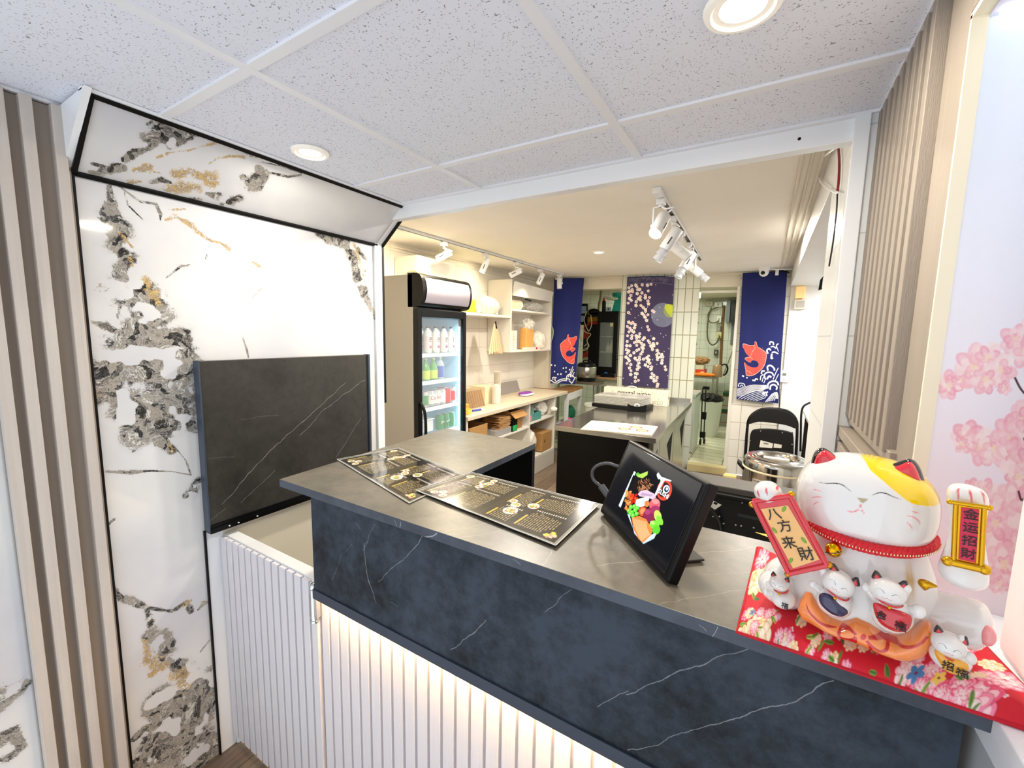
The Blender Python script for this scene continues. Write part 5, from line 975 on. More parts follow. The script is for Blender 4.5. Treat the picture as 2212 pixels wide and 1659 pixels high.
for z in SH:
    b = MB(); b.box((-2.155,fy0+.04,z-.018),(-2.145,fy1-.045,z+.010))
    for i in range(20): y = fy0+.045+i*.0245; b.box((-2.59,y,z-.006),(-2.155,y+.004,z-.002))
    b.build('shelf',WIRE,fr)
lamp('AREA','refrigerator_led',(-2.155,fy1-.06,1.0),1.1,(.45,.82,1),(.04,1.2),target=(-2.3,2.4,1.0))
# bottles and cans
def bottle(name, label, cat_, p, r, h, body, cap, lab=None, neck=.35, group=None, cup=None):
    t = thing(name,label,cat_,p,0,group); b = MB(); s_ = h*(1-neck)
    b.lathe([(0,0),(r*.85,0),(r,.006),(r,s_*.45),(r*.94,s_*.5),(r,s_*.56),(r,s_),(r*.72,s_+h*neck*.35),(r*.36,s_+h*neck*.62),(r*.34,h*.97),(0,h*.97)],p,24); b.build('body',body,t)
    b = MB(); b.cyl(np.array(p)+(0,0,h*.93),np.array(p)+(0,0,h),r*.42,n=16); b.build('cap',cap,t)
    if lab: b = MB(); b.lathe([(r+.0005,s_*.12),(r+.0007,s_*.14),(r+.0007,s_*.88),(r+.0005,s_*.9)],p,24); b.build('label_band',lab,t)
    return t
RICE = [mat('milky_bottle','eef2ee',.2),mat('black_cap','1a1a1c',.3),mat('pale_pink_label','f3dfe3',.3),mat('white_label','f7f7f4',.3)]; GGL = mat('green_bottle_glass','2f9a45',.08,coat=.5); 
fz_ = SH[0]+.012; PINKF = mat('pink_fruit_print','e2506c',.3); VIOF = mat('violet_fruit_print','a23a8c',.3)
for i,(px,fr_) in enumerate(((920,PINKF),(937,PINKF),(955,VIOF),(972,PINKF))):
    y = (2.40,2.49,2.585,2.675)[i]; lb = ('milky rice drink bottle at the left end of the top refrigerator shelf','milky drink bottle with a red fruit print, second on the top refrigerator shelf','milky drink bottle with a violet fruit print on the top refrigerator shelf','milky rice drink bottle at the right end of the top refrigerator shelf')[i]
    t = bottle('rice_drink_bottle',lb,'bottle',(-2.185,y,fz_),.031,.20,RICE[0],RICE[1],RICE[2+i%2],.3,'rice drink bottles in the refrigerator')
    b = MB(); b.ball((-2.185+.0305,y,fz_+.045),.003,.012,.012,n=14,m=8); b.build('fruit_print',fr_,t); text('흔',INK,'brush_lettering',t,(-2.185+.0322,y,fz_+.098),(0,1,0),(0,0,1),.040,.0006)
    dup(t,(-2.26,y+.008,fz_),label=('rice drink bottle in the back row, behind the leftmost one','rice drink bottle in the back row, second from the left','rice drink bottle in the back row, behind the violet print','rice drink bottle in the back row, behind the rightmost one')[i])
for i,px in enumerate((914,931)): bottle('sparkling_water_bottle',('green glass bottle at the left end of the second refrigerator shelf','green glass bottle beside the clear water bottle on the second refrigerator shelf')[i],'bottle',(-2.185,2.375+i*.085,SH[1]+.012),.034,.165,GGL,mat('pale_green_cap','cfe6b0',.3),mat('yellow_green_label','bcd65a',.4),.5,'green glass bottles in the refrigerator')
bottle('water_bottle','clear water bottle with a blue label on the second refrigerator shelf','bottle',(-2.19,2.545,SH[1]+.012),.031,.17,mat('clear_bottle','d5ecf6',.08,alpha=.6),mat('white_cap','f4f4f4',.3),mat('blue_label','2b5bc4',.3),.35)
def can(label,p,m,lm,txt=None,tm=None,group=None,nm='soda_can'):
    t = thing(nm,label,'can',p,0,group); b = MB(); b.lathe([(0,0),(.024,0),(.032,.008),(.032,.106),(.027,.117),(.0275,.120),(.0255,.119),(0,.117)],p,26); b.build('body',m,t)
    b = MB(); b.lathe([(0,.1176),(.0245,.1182),(.0262,.121),(.0272,.1205)],p,26); b.build('lid',mat('can_lid','d8dadd',.2,metal=.8),t)
    b = MB(); b.lathe([(.0324,.02),(.0326,.022),(.0326,.09),(.0324,.092)],p,26); b.build('print_band',lm,t)
    return t
SILV = mat('silver_can','d3d8dc',.25,metal=.7); REDC = mat('red_can','cf2438',.25); GRNC = mat('green_can','1f8f5c',.25); WHC = mat('white_can_print','eef1f2',.3)
cans = ((914,SILV,GRNC,'silver can with a green band at the left end of the third refrigerator shelf'),(926,SILV,WHC,'silver can lettered Co, second from left on the third refrigerator shelf'),(938,SILV,WHC,'silver can lettered ke, third from left on the third refrigerator shelf'),(947,SILV,WHC,'plain silver can in the middle of the third refrigerator shelf'),(956,REDC,REDC,'red can, second from right on the third refrigerator shelf'),(967,SILV,REDC,'red and silver can at the right end of the third refrigerator shelf'))
for i,(px,m1,m2,lb) in enumerate(cans):
    y = 2.355+i*.0665; t = can(lb,(-2.183,y,SH[2]+.012),m1,m2,group='cans on the third refrigerator shelf')
    if i in (1,2): text(('Co','ke')[i-1],mat('red_script','c8202f',.4),'lettering',t,(-2.183+.0328,y,SH[2]+.078),(0,1,0),(0,0,1),.045,.0005)
    dup(t,(-2.255,y+.003,SH[2]+.012),label='can in the back row, '+('first','second','third','fourth','fifth','sixth')[i]+' from the left on the third refrigerator shelf')
for i,px in enumerate((945,957,968)):
    y = 2.53+i*.069; t = can(('green can beside the white tub on the lowest visible refrigerator shelf','green can in the middle of the three on the lowest visible refrigerator shelf','green can at the right end of the lowest visible refrigerator shelf')[i],(-2.183,y,SH[3]+.012),GRNC,GRNC,group='green cans in the refrigerator')
    if i < 2: text(('Spri','prite')[i][:4],mat('can_white_text','f4f7f4',.4),'lettering',t,(-2.183+.0328,y,SH[3]+.075),(0,1,0),(0,0,1),.026,.0005,shear=.3)
t = thing('plastic_tub','white plastic tub at the left of the lowest visible refrigerator shelf','container',(-2.25,2.30,SH[3]+.012)); y0,y1 = 2.35,2.475
b = MB(); b.prism([(-2.32,y0+.008,SH[3]+.012),(-2.19,y0+.008,SH[3]+.012),(-2.19,y1-.008,SH[3]+.012),(-2.32,y1-.008,SH[3]+.012)],(0,0,.09)); b.build('tub',mat('white_tub','e6f3f6',.35),t,bevel=.006); b = MB(); b.box((-2.325,y0,SH[3]+.102),(-2.185,y1,SH[3]+.112)); b.build('rim',mat('white_tub','e6f3f6',.35),t,bevel=.003)
b = MB(); b.tube(crom([(-2.30,2.29,1.953),(-2.28,2.31,1.985),(-2.25,2.34,1.992),(-2.22,2.36,1.965),(-2.25,2.39,1.956),(-2.29,2.40,1.985),(-2.26,2.45,1.99),(-2.22,2.47,1.957)],6),.004,8); tag(b.build('wire_coil',mat('brass_wire','b59a63',.35,metal=.6)),'small curled brass-coloured wire lying on top of the refrigerator','wire')
# ---- wall shelf unit
xs = -2.35; sh = thing('wall_shelf','white open shelf unit on the left kitchen wall above the worktop','shelf',(-2.5,3.9,1.35))
for nm,a,c in (('shelf',(-2.645,2.80,1.715),(xs,3.87,1.74)),('divider',(-2.645,3.865,1.352),(xs,3.885,2.12)),('end_panel',(-2.645,4.835,1.352),(xs,4.855,2.06)),('shelf',(-2.645,3.885,1.352),(xs,4.835,1.372)),('shelf',(-2.645,3.885,1.795),(xs,4.835,1.815)),('back_panel',(-2.648,3.885,1.372),(-2.640,4.835,1.795))): b = MB(); b.box(a,c); b.build(nm,WLAM,sh,bevel=.001)
b = MB(); b.prism([(xs,3.90,1.955),(xs,4.83,1.955),(xs+.03,4.83,2.075),(xs+.03,3.90,2.10)],(-.015,0,0)); b.build('lift_door',WLAM,sh,bevel=.001)
tb_ = thing('wall_cabinet','plain cream box cabinet high on the left wall above the refrigerator','cabinet',(-2.5,2.8,1.96)); b = MB(); b.box((-2.645,2.52,1.90),(-2.40,3.02,2.15)); b.build('box',WLAM,tb_,bevel=.002); b = MB(); b.box((-2.40,2.54,1.92),(-2.395,3.0,2.13)); b.build('door',WLAM,tb_,bevel=.002)
def yz(px,py,x=-2.40): q = onX(px,py,x); return q[1],q[2]
t = crate('snack_carton','lime green carton on the long wall shelf beside the refrigerator','box',(-2.55,3.08,1.741),(-2.40,3.30,1.86),mat('lime_carton','cfe23a',.4),tape=False,patch=(mat('pale_stripe_print','f4f6d8',.4),(.1,.1,.3,.7)))
t = thing('picture_board','small pale framed board leaning on the wall behind the lime carton','board',(-2.6,3.3,1.741)); b = MB(); b.box((-2.625,3.05,1.742),(-2.61,3.42,2.0)); b.build('board',WLAM,t); b = MB(); b.box((-2.612,3.04,1.985),(-2.600,3.43,2.0)); b.box((-2.612,3.415,1.742),(-2.600,3.43,1.985)); b.build('frame',mat('gilt_cream','e2c58d',.4),t)
t = thing('napkin_bag','big clear bag of white paper cups on the long wall shelf','bag',(-2.5,3.62,1.742)); b = MB(); crumple(b,(-2.50,3.61,1.832),.11,.225,.098,5,.12,fr=2.5); b.build('film',PLAST,t)
b = MB(); g = np.random.default_rng(3)
for i in range(5):
    for j in range(3): b.cyl((-2.57+j*.05,3.44+i*.08,1.752),(-2.57+j*.05,3.44+i*.08,1.85),.022,.030,n=14)
b.build('cups',PLASTW,t)
t = thing('wrapped_bag','crumpled clear plastic bag with shiny folds on the upper right shelf','bag',(-2.5,4.6,1.816)); b = MB(); crumple(b,(-2.47,4.55,1.872),.11,.20,.055,8,.28,n=60,m=36,fr=6); b.build('film',PLAST,t); b = MB(); b.bar((-2.42,4.30,1.945),(-2.42,4.42,1.938),.02,.012); b.build('black_clip',BLKP,t)
t = thing('foam_bowl_pack','pack of cream foam bowls on the upper right shelf next to the divider','bowls',(-2.45,4.1,1.816)); b = MB()
for i in range(9): b.cyl((-2.45,3.96+i*.030,1.873),(-2.45,3.975+i*.030,1.873),.055,.048,n=22)
b.build('bowls',mat('foam_cream','f7efdc',.6),t)
t = thing('cup_sleeves','white wrapped sleeves of cups standing in the lower shelf cubby','cups',(-2.5,4.1,1.373)); b = MB()
for i in range(3):
    for k in range(9): b.cyl((-2.47,3.97+i*.085,1.374+k*.024),(-2.47,3.97+i*.085,1.396+k*.024),.034,.037,n=18)
b.build('cups',PLASTW,t)
t = thing('kraft_paper_pack','orange kraft paper pack in clear wrap in the lower shelf cubby','pack',(-2.45,4.42,1.373)); b = MB(); b.box((-2.50,4.32,1.374),(-2.41,4.50,1.62)); b.build('paper',mat('orange_kraft','e6ab60',.6,var=.1,vscale=20),t,bevel=.01); b = MB(); crumple(b,(-2.45,4.42,1.66),.06,.10,.07,12,.4,fr=5); b.build('wrap_top',PLAST,t)
t = thing('cutlery_box','small printed box lying on the bottom of the wall shelf','box',(-2.40,4.40,1.373)); b = MB(); b.box((-2.405,4.22,1.374),(-2.355,4.56,1.398)); b.build('carton',WLAM,t); b = MB(); b.box((-2.355,4.46,1.376),(-2.354,4.50,1.396)); b.build('printed_label',REDC,t)
t = thing('shelf_bag','white translucent bag filling the right end of the lower shelf cubby','bag',(-2.45,4.70,1.373)); b = MB(); crumple(b,(-2.46,4.70,1.475),.09,.11,.11,17,.2); b.build('film',PLASTW,t)
# hanging gloves / paper fan
t = thing('hanging_apron','pale peach pleated cloth hanging from a black hook under the long shelf','cloth',(-2.60,3.67,1.70)); hk = onX(1072,690,-2.38)
b = MB(); P = []
n1 = 60
for i in range(n1+1):
    u = i/n1; 
    for v in np.linspace(0,1,14): w3 = .02+.16*v**.9; P.append((-2.385+.018*math.sin(u*38)*v, 3.62+(u-.5)*2*w3*.75+.02*v, 1.655-.30*v-.012*math.cos(u*30)*v**3))
b.add(P,[(i*14+j,i*14+j+1,(i+1)*14+j+1,(i+1)*14+j) for i in range(n1) for j in range(13)],True); b.build('pleats',mat('peach_cloth','f2cfa8',.7),t,fix=False); b = MB(); b.ball((-2.38,3.62,1.665),.008,n=14,m=8); b.bar((-2.38,3.62,1.66),(-2.38,3.64,1.60),.014,.006); b.build('hook',BLKP,t)
b = MB(); b.tube(crom([(-2.36,4.87,1.66),(-2.34,4.885,1.60),(-2.35,4.89,1.52),(-2.37,4.88,1.45)],6),.010,8); tag(b.build('green_strap',mat('sage_strap','8da48c',.5)),'sage green strap hanging between the wall shelf and the blue banner','strap')
# ---- low counter with cubbies
lc = thing('low_worktop','long cream worktop with open cubbies along the left kitchen wall','counter',(-2.4,3.8,0))
b = MB(); b.box((-2.648,2.80,.815),(-2.10,4.86,.85)); b.build('worktop',mat('speckled_cream_top','ddcfb6',.4,var=.12,vscale=60),lc,bevel=.004)
for nm,a,c in (('end_panel',(-2.64,2.80,0),(-2.12,2.82,.815)),('divider',(-2.64,3.905,0),(-2.12,3.925,.815)),('end_panel',(-2.64,4.53,0),(-2.12,4.55,.815)),('shelf',(-2.64,2.82,.555),(-2.12,3.905,.573)),('shelf',(-2.64,3.925,.585),(-2.12,4.53,.603)),('plinth',(-2.64,2.82,.18),(-2.12,4.53,.20)),('back_panel',(-2.645,2.82,.0),(-2.638,4.53,.815)),('kick_board',(-2.14,3.925,0),(-2.12,4.53,.18))): b = MB(); b.box(a,c); b.build(nm,WLAM,lc,bevel=.001)
crate('cardboard_box','brown cardboard box under the worktop right beside the refrigerator','box',(-2.5,2.86,.575),(-2.13,3.13,.74),KRAFT,open_=True,tape=False)
crate('open_carton','tall open cardboard box with a flap hanging out under the worktop','box',(-2.5,3.56,.575),(-2.16,3.82,.765),KRAFT,open_=True,flap=True,tape=False)
t = thing('kraft_bag_stack','fanned stack of kraft paper bags under the worktop','bags',(-2.25,3.4,.575)); b = MB(); g = np.random.default_rng(6)
for i in range(12): z = .64+i*.0095; a = (g.random()-.5)*.25; dy = (g.random()-.5)*.03; b.obox((-2.22,3.43+dy,z),(.09,.02*a,0),(-.02*a,.10,.008*math.sin(i)),(0,0,.0022))
b.build('bags',mat('kraft_bag','cfa06a',.7,var=.12,vscale=12),t)
crate('grey_supply_box','grey printed box under the kraft paper bags beneath the worktop','box',(-2.4,3.26,.575),(-2.13,3.55,.636),mat('grey_carton','a9a6a3',.5,var=.1,vscale=20),tape=False)
crate('glove_box','black and bright green glove box under the worktop','box',(-2.32,3.565,.575),(-2.125,3.645,.70) if False else (-2.145,3.66,.70),BLKP,tape=False,patch=(mat('bright_green_print','28c26a',.4),(.15,.02,.95,.5))) if False else None
t = thing('glove_box','black and bright green carton in front of the open cardboard box','box',(-2.13,3.5,.575)); b = MB(); b.box((-2.128,3.44,.637),(-2.085,3.54,.72)) if False else b.box((-2.155,3.56,.574),(-2.125,3.66,.70)); b.build('carton',BLKP,t); b = MB(); b.box((-2.125,3.57,.58),(-2.124,3.65,.635)); b.build('green_print',mat('bright_green_print','28c26a',.4),t)
t = crate('teal_drink_crate','teal printed box holding glass jars in the right cubby','box',(-2.4,3.95,.605),(-2.14,4.22,.69),mat('teal_carton','4f9a8f',.45,var=.15,vscale=25),open_=True,tape=False,patch=(mat('pink_print','e58aa0',.4),(.0,.1,.2,.8)))
for i,(x,y,lb) in enumerate(((-2.20,4.00,'glass jar at the front left of the teal box'),(-2.20,4.09,'glass jar at the front right of the teal box'),(-2.29,4.05,'glass jar at the back of the teal box'))):
    t = thing('glass_jar',lb,'jar',(x,y,.61),0,'glass jars in the teal box'); b = MB(); b.lathe([(0,0),(.030,0),(.033,.01),(.033,.10),(.024,.13),(.024,.15),(0,.15)],(x,y,.61),20); b.build('glass',mat('green_clear_glass','bcd8cc',.05,alpha=.55),t); b = MB(); b.cyl((x,y,.755),(x,y,.775),.026,n=18); b.build('lid',mat('dull_silver_lid','aab0ac',.3,metal=.6),t)
t = thing('plastic_bag','loose white plastic bag spilling out of the right cubby','bag',(-2.25,4.38,.605)); b = MB(); crumple(b,(-2.25,4.37,.69),.09,.11,.085,31,.18,n=44,m=28,fr=4); crumple(b,(-2.10,4.46,.68),.04,.045,.03,33,.2); b.build('film',PLASTW,t)
t = thing('white_sack','white crumpled bag hanging over the lower cubby beside a box','bag',(-2.2,4.05,.2)); b = MB(); crumple(b,(-2.22,4.07,.345),.085,.10,.15,41,.2,n=44,m=30,fr=3); b.build('film',PLASTW,t)
crate('small_brown_box','small brown box with a hand slot on the lowest cubby shelf','box',(-2.36,4.24,.21),(-2.13,4.49,.42),KRAFT,tape=False,patch=(mat('dark_slot','2d2016',.8),(.25,.45,.32,.62)))
# on the worktop
ct_z = .851
t = thing('paper_cup_stack','tall stack of white paper cups on the worktop','cups',(-2.42,3.9,ct_z)); b = MB(); q = onX(1074,850,-2.42)
for k in range(17): b.cyl((-2.42,q[1],ct_z+.16+k*.0085),(-2.42,q[1],ct_z+.1665+k*.0085),.034,.040,n=24)
b.cyl((-2.42,q[1],ct_z),(-2.42,q[1],ct_z+.16),.028,.038,n=24); b.build('cups',PLASTW,t)
t = thing('cup_sleeve_bag','clear bag of stacked cream cups in front of the tall cup stack','cups',(-2.3,3.6,ct_z)); q = onX(1072,855,-2.30); b = MB(); b.lathe([(0,0),(.045,0),(.048,.02),(.046,.16),(.036,.19),(.012,.2),(0,.2)],(-2.30,q[1],ct_z),26); b.build('film',PLAST,t); b = MB(); b.cyl((-2.30,q[1],ct_z+.004),(-2.30,q[1],ct_z+.17),.034,.040,n=22); b.build('cups',PLASTW,t)
crate('cream_carton','cream carton standing on the worktop beside the paper trays','box',(-2.55,3.42,ct_z),(-2.36,3.60,ct_z+.17),mat('cream_carton_board','f4e3bd',.6,var=.04),tape=False)
for i in range(9):
    t = thing('paper_tray','leaning white paper tray, %s from the refrigerator in the slanted row'%('nearest','second','third','fourth','fifth','sixth','seventh','eighth','farthest')[i],'tray',(-2.45,3.06+i*.034,ct_z),0,'paper trays leaning on the worktop'); y = 3.04+i*.036; b = MB(); b.prism([(-2.54,y+.02,ct_z),(-2.32,y+.02,ct_z),(-2.32,y-.05,ct_z+.165),(-2.54,y-.05,ct_z+.165)],(0,.006,0)); b.build('tray',mat('paper_tray_board','f0dfc2',.6,var=.05,vscale=9),t)
    b = MB(); b.prism([(-2.322,y+.02,ct_z),(-2.318,y+.02,ct_z),(-2.318,y-.05,ct_z+.165),(-2.322,y-.05,ct_z+.165)],(0,.012,0)); b.build('edge',mat('tray_edge_brown','b98c66',.6),t)
t = thing('sponge','orange sponge on the worktop close to the refrigerator','sponge',(-2.3,2.98,ct_z)); b = MB(); b.box((-2.34,2.95,ct_z),(-2.26,3.03,ct_z+.06)); b.build('foam',mat('orange_foam','f0a24a',.8),t,bevel=.008); b = MB(); b.box((-2.34,2.95,ct_z+.06),(-2.26,3.03,ct_z+.066)); b.build('scourer',mat('yellow_scour','e8c95a',.9),t,bevel=.002)
t = thing('squeeze_bowl','small yellow bowl on the worktop edge beside the refrigerator','bowl',(-2.18,2.90,ct_z)); b = MB(); b.lathe([(0,0),(.03,0),(.045,.02),(.048,.045),(.044,.045),(.038,.02),(0,.006)],(-2.20,2.90,ct_z),26); b.build('bowl',mat('yellow_plastic','f5dd63',.35),t)
t = thing('marker_pen','blue marker lying on the worktop','pen',(-2.2,3.08,ct_z)); b = MB(); b.cyl((-2.22,3.02,ct_z+.009),(-2.20,3.12,ct_z+.009),.0085,n=14); b.build('barrel',mat('blue_plastic','4257c4',.3),t); b = MB(); b.cyl((-2.2,3.12,ct_z+.009),(-2.195,3.15,ct_z+.009),.009,n=14); b.build('cap',WHITEG,t)
t = thing('grey_board','grey cutting board leaning on the wall above the worktop','board',(-2.6,4.3,ct_z)); b = MB(); b.prism([(-2.58,4.05,ct_z),(-2.58,4.50,ct_z),(-2.625,4.50,ct_z+.13),(-2.625,4.05,ct_z+.13)],(-.012,0,0)); b.build('board',mat('grey_board_plastic','a39b95',.5,var=.06,vscale=20),t,bevel=.004)
t = thing('wipes_packet','purple and white wipes packet on the worktop','packet',(-2.35,4.25,ct_z)); b = MB(); b.ball((-2.35,4.22,ct_z+.022),.06,.115,.022,n=34,m=16,e=.8); b.build('packet',mat('purple_foil','8a3fa8',.25),t); b = MB(); b.ball((-2.33,4.22,ct_z+.014),.062,.12,.013,n=34,m=14,e=.8); b.build('white_base',WHITEG,t)
# ---- wooden-topped white table and what is under it
wt = thing('white_legged_table','white wooden table with a brown butcher-block top below the left blue banner','table',(-2.3,5.0,0))
b = MB(); b.prism([(-2.64,4.885,.812),(-2.112,4.885,.812),(-2.165,5.54,.812),(-2.395,5.54,.812),(-2.395,5.02,.812),(-2.64,4.985,.812)],(0,0,.030)); b.build('block_top',mat('butcher_block','a8713c',.45,var=.3,vscale=4,stretch=(2,30,1)),wt,bevel=.002)
for q_ in ((-2.145,4.905),(-2.19,5.46),(-2.6,4.905)): b = MB(); b.box((q_[0]-.02,q_[1],0),(q_[0]+.025,q_[1]+.045,.812)); b.build('leg',WHITE,wt,bevel=.002)
b = MB(); b.prism([(-2.125,4.95,.72),(-2.168,5.46,.72),(-2.168,5.46,.812),(-2.125,4.95,.812)],(.012,0,0)); b.build('apron',WHITE,wt)
b = MB(); crumple(b,(-2.24,5.27,.47),.06,.13,.13,61,.18,fr=4); tag(b.build('green_cloth',mat('dark_green_cloth','11684a',.8)),'dark green cloth bundled under the butcher-block table','cloth')
b = MB(); crumple(b,(-2.17,5.06,.43),.04,.08,.04,63,.2,fr=5); tag(b.build('pink_cloth',mat('hot_pink_cloth','ec3f9c',.7)),'hot pink cloth under the butcher-block table','cloth')
# ---- stainless prep table
pt = thing('prep_table','stainless steel prep table with a black front end and steel side doors','table',(-1.07,4.2,0)); A_,B_,C_,D_ = (-1.471,3.150),(-.655,3.185),(-.70,5.20),(-1.50,5.12)
b = MB(); b.prism([(*A_,.757),(*B_,.757),(*C_,.757),(*D_,.757)],(0,0,.043)); b.build('steel_top',mat('prep_steel','a9a69d',.16,metal=.85,var=.10,vscale=5),pt,bevel=.003)
b = MB(); b.prism([(-.71,5.14,.80),(-1.5,5.07,.80),(-1.5,5.09,.80),(-.71,5.16,.80)],(0,0,.05)); b.build('upstand',STEEL,pt)
b = MB(); b.prism([(-1.45,3.175,.04),(-.72,3.21,.04),(-.72,3.24,.04),(-1.45,3.205,.04)],(0,0,.715)); b.prism([(-1.45,3.2,.04),(-1.43,3.2,.04),(-1.46,5.08,.04),(-1.48,5.08,.04)],(0,0,.715)); b.build('black_panel',mat('black_gloss_board','030303',.3,spec=.25),pt)
b = MB(); b.prism([(-.72,3.24,.04),(-.70,3.24,.04),(-.745,5.10,.04),(-.765,5.10,.04)],(0,0,.717)); b.build('side_frame',STEELD,pt)
def sx_(y): return -.70-.045*(y-3.24)/1.86+.002
ys_ = [onX(p,960,-.70)[1] for p in (1427,1459,1481)]
doors_ = [(3.26,3.50),(3.52,4.22),(4.24,4.98)]
for a,c in doors_: b = MB(); b.prism([(sx_(a),a,.09),(sx_(c),c,.09),(sx_(c),c,.74),(sx_(a),a,.74)],(.012,0,0)); d_ = b.build('steel_door',STEEL,pt,bevel=.002); b = MB(); \
    b.prism([(sx_(c-.08)+.0125,c-.08,.66),(sx_(c-.36)+.0125,max(c-.36,a+.04),.60),(sx_(c-.10)+.0125,c-.14,.34)],(.001,0,0)); b.build('finger_recess',BLACKM,d_)
for p in ((-1.43,3.19),(-.74,3.22),(-1.46,5.05),(-.78,5.06)): b = MB(); b.cyl((*p,0),(*p,.045),.02,n=14); b.build('foot',BLKP,pt)
# things on it
T0 = .801
wb_a,wb_b = onZ(1441,879,T0),onZ(1326,868,T0); wu = nrm(wb_b-wb_a); wd_ = np.array([-wu[1],wu[0],0]); wd_ = wd_ if wd_[1] > 0 else -wd_
L_ = .70; t = thing('film_wrap_box','long white printed cling film box standing at the back of the prep table','box',wb_a+wu*L_/2+wd_*.05); hh_ = .165
b = MB(); b.obox(wb_a+wu*L_/2+wd_*.065+(0,0,hh_/2),wu*L_/2,wd_*.065,(0,0,hh_/2)); b.build('carton',mat('white_carton','f3efdc',.5),t,bevel=.002)
o = text('crystal wrap',INK,'lettering',t,wb_a+wu*.36+wd_*-.001+(0,0,.115),-wu,(0,0,1),.075,.0006)
b = MB(); g = np.random.default_rng(2)
for i in range(34): q = wb_a+wu*(.03+g.random()*.64)+(0,0,.01+g.random()*.14); b.obox(q-wd_*.0006,wu*.0035,wd_*.0004,(0,0,.0028))
b.build('dots',mat('grey_dots','8f8c80',.5),t)
b = MB(); q = wb_a+wu*.10-wd_*.0008+(0,0,.035)
for i in range(5): b.bar(q+wu*(i-2)*.026+(0,0,-.014),q+wu*(i-2)*.026+(0,0,.014),.0018,.001)
b.bar(q+wu*-.052+(0,0,.014),q+wu*.052+(0,0,.014),.0018,.001); b.bar(q+wu*-.052-(0,0,.014),q+wu*.052-(0,0,.014),.0018,.001); b.obox(wb_a-wu*.0006+wd_*.06+(0,0,.09),wu*.0006,wd_*.012,(0,0,.016)); b.build('panel_print',INK,t)
b = MB(); b.tube(crom([wb_a+wu*.45+wd_*.03+(0,0,hh_),wb_a+wu*.42+wd_*.05+(0,0,hh_+.02),wb_a+wu*.36+wd_*.05+(0,0,hh_+.02),wb_a+wu*.33+wd_*.03+(0,0,hh_)],5),.006,6); b.build('handle',WHITEG,t)
q = onZ(1375,880,T0); 
t = thing('sushi_tray_lids','pile of clear plastic sushi tray lids on the prep table','trays',(-1.22,4.30,T0)); 
for k in range(12):
    x0,y0 = -1.53+.004*(k%3),4.24+.006*(k%2); z = T0+.045+k*.0075; b = MB(); b.prism([(x0,y0,z),(x0+.50,y0,z),(x0+.52,y0+.28,z),(x0+.02,y0+.28,z)],(0,0,.0045)); b.prism([(x0+.04,y0+.03,z+.0045),(x0+.46,y0+.03,z+.0045),(x0+.47,y0+.25,z+.0045),(x0+.05,y0+.25,z+.0045)],(0,0,.0025)); b.build('lid',PLAST,t)
t = thing('black_sushi_tray','wide black tray under the pile of clear lids','tray',(-1.2,4.3,T0)); b = MB(); b.prism([(-1.55,4.23,T0),(-1.00,4.23,T0),(-.98,4.53,T0),(-1.52,4.53,T0)],(0,0,.042)); b.build('tray',BLKP,t,bevel=.006)
t = thing('black_tape_dispenser','small black curved box in front of the clear lids','box',onZ(1376,890,T0)); a_ = onZ(1355,889,T0); c_ = onZ(1396,891,T0); u2 = nrm(c_-a_); b = MB(); wL = np.linalg.norm(c_-a_); pr = [(0,0),(wL,0),(wL,.078),(wL*.8,.062),(wL*.5,.052),(wL*.2,.062),(0,.078)]; b.prism([a_+u2*p[0]+(0,0,p[1]) for p in pr],np.array([-u2[1],u2[0],0])*.015); b.build('shell',BLKP,t,bevel=.003)
b = MB(); m_c = a_+u2*wL*.5+np.array([-u2[1],u2[0],0])*.008+(0,0,.058); b.tube([m_c+u2*.022*math.cos(k)+np.array([0,0,.022*math.sin(k)]) for k in np.linspace(0,6.283,24,False)],.006,8,closed=True); b.build('paper_core',WHITEG,t)
QB = [onZ(*p,T0+.007) for p in ((1278,908),(1421,920.5),(1408,939.5),(1254,926.5))]; cv = Canvas(300,150,'e6dcc6')
for x,y in ((215,50),(175,92),(250,95)):
    cv.ell(x,y,27,19,0,'bb3208'); cv.ell(x,y,21,13,0,'efcfa6')
    for k in range(7): cv.ell(x-14+k*4.6,y-4+(k%3)*4,3,2,.4,['e8a04c','d9754a','a8663e','f2c772'][k%4])
for k in range(5): cv.stroke([(12+k*24,24),(22+k*24,50),(16+k*25,90)],1.5,'efd8b6')
t = thing('placemat_board','white board printed with three orange sushi plates lying on the prep table','board',(QB[0]+QB[2])/2); sheet('board',cv,*QB,vmat('board_print',.7,spec=.15),t,thick=(0,0,-.007))
# ---- banners
def banner(name,label,TL,TR,BR,BL,cv,par=None,fold=.006,seed=0,th=(0,.002,0),m=None):
    t = thing(name,label,'banner',(np.asarray(TL)+np.asarray(TR))/2+(0,0,-.02)); nn = nrm(np.cross(np.asarray(TR,float)-TL,np.asarray(BL,float)-TL)); nn = nn if nn[1] < 0 else -nn
    def disp(U,V): return nn*((fold*np.sin(U*9+V*2+seed)+fold*.7*np.sin(U*17-V*5+seed*2)*V+fold*.5*np.sin(V*11+U*6))[...,None]*(.25+V[...,None]*.75)+.016)
    sheet('cloth',cv,TL,TR,BR,BL,m or vmat('printed_cloth',.85),t,thick=-nn*.0012,disp=disp); 
    b = MB(); b.cyl(np.asarray(TL,float)+nn*.016,np.asarray(TR,float)+nn*.016,.004,n=8); b.build('top_hem',mat('navy_hem','16245c',.8),t); return t
def koi(cv, pts, fins, scales, eye=None):
    P = crom([np.array(p,float) for p in pts],5,closed=True); c = np.mean(P,0); cv.poly([c+(p-c)*1.03 for p in P],'fbd3c4'); cv.poly(P,'f4564a')
    for f in fins: cv.stroke(f,2.2,'fbd3c4')
    for x,y in scales: cv.ell(x,y,2.2,1.6,.6,'fba79a')
TLb,TRb,BRb,BLb = onB(1604,591,.03),onB(1700,586,.03),onB(1681,871,.03),onB(1591,862,.03)
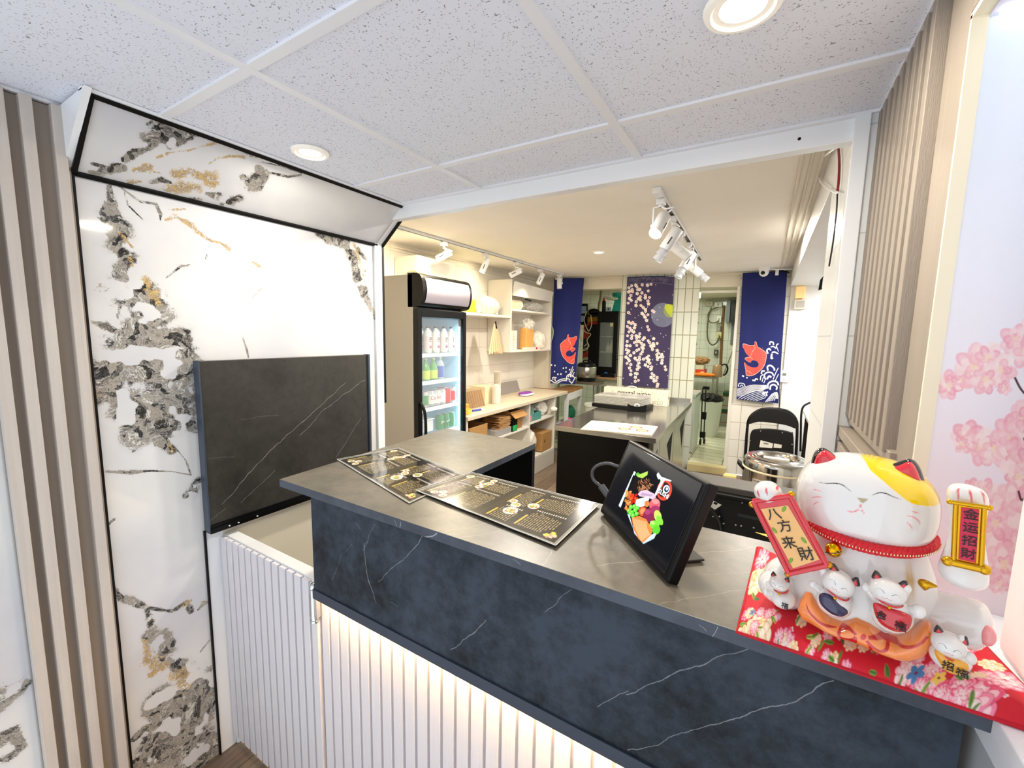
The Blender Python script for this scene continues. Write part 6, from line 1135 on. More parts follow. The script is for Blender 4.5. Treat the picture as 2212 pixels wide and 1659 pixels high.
qd = [(683,130),(1080,105),(1000,1290),(625,1255)]; cv = Canvas(330,1000,'141e62',quad=qd)
for k in range(40): cv.stroke([(690+k*10,110),(680+k*9,600),(640+k*9,1250)],3,'18225f',.3)
KP,KF,KS = ([(688,765),(740,778),(782,775),(785,748),(800,752),(812,790),(850,815),(888,850),(880,920),(862,965),(830,1000),(792,1030),(750,1045),(712,1038),(706,990),(695,930),(722,955),(762,972),(805,970),(822,945),(808,920),(766,908),(748,928),(715,912),(700,892),(738,880),(712,850),(696,815),(684,795)],
 [[(700,890),(730,882),(760,890),(765,908)],[(712,1000),(735,1010),(760,1030)],[(745,880),(760,850),(770,820)],[(780,775),(790,800),(770,830)]],[(770+ (i%6)*17+(i//6)*6,800+(i//6)*17) for i in range(60) if 762 < 770+(i%6)*17+(i//6)*6 < 880-(max(0,(i//6)-6))*6])
koi(cv,KP,KF,KS)
for p,w2 in (([(905,850),(895,820),(915,805),(930,820)],14),([(920,770),(925,745),(950,748),(955,770)],12),([(930,790),(955,785),(975,800),(985,770),(1000,760)],10),([(940,840),(965,835),(998,850)],12),([(940,850),(935,890),(950,885)],16),([(985,790),(1000,830)],6),
 ([(905,1000),(900,965),(930,955),(960,980),(962,1000)],14),([(845,1030),(850,1005),(875,1005)],12),([(880,1075),(870,1040),(900,1015),(940,1020),(955,1045)],12),([(895,1075),(915,1050),(935,1060)],16),([(950,1080),(975,1020),(998,975)],7),([(965,1100),(985,1060),(1000,1030)],6),
 ([(765,1085),(785,1090),(795,1075),(815,1080)],12),([(675,1045),(690,1055)],13),([(712,1062),(722,1066)],13),([(640,1145),(650,1115),(690,1120),(700,1145)],7),([(655,1145),(670,1130),(685,1145)],6),
 ([(905,1160),(905,1120),(940,1095),(985,1100),(1000,1130)],14),([(925,1170),(930,1135),(960,1125),(985,1145),(980,1170)],14),([(868,1215),(860,1200),(885,1190)],13),([(895,1225),(890,1195),(905,1190)],12),
 ([(835,1085),(840,1050),(860,1035)],8),([(850,1100),(862,1060),(880,1050)],6),([(865,1110),(880,1080),(890,1075)],6)): cv.stroke(p,w2,'f3f4f6')
for k in range(8): cv.stroke([(630,1165+k*9),(690,1150+k*10),(760,1130+k*8),(830,1128+k*7),(892,1130+k*4)],4.2,'f3f4f6')
for k in range(7): cv.stroke([(640+k*26,1250+k*3),(700+k*24,1215+k*6),(780+k*16,1185+k*9),(860+k*4,1170+k*8)],4.5,'f3f4f6')
for k in range(5): cv.stroke([(880+k*20,1278-k*3),(915+k*16,1240-k*3),(945+k*10,1205-k*4)],7,'f3f4f6')
for k in range(4): cv.stroke([(960+k*9,1190),(975+k*7,1220),(985+k*3,1250)],5,'f3f4f6')
banner('koi_banner','wide navy banner with an orange carp leaping over white waves, right of the doorway',TLb,TRb,BRb,BLb,cv,seed=1)
TLb,TRb,BRb,BLb = onY(1198,602,4.94),onY(1262.5,602,5.0),onY(1244,830,4.99),onY(1189,828,4.93)
cv = Canvas(260,900,'18236a',quad=[(68,160),(310,158),(245,1015),(35,1000)])
for k in range(30): cv.stroke([(70+k*8,165),(60+k*8,500),(40+k*7,1000)],3,'19246a',.3)
mk_ = lambda P: [(250-(x-684)/204*130,640+(y-752)/293*218) for x,y in P]
koi(cv,mk_(KP),[mk_(f) for f in KF],mk_(KS))
for x,y in ((45,865),(75,870),(72,915),(100,935),(123,935),(142,892),(165,890),(165,920),(195,905)): cv.ell(x,y,6,6.5,0,'f3f4f6')
for p,w2 in (([(35,975),(60,990),(80,1000)],7),([(75,1000),(120,975),(180,972),(200,980)],7),([(90,1005),(130,985),(175,985)],6),([(60,975),(55,960),(70,955)],8),([(80,985),(75,960),(90,960)],9),([(170,980),(175,950),(200,940),(205,960)],9),([(185,960),(205,920),(222,880)],6),([(200,960),(215,925),(228,900)],6),([(215,960),(225,940),(235,925)],6),([(215,1005),(232,980),(245,960)],7),([(190,985),(208,1000),(214,1010)],7),([(205,945),(222,950),(235,965)],7)): cv.stroke(p,w2,'f3f4f6')
banner('koi_banner','narrow navy banner with a small orange carp and white dots, left of the pass opening',TLb,TRb,BRb,BLb,cv,seed=4,fold=.008)
TLb,TRb,BRb,BLb = onB(1355.5,599,.05),onB(1457.5,596.5,.05),onB(1442.5,839,.05),onB(1343.5,832,.05)
cv = Canvas(380,900,'42385c',quad=[(92,112),(697,97),(605,1530),(20,1490)])
for k in range(90): cv.stroke([(95+k*7,100),(20+k*6.6,1520)],1.5,['3a3152','4a4066'][k%2],.5,smooth=False)
for k in range(40): cv.ell(100+RNG.random()*590,112+RNG.random()*55,35,18,RNG.random()*3,['5d5872','6d6a82','4a4560'][k%3],.45)
cv.stroke([(95,205),(250,188),(420,185),(560,190),(690,212)],7,'7b7890',.8)
cv.ell(545,593,150,155,0,'7c8098'); cv.ell(630,540,75,85,0,'a9b560',.7); cv.poly([(575,455),(650,470),(690,520),(690,630),(650,620),(600,560),(565,500)],'c9d84a'); cv.poly([(600,450),(690,470),(690,590),(640,550)],'dbe43a',.8)
cv.ell(500,680,90,60,.3,'6c7090',.5)
FL = [(147,222),(112,248),(200,215),(215,235),(282,210),(350,215),(395,203),(225,272),(250,268),(155,270),(135,288),(110,300),(160,297),(278,312),(218,322),(360,287),(322,345),(322,375),(375,370),(257,362),(232,388),(260,403),(138,345),(120,385),(143,408),(355,415),(362,452),(103,442),(205,425),(202,472),(265,472),(293,497),(322,525),(325,548),(107,563),(280,573),(355,590),(302,595),(318,622),(410,538),(432,553),(338,662),(350,742),(365,782),
 (110,685),(142,705),(160,690),(190,718),(92,740),(125,762),(182,757),(112,808),(145,790),(172,810),(95,858),(150,857),(205,860),(250,832),(145,892),(242,870),(210,895),(290,905),(308,885),(180,945),(207,935),(240,928),(90,930),(270,955),(300,975),(212,980),(127,985),(85,985),(275,1000),(80,1035),(108,1052),(240,1030),(212,1045),(292,1020),(90,1080),(175,1075),(130,1110),(285,1060),(265,1090),(75,1130),(100,1150),(245,1130),(190,1145),(215,1170),(247,1162),(115,1175),(88,1210),(135,1225),(238,1205),(222,1240),(118,1268),(218,1285),(137,1303),(243,1258),(133,1352),(192,1338),(215,1342),(193,1388),(232,1425),(193,1440),
 (427,895),(358,920),(375,945),(422,960),(472,955),(390,985),(428,985),(400,1000),(412,1032),(472,1045),(490,1080),(467,1100),(530,1098),(508,1130),(543,1127),(477,1135),(475,1162),(535,1170),(530,1205),(572,1250),(580,1288),(340,1140),(362,1115),(298,1155),(365,1165),(348,1190),(378,1207),(322,1230),(357,1250),(400,1255),(392,1282),(405,1340),(430,1365),(395,1388),(428,1410),(470,1390),(432,1435),(460,1430),(470,1505),(478,1475)]
for i,(x,y) in enumerate(FL):
    r = 19+(i%3)*2
    for k in range(5): a = k*1.2566+i; cv.ell(x+math.cos(a)*r*.62,y+math.sin(a)*r*.62,r*.42,r*.38,a,'fbeee8')
    cv.ell(x,y,r*.36,r*.36,0,['e8a6a8','e58f95','f3d9b0'][i%3])
for x,y in ((456,210),(670,338),(190,628),(235,598),(408,622),(475,655),(505,497),(275,757),(515,830),(552,873),(583,850),(392,860),(620,1020),(560,1057),(412,1163),(467,1222),(605,1368),(40,1400),(350,1483),(148,1465),(140,520),(130,585),(350,492)): cv.ell(x,y,7,5,.6,'f3e4ea')
banner('blossom_curtain','dark purple hanging with cherry blossoms and a yellow-grey moon on the tiled column',TLb,TRb,BRb,BLb,cv,seed=2,fold=.0035)
# ================================================================== right side of the kitchen
# folding chair leaning at the back wall
def cp(px,py,y=5.05): return onY(px,py,y)
ch = thing('folding_chair','black folding chair leaning on the white tiled wall below the wide blue banner','chair',(.07,5.05,0)); BM = mat('black_enamel_tube','101011',.3); VIN = mat('black_vinyl','131314',.45)
fr_p = [(1607,1090),(1610,1000),(1614,930),(1618,905),(1632,890),(1652,883),(1690,885),(1708,892),(1720,908),(1722,930),(1719,1000),(1716,1090)]
b = MB(); b.tube(crom([cp(*p) for p in fr_p],6),.013,12); b.build('tube_frame',BM,ch)
bk = crom([cp(*p,5.04) for p in ((1618,912),(1625,896),(1650,884),(1690,886),(1712,897),(1722,912),(1721,925),(1700,918),(1672,913),(1640,910),(1619,915))],4,closed=True)
b = MB(); b.prism(bk,(0,-.035,0)); b.build('backrest',VIN,ch,bevel=.008,seg=3)
st_ = crom([cp(*p,4.98) for p in ((1618,1040),(1619,960),(1623,932),(1636,926),(1670,926),(1706,932),(1714,945),(1713,1000),(1710,1040))],5,closed=True)
b = MB(); b.prism(st_,(0,-.03,0)); b.build('seat',VIN,ch,bevel=.008,seg=3)
b = MB()
for p in ((1643,931),(1690,935),(1620,952),(1711,960)): q = cp(*p,4.945); b.ball(q,.005,n=10,m=6)
b.build('rivets',mat('steel_rivet','c9c9c9',.3,metal=.8),ch)
b = MB()
for q4 in (((1643,951),(1670,958),(1668,968),(1640,966)),((1672,958),(1689,961),(1688,968),(1671,967))): b.prism([cp(*p,4.946) for p in q4],(0,-.0015,0))
b.build('paper_label',mat('label_paper','e9e6dc',.6),ch); b = MB(); q = cp(1655,958,4.943)
for k in range(6): b.box((q[0]-.02+k*.007,q[1]-.0008,q[2]-.008),(q[0]-.0165+k*.007,q[1],q[2]+.008))
b.build('barcode',INK,ch)
b = MB()
for s_ in (-.20,.20): b.bar((.075+s_,5.22,.0),(.075+s_*.98,5.00,.62),.022,.018)
b.bar((-.125,5.16,.16),(.275,5.16,.16),.018); b.build('rear_legs',BM,ch)
# big steel soup/rice warmer on a black stool
pcx, pcy, pr, ptop = .118, 3.35, .205, .745
stt = thing('low_stool','black round stool under the big steel rice warmer','stool',(pcx,pcy,0)); b = MB(); b.cyl((pcx,pcy,.33),(pcx,pcy,.36),.19,n=32); b.build('seat',BLKP,stt,bevel=.005)
for k in range(4): a = k*1.5708+.78; b = MB(); b.cyl((pcx+.17*math.cos(a),pcy+.17*math.sin(a),0),(pcx+.13*math.cos(a),pcy+.13*math.sin(a),.33),.012,n=12); b.build('leg',BM,stt)
SST = mat('polished_steel','cfcac2',.12,metal=1); pot = thing('rice_warmer','big round polished steel rice warmer with an oval recess in its lid','cooker',(pcx,pcy,.361))
b = MB(); b.lathe([(0,.361),(pr*.93,.361),(pr*.98,.375),(pr,.42),(pr,.662)],(pcx,pcy,0),64); b.build('body',SST,pot)
b = MB(); b.lathe([(pr+.001,.660),(pr+.005,.664),(pr+.005,.670),(pr+.001,.674)],(pcx,pcy,0),64); b.build('seal_band',mat('ivory_band','efe2bf',.4),pot)
b = MB(); b.lathe([(pr,.672),(pr+.001,.70),(pr*.985,.722),(pr*.93,.738),(pr*.86,.745),(pr*.80,.742),(pr*.74,.744),(pr*.70,.750),(pr*.62,.752),(pr*.58,.744),(pr*.555,.728),(pr*.54,.715)],(pcx,pcy,0),64); b.build('lid',SST,pot)
b = MB(); b.lathe([(0,.713),(pr*.53,.713),(pr*.545,.716)],(pcx,pcy,0),48); b.build('recess',BLKP,pot)
b = MB(); b.obox((pcx-.01,pcy-.02,.735),(.075,.0,0),(0,.022,0),(0,0,.010)); b.build('lid_handle',mat('pale_grey_handle','d9d2c4',.35),pot,bevel=.004)
for s_ in (-1,1): b = MB(); b.prism([(pcx+s_*(pr-.005),pcy-.05,.63),(pcx+s_*(pr+.035),pcy-.035,.665),(pcx+s_*(pr+.035),pcy+.035,.665),(pcx+s_*(pr-.005),pcy+.05,.63)],(0,0,.025)); b.build('side_handle',BLKP,pot,bevel=.005)
qa = onY(1637,1030,3.16); a = math.atan2(qa[1]-pcy,qa[0]-pcx); ang0 = math.radians(-118); nrmv = np.array([math.cos(ang0),math.sin(ang0),0]); tg = np.array([-nrmv[1],nrmv[0],0]); tg = tg if tg[0] > 0 else -tg
pc_ = np.array([pcx,pcy,.605])+nrmv*(pr+.0015); b = MB(); b.obox(pc_,tg*.045,nrmv*.0015,(0,0,.013)); b.build('name_plate',mat('silver_plate','cfc8ba',.3),pot,bevel=.001); text('ZOJIRUSHI',INK,'lettering',pot,pc_+nrmv*.0022,tg,(0,0,1),.0185,.0004)
# black work unit behind the counter
bu = thing('black_work_unit','low black unit with a dark grey top standing behind the service counter','cabinet',(-.08,1.85,0))
b = MB(); b.box((-.34,1.775,.955),(.145,1.905,.98)); b.build('top',mat('dark_grey_laminate','4a4742',.5,var=.1,vscale=20),bu,bevel=.004)
b = MB(); b.box((-.33,1.79,.0),(.14,1.90,.955)); b.cyl((-.335,1.776,.945),(.143,1.776,.945),.012,n=16); b.build('body',mat('black_powder_steel','0d0d0e',.35),bu,bevel=.003)
b = MB(); b.box((-.24,1.7885,.872),(-.12,1.7905,.884)); b.box((-.05,1.7885,.868),(.06,1.7905,.880)); b.build('vent_plate',mat('dark_slate_plate','2b3233',.3),bu)
b = MB()
for p in ((1603,1086),(1554,1116),(1563,1131),(1589,1134),(1601,1136),(1628,1140),(1540,1116)): q = onY(*p,1.784); b.ball(q,.0035,.003,.0035,n=10,m=6)
b.build('screw_heads',mat('steel_rivet','c9c9c9'),bu)
tg_ = thing('price_tag','white paper label on a black cable behind the tablet','label',onY(1545,1090,1.70)); b = MB(); b.prism([onY(*p,1.786) for p in ((1536,1079),(1559,1091),(1544,1101),(1530,1091))],(0,.001,0)); b.build('paper',mat('label_paper','e9e6dc'),tg_); b = MB(); b.prism([onY(*p,1.785) for p in ((1543,1084),(1551,1087),(1548,1091),(1541,1088))],(0,.0008,0)); b.build('print',INK,tg_)
b = MB(); b.tube(crom([onY(*p,1.756) for p in ((1524,1088),(1535,1100),(1546,1115),(1554,1132),(1556,1160))],6),.007,8); tag(b.build('power_cable',mat('olive_black_cable','26261f',.3)),'thick dark cable dropping behind the counter to the right of the tablet','cable')
yn = thing('yellow_note','yellow paper slip at the back edge of the counter beside the lucky cat','note',(.0,.94,1.151)); b = MB(); b.prism([tuple(onZ(*p,1.1512)) for p in ((1631,1150),(1668,1157),(1672,1166),(1660,1161))],(0,0,.0006)); b.build('paper',mat('yellow_paper','f0c62b',.5),yn)
# security camera, emergency light, thermostat, wires
q = onZ(1651,577,ZK-.0); sc = thing('security_camera','white dome security camera on the ceiling above the wide blue banner','camera',(q[0],5.15,ZK)); cx_,cy_ = q[0],5.15
b = MB(); b.lathe([(0,0),(.055,0),(.055,-.02),(.048,-.03),(0,-.03)],(cx_,cy_,ZK),30); b.build('base',WHITEG,sc); b = MB(); b.ball((cx_,cy_-.01,ZK-.045),.045,.045,.045,n=32,m=20); b.build('dome',WHITEG,sc); b = MB(); b.ball((cx_-.008,cy_-.048,ZK-.055),.020,.014,.020,n=24,m=14); b.build('lens',mat('lens_black','0a0a0c',.05),sc)
t = thing('cable_box','small white junction connector hanging beside the security camera','connector',(cx_+.13,5.2,ZK-.05)); b = MB(); b.box((cx_+.10,5.18,ZK-.075),(cx_+.13,5.21,ZK-.02)); b.build('connector',WHITEG,t,bevel=.003); b = MB(); b.bar((cx_+.115,5.19,ZK-.02),(cx_+.22,5.22,ZK-.05),.02,.012); b.build('plug',BLKP,t)
b = MB(); b.tube(crom([(cx_+.05,5.15,ZK-.02),(cx_+.15,5.12,ZK-.03),(cx_+.28,5.15,ZK-.025),(cx_+.32,5.2,ZK-.01)],6),.005,6); tag(b.build('white_wire',WHITEG),'white wire running from the security camera to the beam','wire')
yp = bwy(.26)-.015
def pp(px,py): return onY(px,py,yp-.001)
a,c = pp(1719,620),pp(1738,645); a2,c2 = pp(1716,648),pp(1740,668)
el = thing('emergency_light','amber and grey emergency light unit on the white pier','light',((a[0]+c[0])/2,yp,a2[2]))
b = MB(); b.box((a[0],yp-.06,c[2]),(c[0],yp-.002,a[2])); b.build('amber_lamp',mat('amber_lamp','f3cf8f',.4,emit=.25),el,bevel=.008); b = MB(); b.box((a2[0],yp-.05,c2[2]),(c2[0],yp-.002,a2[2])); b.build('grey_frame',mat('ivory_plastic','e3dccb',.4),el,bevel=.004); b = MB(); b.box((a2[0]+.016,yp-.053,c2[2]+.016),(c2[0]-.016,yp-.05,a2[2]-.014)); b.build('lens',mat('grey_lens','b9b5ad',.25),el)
b = MB(); b.box(((a[0]+c[0])/2-.02,yp-.03,a2[2]),((a[0]+c[0])/2+.02,yp-.002,c[2])); b.build('neck',mat('copper_neck','c08a5a',.4),el)
a,c = pp(1686,800),pp(1704,826); th_ = thing('thermostat','small white thermostat on the white pier beside the wide blue banner','thermostat',((a[0]+c[0])/2,yp,c[2])); b = MB(); b.box((a[0],yp-.03,c[2]),(c[0],yp-.002,a[2])); b.build('housing',WHITEG,th_,bevel=.004)
b = MB(); b.box((a[0]+.02,yp-.0315,a[2]-.055),(a[0]+.055,yp-.030,a[2]-.025)); b.build('display',mat('grey_display','7c8076',.3),th_); b = MB(); b.box((a[0]+.025,yp-.032,c[2]+.035),(a[0]+.05,yp-.030,c[2]+.042)); b.box((a[0]+.025,yp-.032,c[2]+.02),(a[0]+.05,yp-.030,c[2]+.027)); b.build('buttons',mat('grey_buttons','b9bab8',.4),th_)
b = MB(); b.tube([pp(1683,833),pp(1684,870),pp(1681,905),pp(1680,950)],.004,6); tag(b.build('thermostat_wire',mat('dark_wire','3a3028',.4)),'thin dark wire hanging down the wall below the thermostat','wire')
xw = .138
wp = lambda px,py: onX(px,py,xw)
xw = .1345; b = MB(); b.tube(crom([wp(1812,313),wp(1775,345),wp(1767,375),wp(1775,395),wp(1790,408),wp(1808,416)],8),.0035,8); tag(b.build('loose_white_wire',WHITEG),'loose white wire curling down from the header by the tiled return','wire')
xw = .142; b = MB(); b.tube(crom([wp(1811,318),wp(1813,350),wp(1812,385),wp(1809,414)],6),.0035,8); tag(b.build('red_wire',mat('red_insulation','8f1620',.4)),'dark red wire hanging beside the loose white wire','wire')
b = MB(); b.tube(crom([wp(1809,416),wp(1807,455),wp(1800,520),wp(1791,575)],6),.0022,6); tag(b.build('black_wire',mat('black_insulation','1c1c1e',.4)),'thin black wire running down the edge of the tiled return','wire')
# side room glimpsed past the return
st2 = thing('side_table','white table edge glimpsed past the tiled return','table',(.55,4.6,0)); b = MB(); b.box((.36,4.25,.80),(1.0,5.2,.83)); b.build('top',WHITE,st2,bevel=.003)
for p in ((.38,4.27),(.96,4.27),(.38,5.16)): b = MB(); b.box((p[0],p[1],0),(p[0]+.035,p[1]+.035,.80)); b.build('leg',BM,st2)
b = MB(); crumple(b,(.55,4.6,.11),.14,.14,.11,71,.3,fr=4); tag(b.build('grey_bag',mat('grey_green_bag','8d948a',.7,var=.2,vscale=14)),'grey green bag on the floor under the side table','bag')
b = MB(); b.tube(crom([onY(*p,4.243) for p in ((1757,868),(1745,872),(1735,879),(1731,895),(1730,925),(1729,975))],6),.008,8); tag(b.build('black_hose',BLKP),'black hose bending down beside the side table','hose')
b = MB(); b.prism([onY(*p,4.4) for p in ((1772,604),(1788,585),(1784,622),(1768,627))],(.0,.02,0)); t = b.build('black_flag',BLKP); tag(t,'small black cloth with a white stripe under the beam end','cloth'); b = MB(); b.prism([onY(*p,4.395) for p in ((1778,600),(1780,598),(1777,622),(1775,623))],(0,.004,0)); b.build('white_stripe',WHITEG,t)
bx_ = thing('floor_box','small cream box on the floor by the doorway threshold','box',(-.12,4.9,0)); a = onZ(1560,1046,0); c = onZ(1588,1050,0); b = MB(); b.prism([(a[0],a[1],0),(c[0],c[1],0),(c[0]+.01,c[1]+.10,0),(a[0]+.01,a[1]+.10,0)],(0,0,.10)); b.build('carton',mat('cream_box','e6d18a',.5),bx_,bevel=.003); b = MB(); b.tube([(a[0]-.25,a[1]-.01,.01),(a[0],a[1]-.02,.01),(c[0]+.05,c[1]-.01,.01)],.006,6); b.build('white_cord',WHITEG,bx_)
# ================================================================== back kitchen seen through the pass opening
yb1 = 6.0
def bp(px,py,y=yb1): return onY(px,py,y)
# steel table with rice cooker
a = bp(1313,822); t0 = thing('steel_side_table','small steel table in the back kitchen carrying the rice cooker','table',(-2.2,6.0,.06)); b = MB(); b.box((-2.62,5.59,.86),(-1.98,5.87,.90)); b.build('top',STEELD,t0,bevel=.003)
for p in ((-2.58,5.63),(-2.02,5.63),(-2.02,5.83)): b = MB(); b.cyl((p[0],p[1],.06),(p[0],p[1],.86),.02,n=14); b.build('leg',mat('chrome','d8d8d6',.12,metal=1),t0)
c0 = (-2.20,5.73); rc = thing('rice_cooker','steel rice cooker with a black lid on the small steel table','cooker',(c0[0],c0[1],.901)); b = MB(); b.lathe([(0,.955),(.140,.955),(.144,.96),(.144,1.10),(.140,1.105),(0,1.105)],(c0[0],c0[1],0),40); b.build('steel_body',STEEL,rc); b = MB(); b.lathe([(0,.901),(.12,.901),(.13,.91),(.13,.955),(0,.955)],(c0[0],c0[1],0),40); b.build('base',BLKP,rc)
b = MB(); b.lathe([(.132,1.105),(.134,1.12),(.12,1.15),(.08,1.165),(0,1.168)],(c0[0],c0[1],0),40); b.build('lid',BLKP,rc); b = MB(); b.tube(crom([(c0[0]-.05,c0[1],1.16),(c0[0]-.04,c0[1],1.19),(c0[0]+.04,c0[1],1.19),(c0[0]+.05,c0[1],1.16)],5),.008,8); b.build('lid_handle',BLKP,rc)
# black display cabinet
a,c = bp(1286,800,6.1),bp(1351,672,6.1); dc = thing('display_cabinet','black glass-fronted display cabinet standing in the back kitchen','cabinet',(-1.95,6.3,.93)); X0,X1 = a[0],c[0]+.02; zA,zB = .957,c[2]
b = MB(); k = .045; xm = X0+(X1-X0)*.68
for nm_,a_,c_ in (('side_panel',(X0,6.1,zA),(X0+k,6.5,zB)),('side_panel',(xm-k,6.1,zA),(X1-.12,6.5,zB)),('top_panel',(X0+k,6.1,zB-.16),(xm-k,6.5,zB)),('base_panel',(X0+k,6.1,zA),(xm-k,6.5,zA+.13)),('back_panel',(X0+k,6.46,zA+.13),(xm-k,6.5,zB-.16))): b = MB(); b.box(a_,c_); b.build(nm_,BLKP,dc,bevel=.003)
b = MB(); b.box((X0+k,6.11,zA+.13),(xm-k,6.115,zB-.16)); b.build('front_glass',mat('cabinet_glass','cfd8d2',.05,alpha=.22,spec=.8),dc); b = MB(); b.box((X0+k,6.43,zA+.13),(xm-k,6.45,zB-.16)); b.build('inner_panel',mat('dim_mirror','6d746a',.25,metal=.3,var=.2,vscale=12),dc)
for z in (.40,.72): b = MB(); zz_ = zA+(zB-zA)*z*.75+.06; b.box((X0+k,6.13,zz_),(xm-k,6.43,zz_+.008)); b.build('shelf',mat('pale_glass_shelf','c9d2c8',.2),dc)
b = MB(); b.tube([(X1-.11,6.08,zA+.25),(X1-.07,6.07,zA+.25),(X1-.07,6.07,zA+.52),(X1-.11,6.08,zA+.52)],.008,8); b.build('handle',BM,dc); b = MB(); b.box((xm-k-.055,6.106,zB-.22),(xm-k-.01,6.109,zB-.17)); b.build('sticker',mat('cream_sticker','e9e4b6',.5),dc)
for i,(u,h) in enumerate(((.42,.14),(.70,.18))):
    x = X0+k+(xm-2*k-X0)*u; z = zA+(zB-zA)*.40*.75+.068; t = thing('sauce_bottle',('short cream squeeze bottle inside the black display cabinet','tall cream squeeze bottle inside the black display cabinet')[i],'bottle',(x,6.25,z),0,'squeeze bottles in the display cabinet'); b = MB(); b.lathe([(0,0),(.028,0),(.030,h*.6),(.012,h*.75),(.006,h),(0,h)],(x,6.25,z),16); b.build('bottle',mat('cream_squeeze','e9e4cb',.4),t)
bc_ = thing('white_base_cabinet','white base cabinet carrying the black display cabinet in the back kitchen','cabinet',(-1.9,6.3,.06)); b = MB(); b.box((-2.2,6.03,.06),(-1.62,6.7,.925)); b.build('carcass',mat('greenish_white_paint','d6d9c6',.45),bc_,bevel=.003); b = MB(); b.box((-2.25,5.88,.925),(-1.58,6.75,.954)); b.build('board_top',mat('worn_board','b9906a',.5),bc_)
b = MB()
for x in (-2.18,-2.12,-2.06): b.box((x,6.02,.15),(x+.045,6.03,.80))
b.build('slats',mat('pale_yellow_slat','cfcfae',.5),bc_)
t = thing('baking_tray','black shallow trays stacked in front of the display cabinet','tray',(-1.98,6.0,.955)); b = MB(); b.box((-2.05,5.90,.955),(-1.84,6.07,.985)); b.box((-2.04,5.91,.985),(-1.85,6.06,1.0)); b.build('tray',BLKP,t,bevel=.004); b = MB(); b.ball((-1.99,5.96,1.008),.03,.02,.012,n=16,m=8); b.build('blue_cloth',mat('blue_rag','2257b8',.6),t)
# on top of the display cabinet
zt_ = zB+.001
sc2 = thing('kitchen_scale','teal kitchen scale with a round pan on top of the black display cabinet','scale',(X0+.28,6.3,zt_)); TEAL = mat('teal_plastic','1fa393',.35); b = MB(); b.prism([(X0+.20,6.13,zt_),(X0+.38,6.13,zt_),(X0+.35,6.13,zt_+.17),(X0+.24,6.13,zt_+.17)],(0,.12,0)); b.build('body',TEAL,sc2,bevel=.006); b = MB(); b.cyl((X0+.29,6.20,zt_+.17),(X0+.29,6.20,zt_+.20),.02,n=12); b.lathe([(0,.20),(.08,.20),(.105,.215),(.11,.26),(.10,.265),(.0,.262)],(X0+.29,6.20,zt_),26); b.build('pan',TEAL,sc2)
t = thing('white_carton','white carton with a red print at the top right of the display cabinet','box',(X0+.48,6.3,zt_)); b = MB(); b.prism([(X0+.20,6.33,zt_),(X0+.50,6.33,zt_),(X0+.47,6.33,zt_+.16),(X0+.38,6.33,zt_+.26)],(0,.12,0)); b.build('carton',WHITE,t); b = MB(); b.ball((X0+.44,6.328,zt_+.08),.035,.003,.03,n=16,m=8); b.build('red_print',mat('red_print','c94a3a',.5),t)
t = thing('spray_can','dark spray can with a red cap on top of the display cabinet','can',(X0+.07,6.3,zt_)); b = MB(); b.cyl((X0+.04,6.25,zt_),(X0+.04,6.25,zt_+.16),.03,n=18); b.build('body',BLKP,t); b = MB(); b.cyl((X0+.04,6.25,zt_+.16),(X0+.04,6.25,zt_+.20),.024,n=18); b.build('cap',mat('rust_red_cap','b8452c',.4),t)
t = crate('small_blue_white_box','small white box with a blue dot beside the teal scale','box',(X0+.09,6.2,zt_),(X0+.165,6.3,zt_+.07),WHITE,tape=False,patch=(mat('blue_print','2b5aa8',.4),(.35,.3,.65,.7)),side='-y')
t = thing('black_speaker','black rounded gadget on a dark shelf left of the display cabinet','gadget',(X0-.10,6.2,1.84)); b = MB(); b.ball((X0-.10,6.2,zB+.0),.09,.05,.05,n=24,m=14); b.build('body',BLKP,t); b = MB(); b.box((X0-.20,6.1,zB-.075),(X0-.005,6.3,zB-.045)); b.build('shelf',BLKP,t)
# poster, board, cords on the dark stand at the left
ps = thing('food_poster','red and orange food poster beside the black display cabinet','poster',(-2.25,6.4,1.2)); cv = Canvas(80,240,'b8321f'); cv.poly([(0,0),(80,0),(80,60),(0,50)],'e8a62e'); cv.poly([(0,45),(80,40),(80,75),(0,80)],'c93a1e'); cv.poly([(10,62),(75,60),(75,85),(10,88)],'1b1512'); cv.ell(55,100,30,26,0,'cf3b22'); cv.poly([(30,120),(78,110),(70,140)],'f2e4d2'); cv.ell(55,170,36,40,0,'e05a30'); cv.poly([(0,120),(36,120),(30,170),(0,190)],'2a2320'); cv.ell(30,222,36,20,0,'d8c9b0')
a,c = bp(1262,674,6.45),bp(1292,790,6.45); sheet('sheet',cv,(a[0],6.45,a[2]),(c[0],6.45,a[2]),(c[0],6.45,c[2]),(a[0],6.45,c[2]),vmat('poster_print',.4),ps,thick=(0,.01,0))
t = thing('photo_board','tall black board with blue-white pictures behind the narrow banner','board',(-2.35,6.2,1.5)); a,c = bp(1254,656,6.2),bp(1268,702,6.2); b = MB(); b.box((a[0],6.2,c[2]),(c[0],6.22,a[2])); b.build('board',BLKP,t); b = MB(); b.box((a[0]+.01,6.197,a[2]-.15),(c[0]-.02,6.2,a[2]-.04)); b.ball((a[0]+.04,6.198,a[2]-.23),.035,.003,.05,n=16,m=8); b.build('picture',mat('pale_blue_picture','9fb8d6',.4,var=.4,vscale=60),t)
b = MB(); b.box((-2.40,6.3,.95),(-2.26,6.34,1.72)); t = b.build('black_stand',BLKP); tag(t,'black upright stand behind the rice cooker','stand')
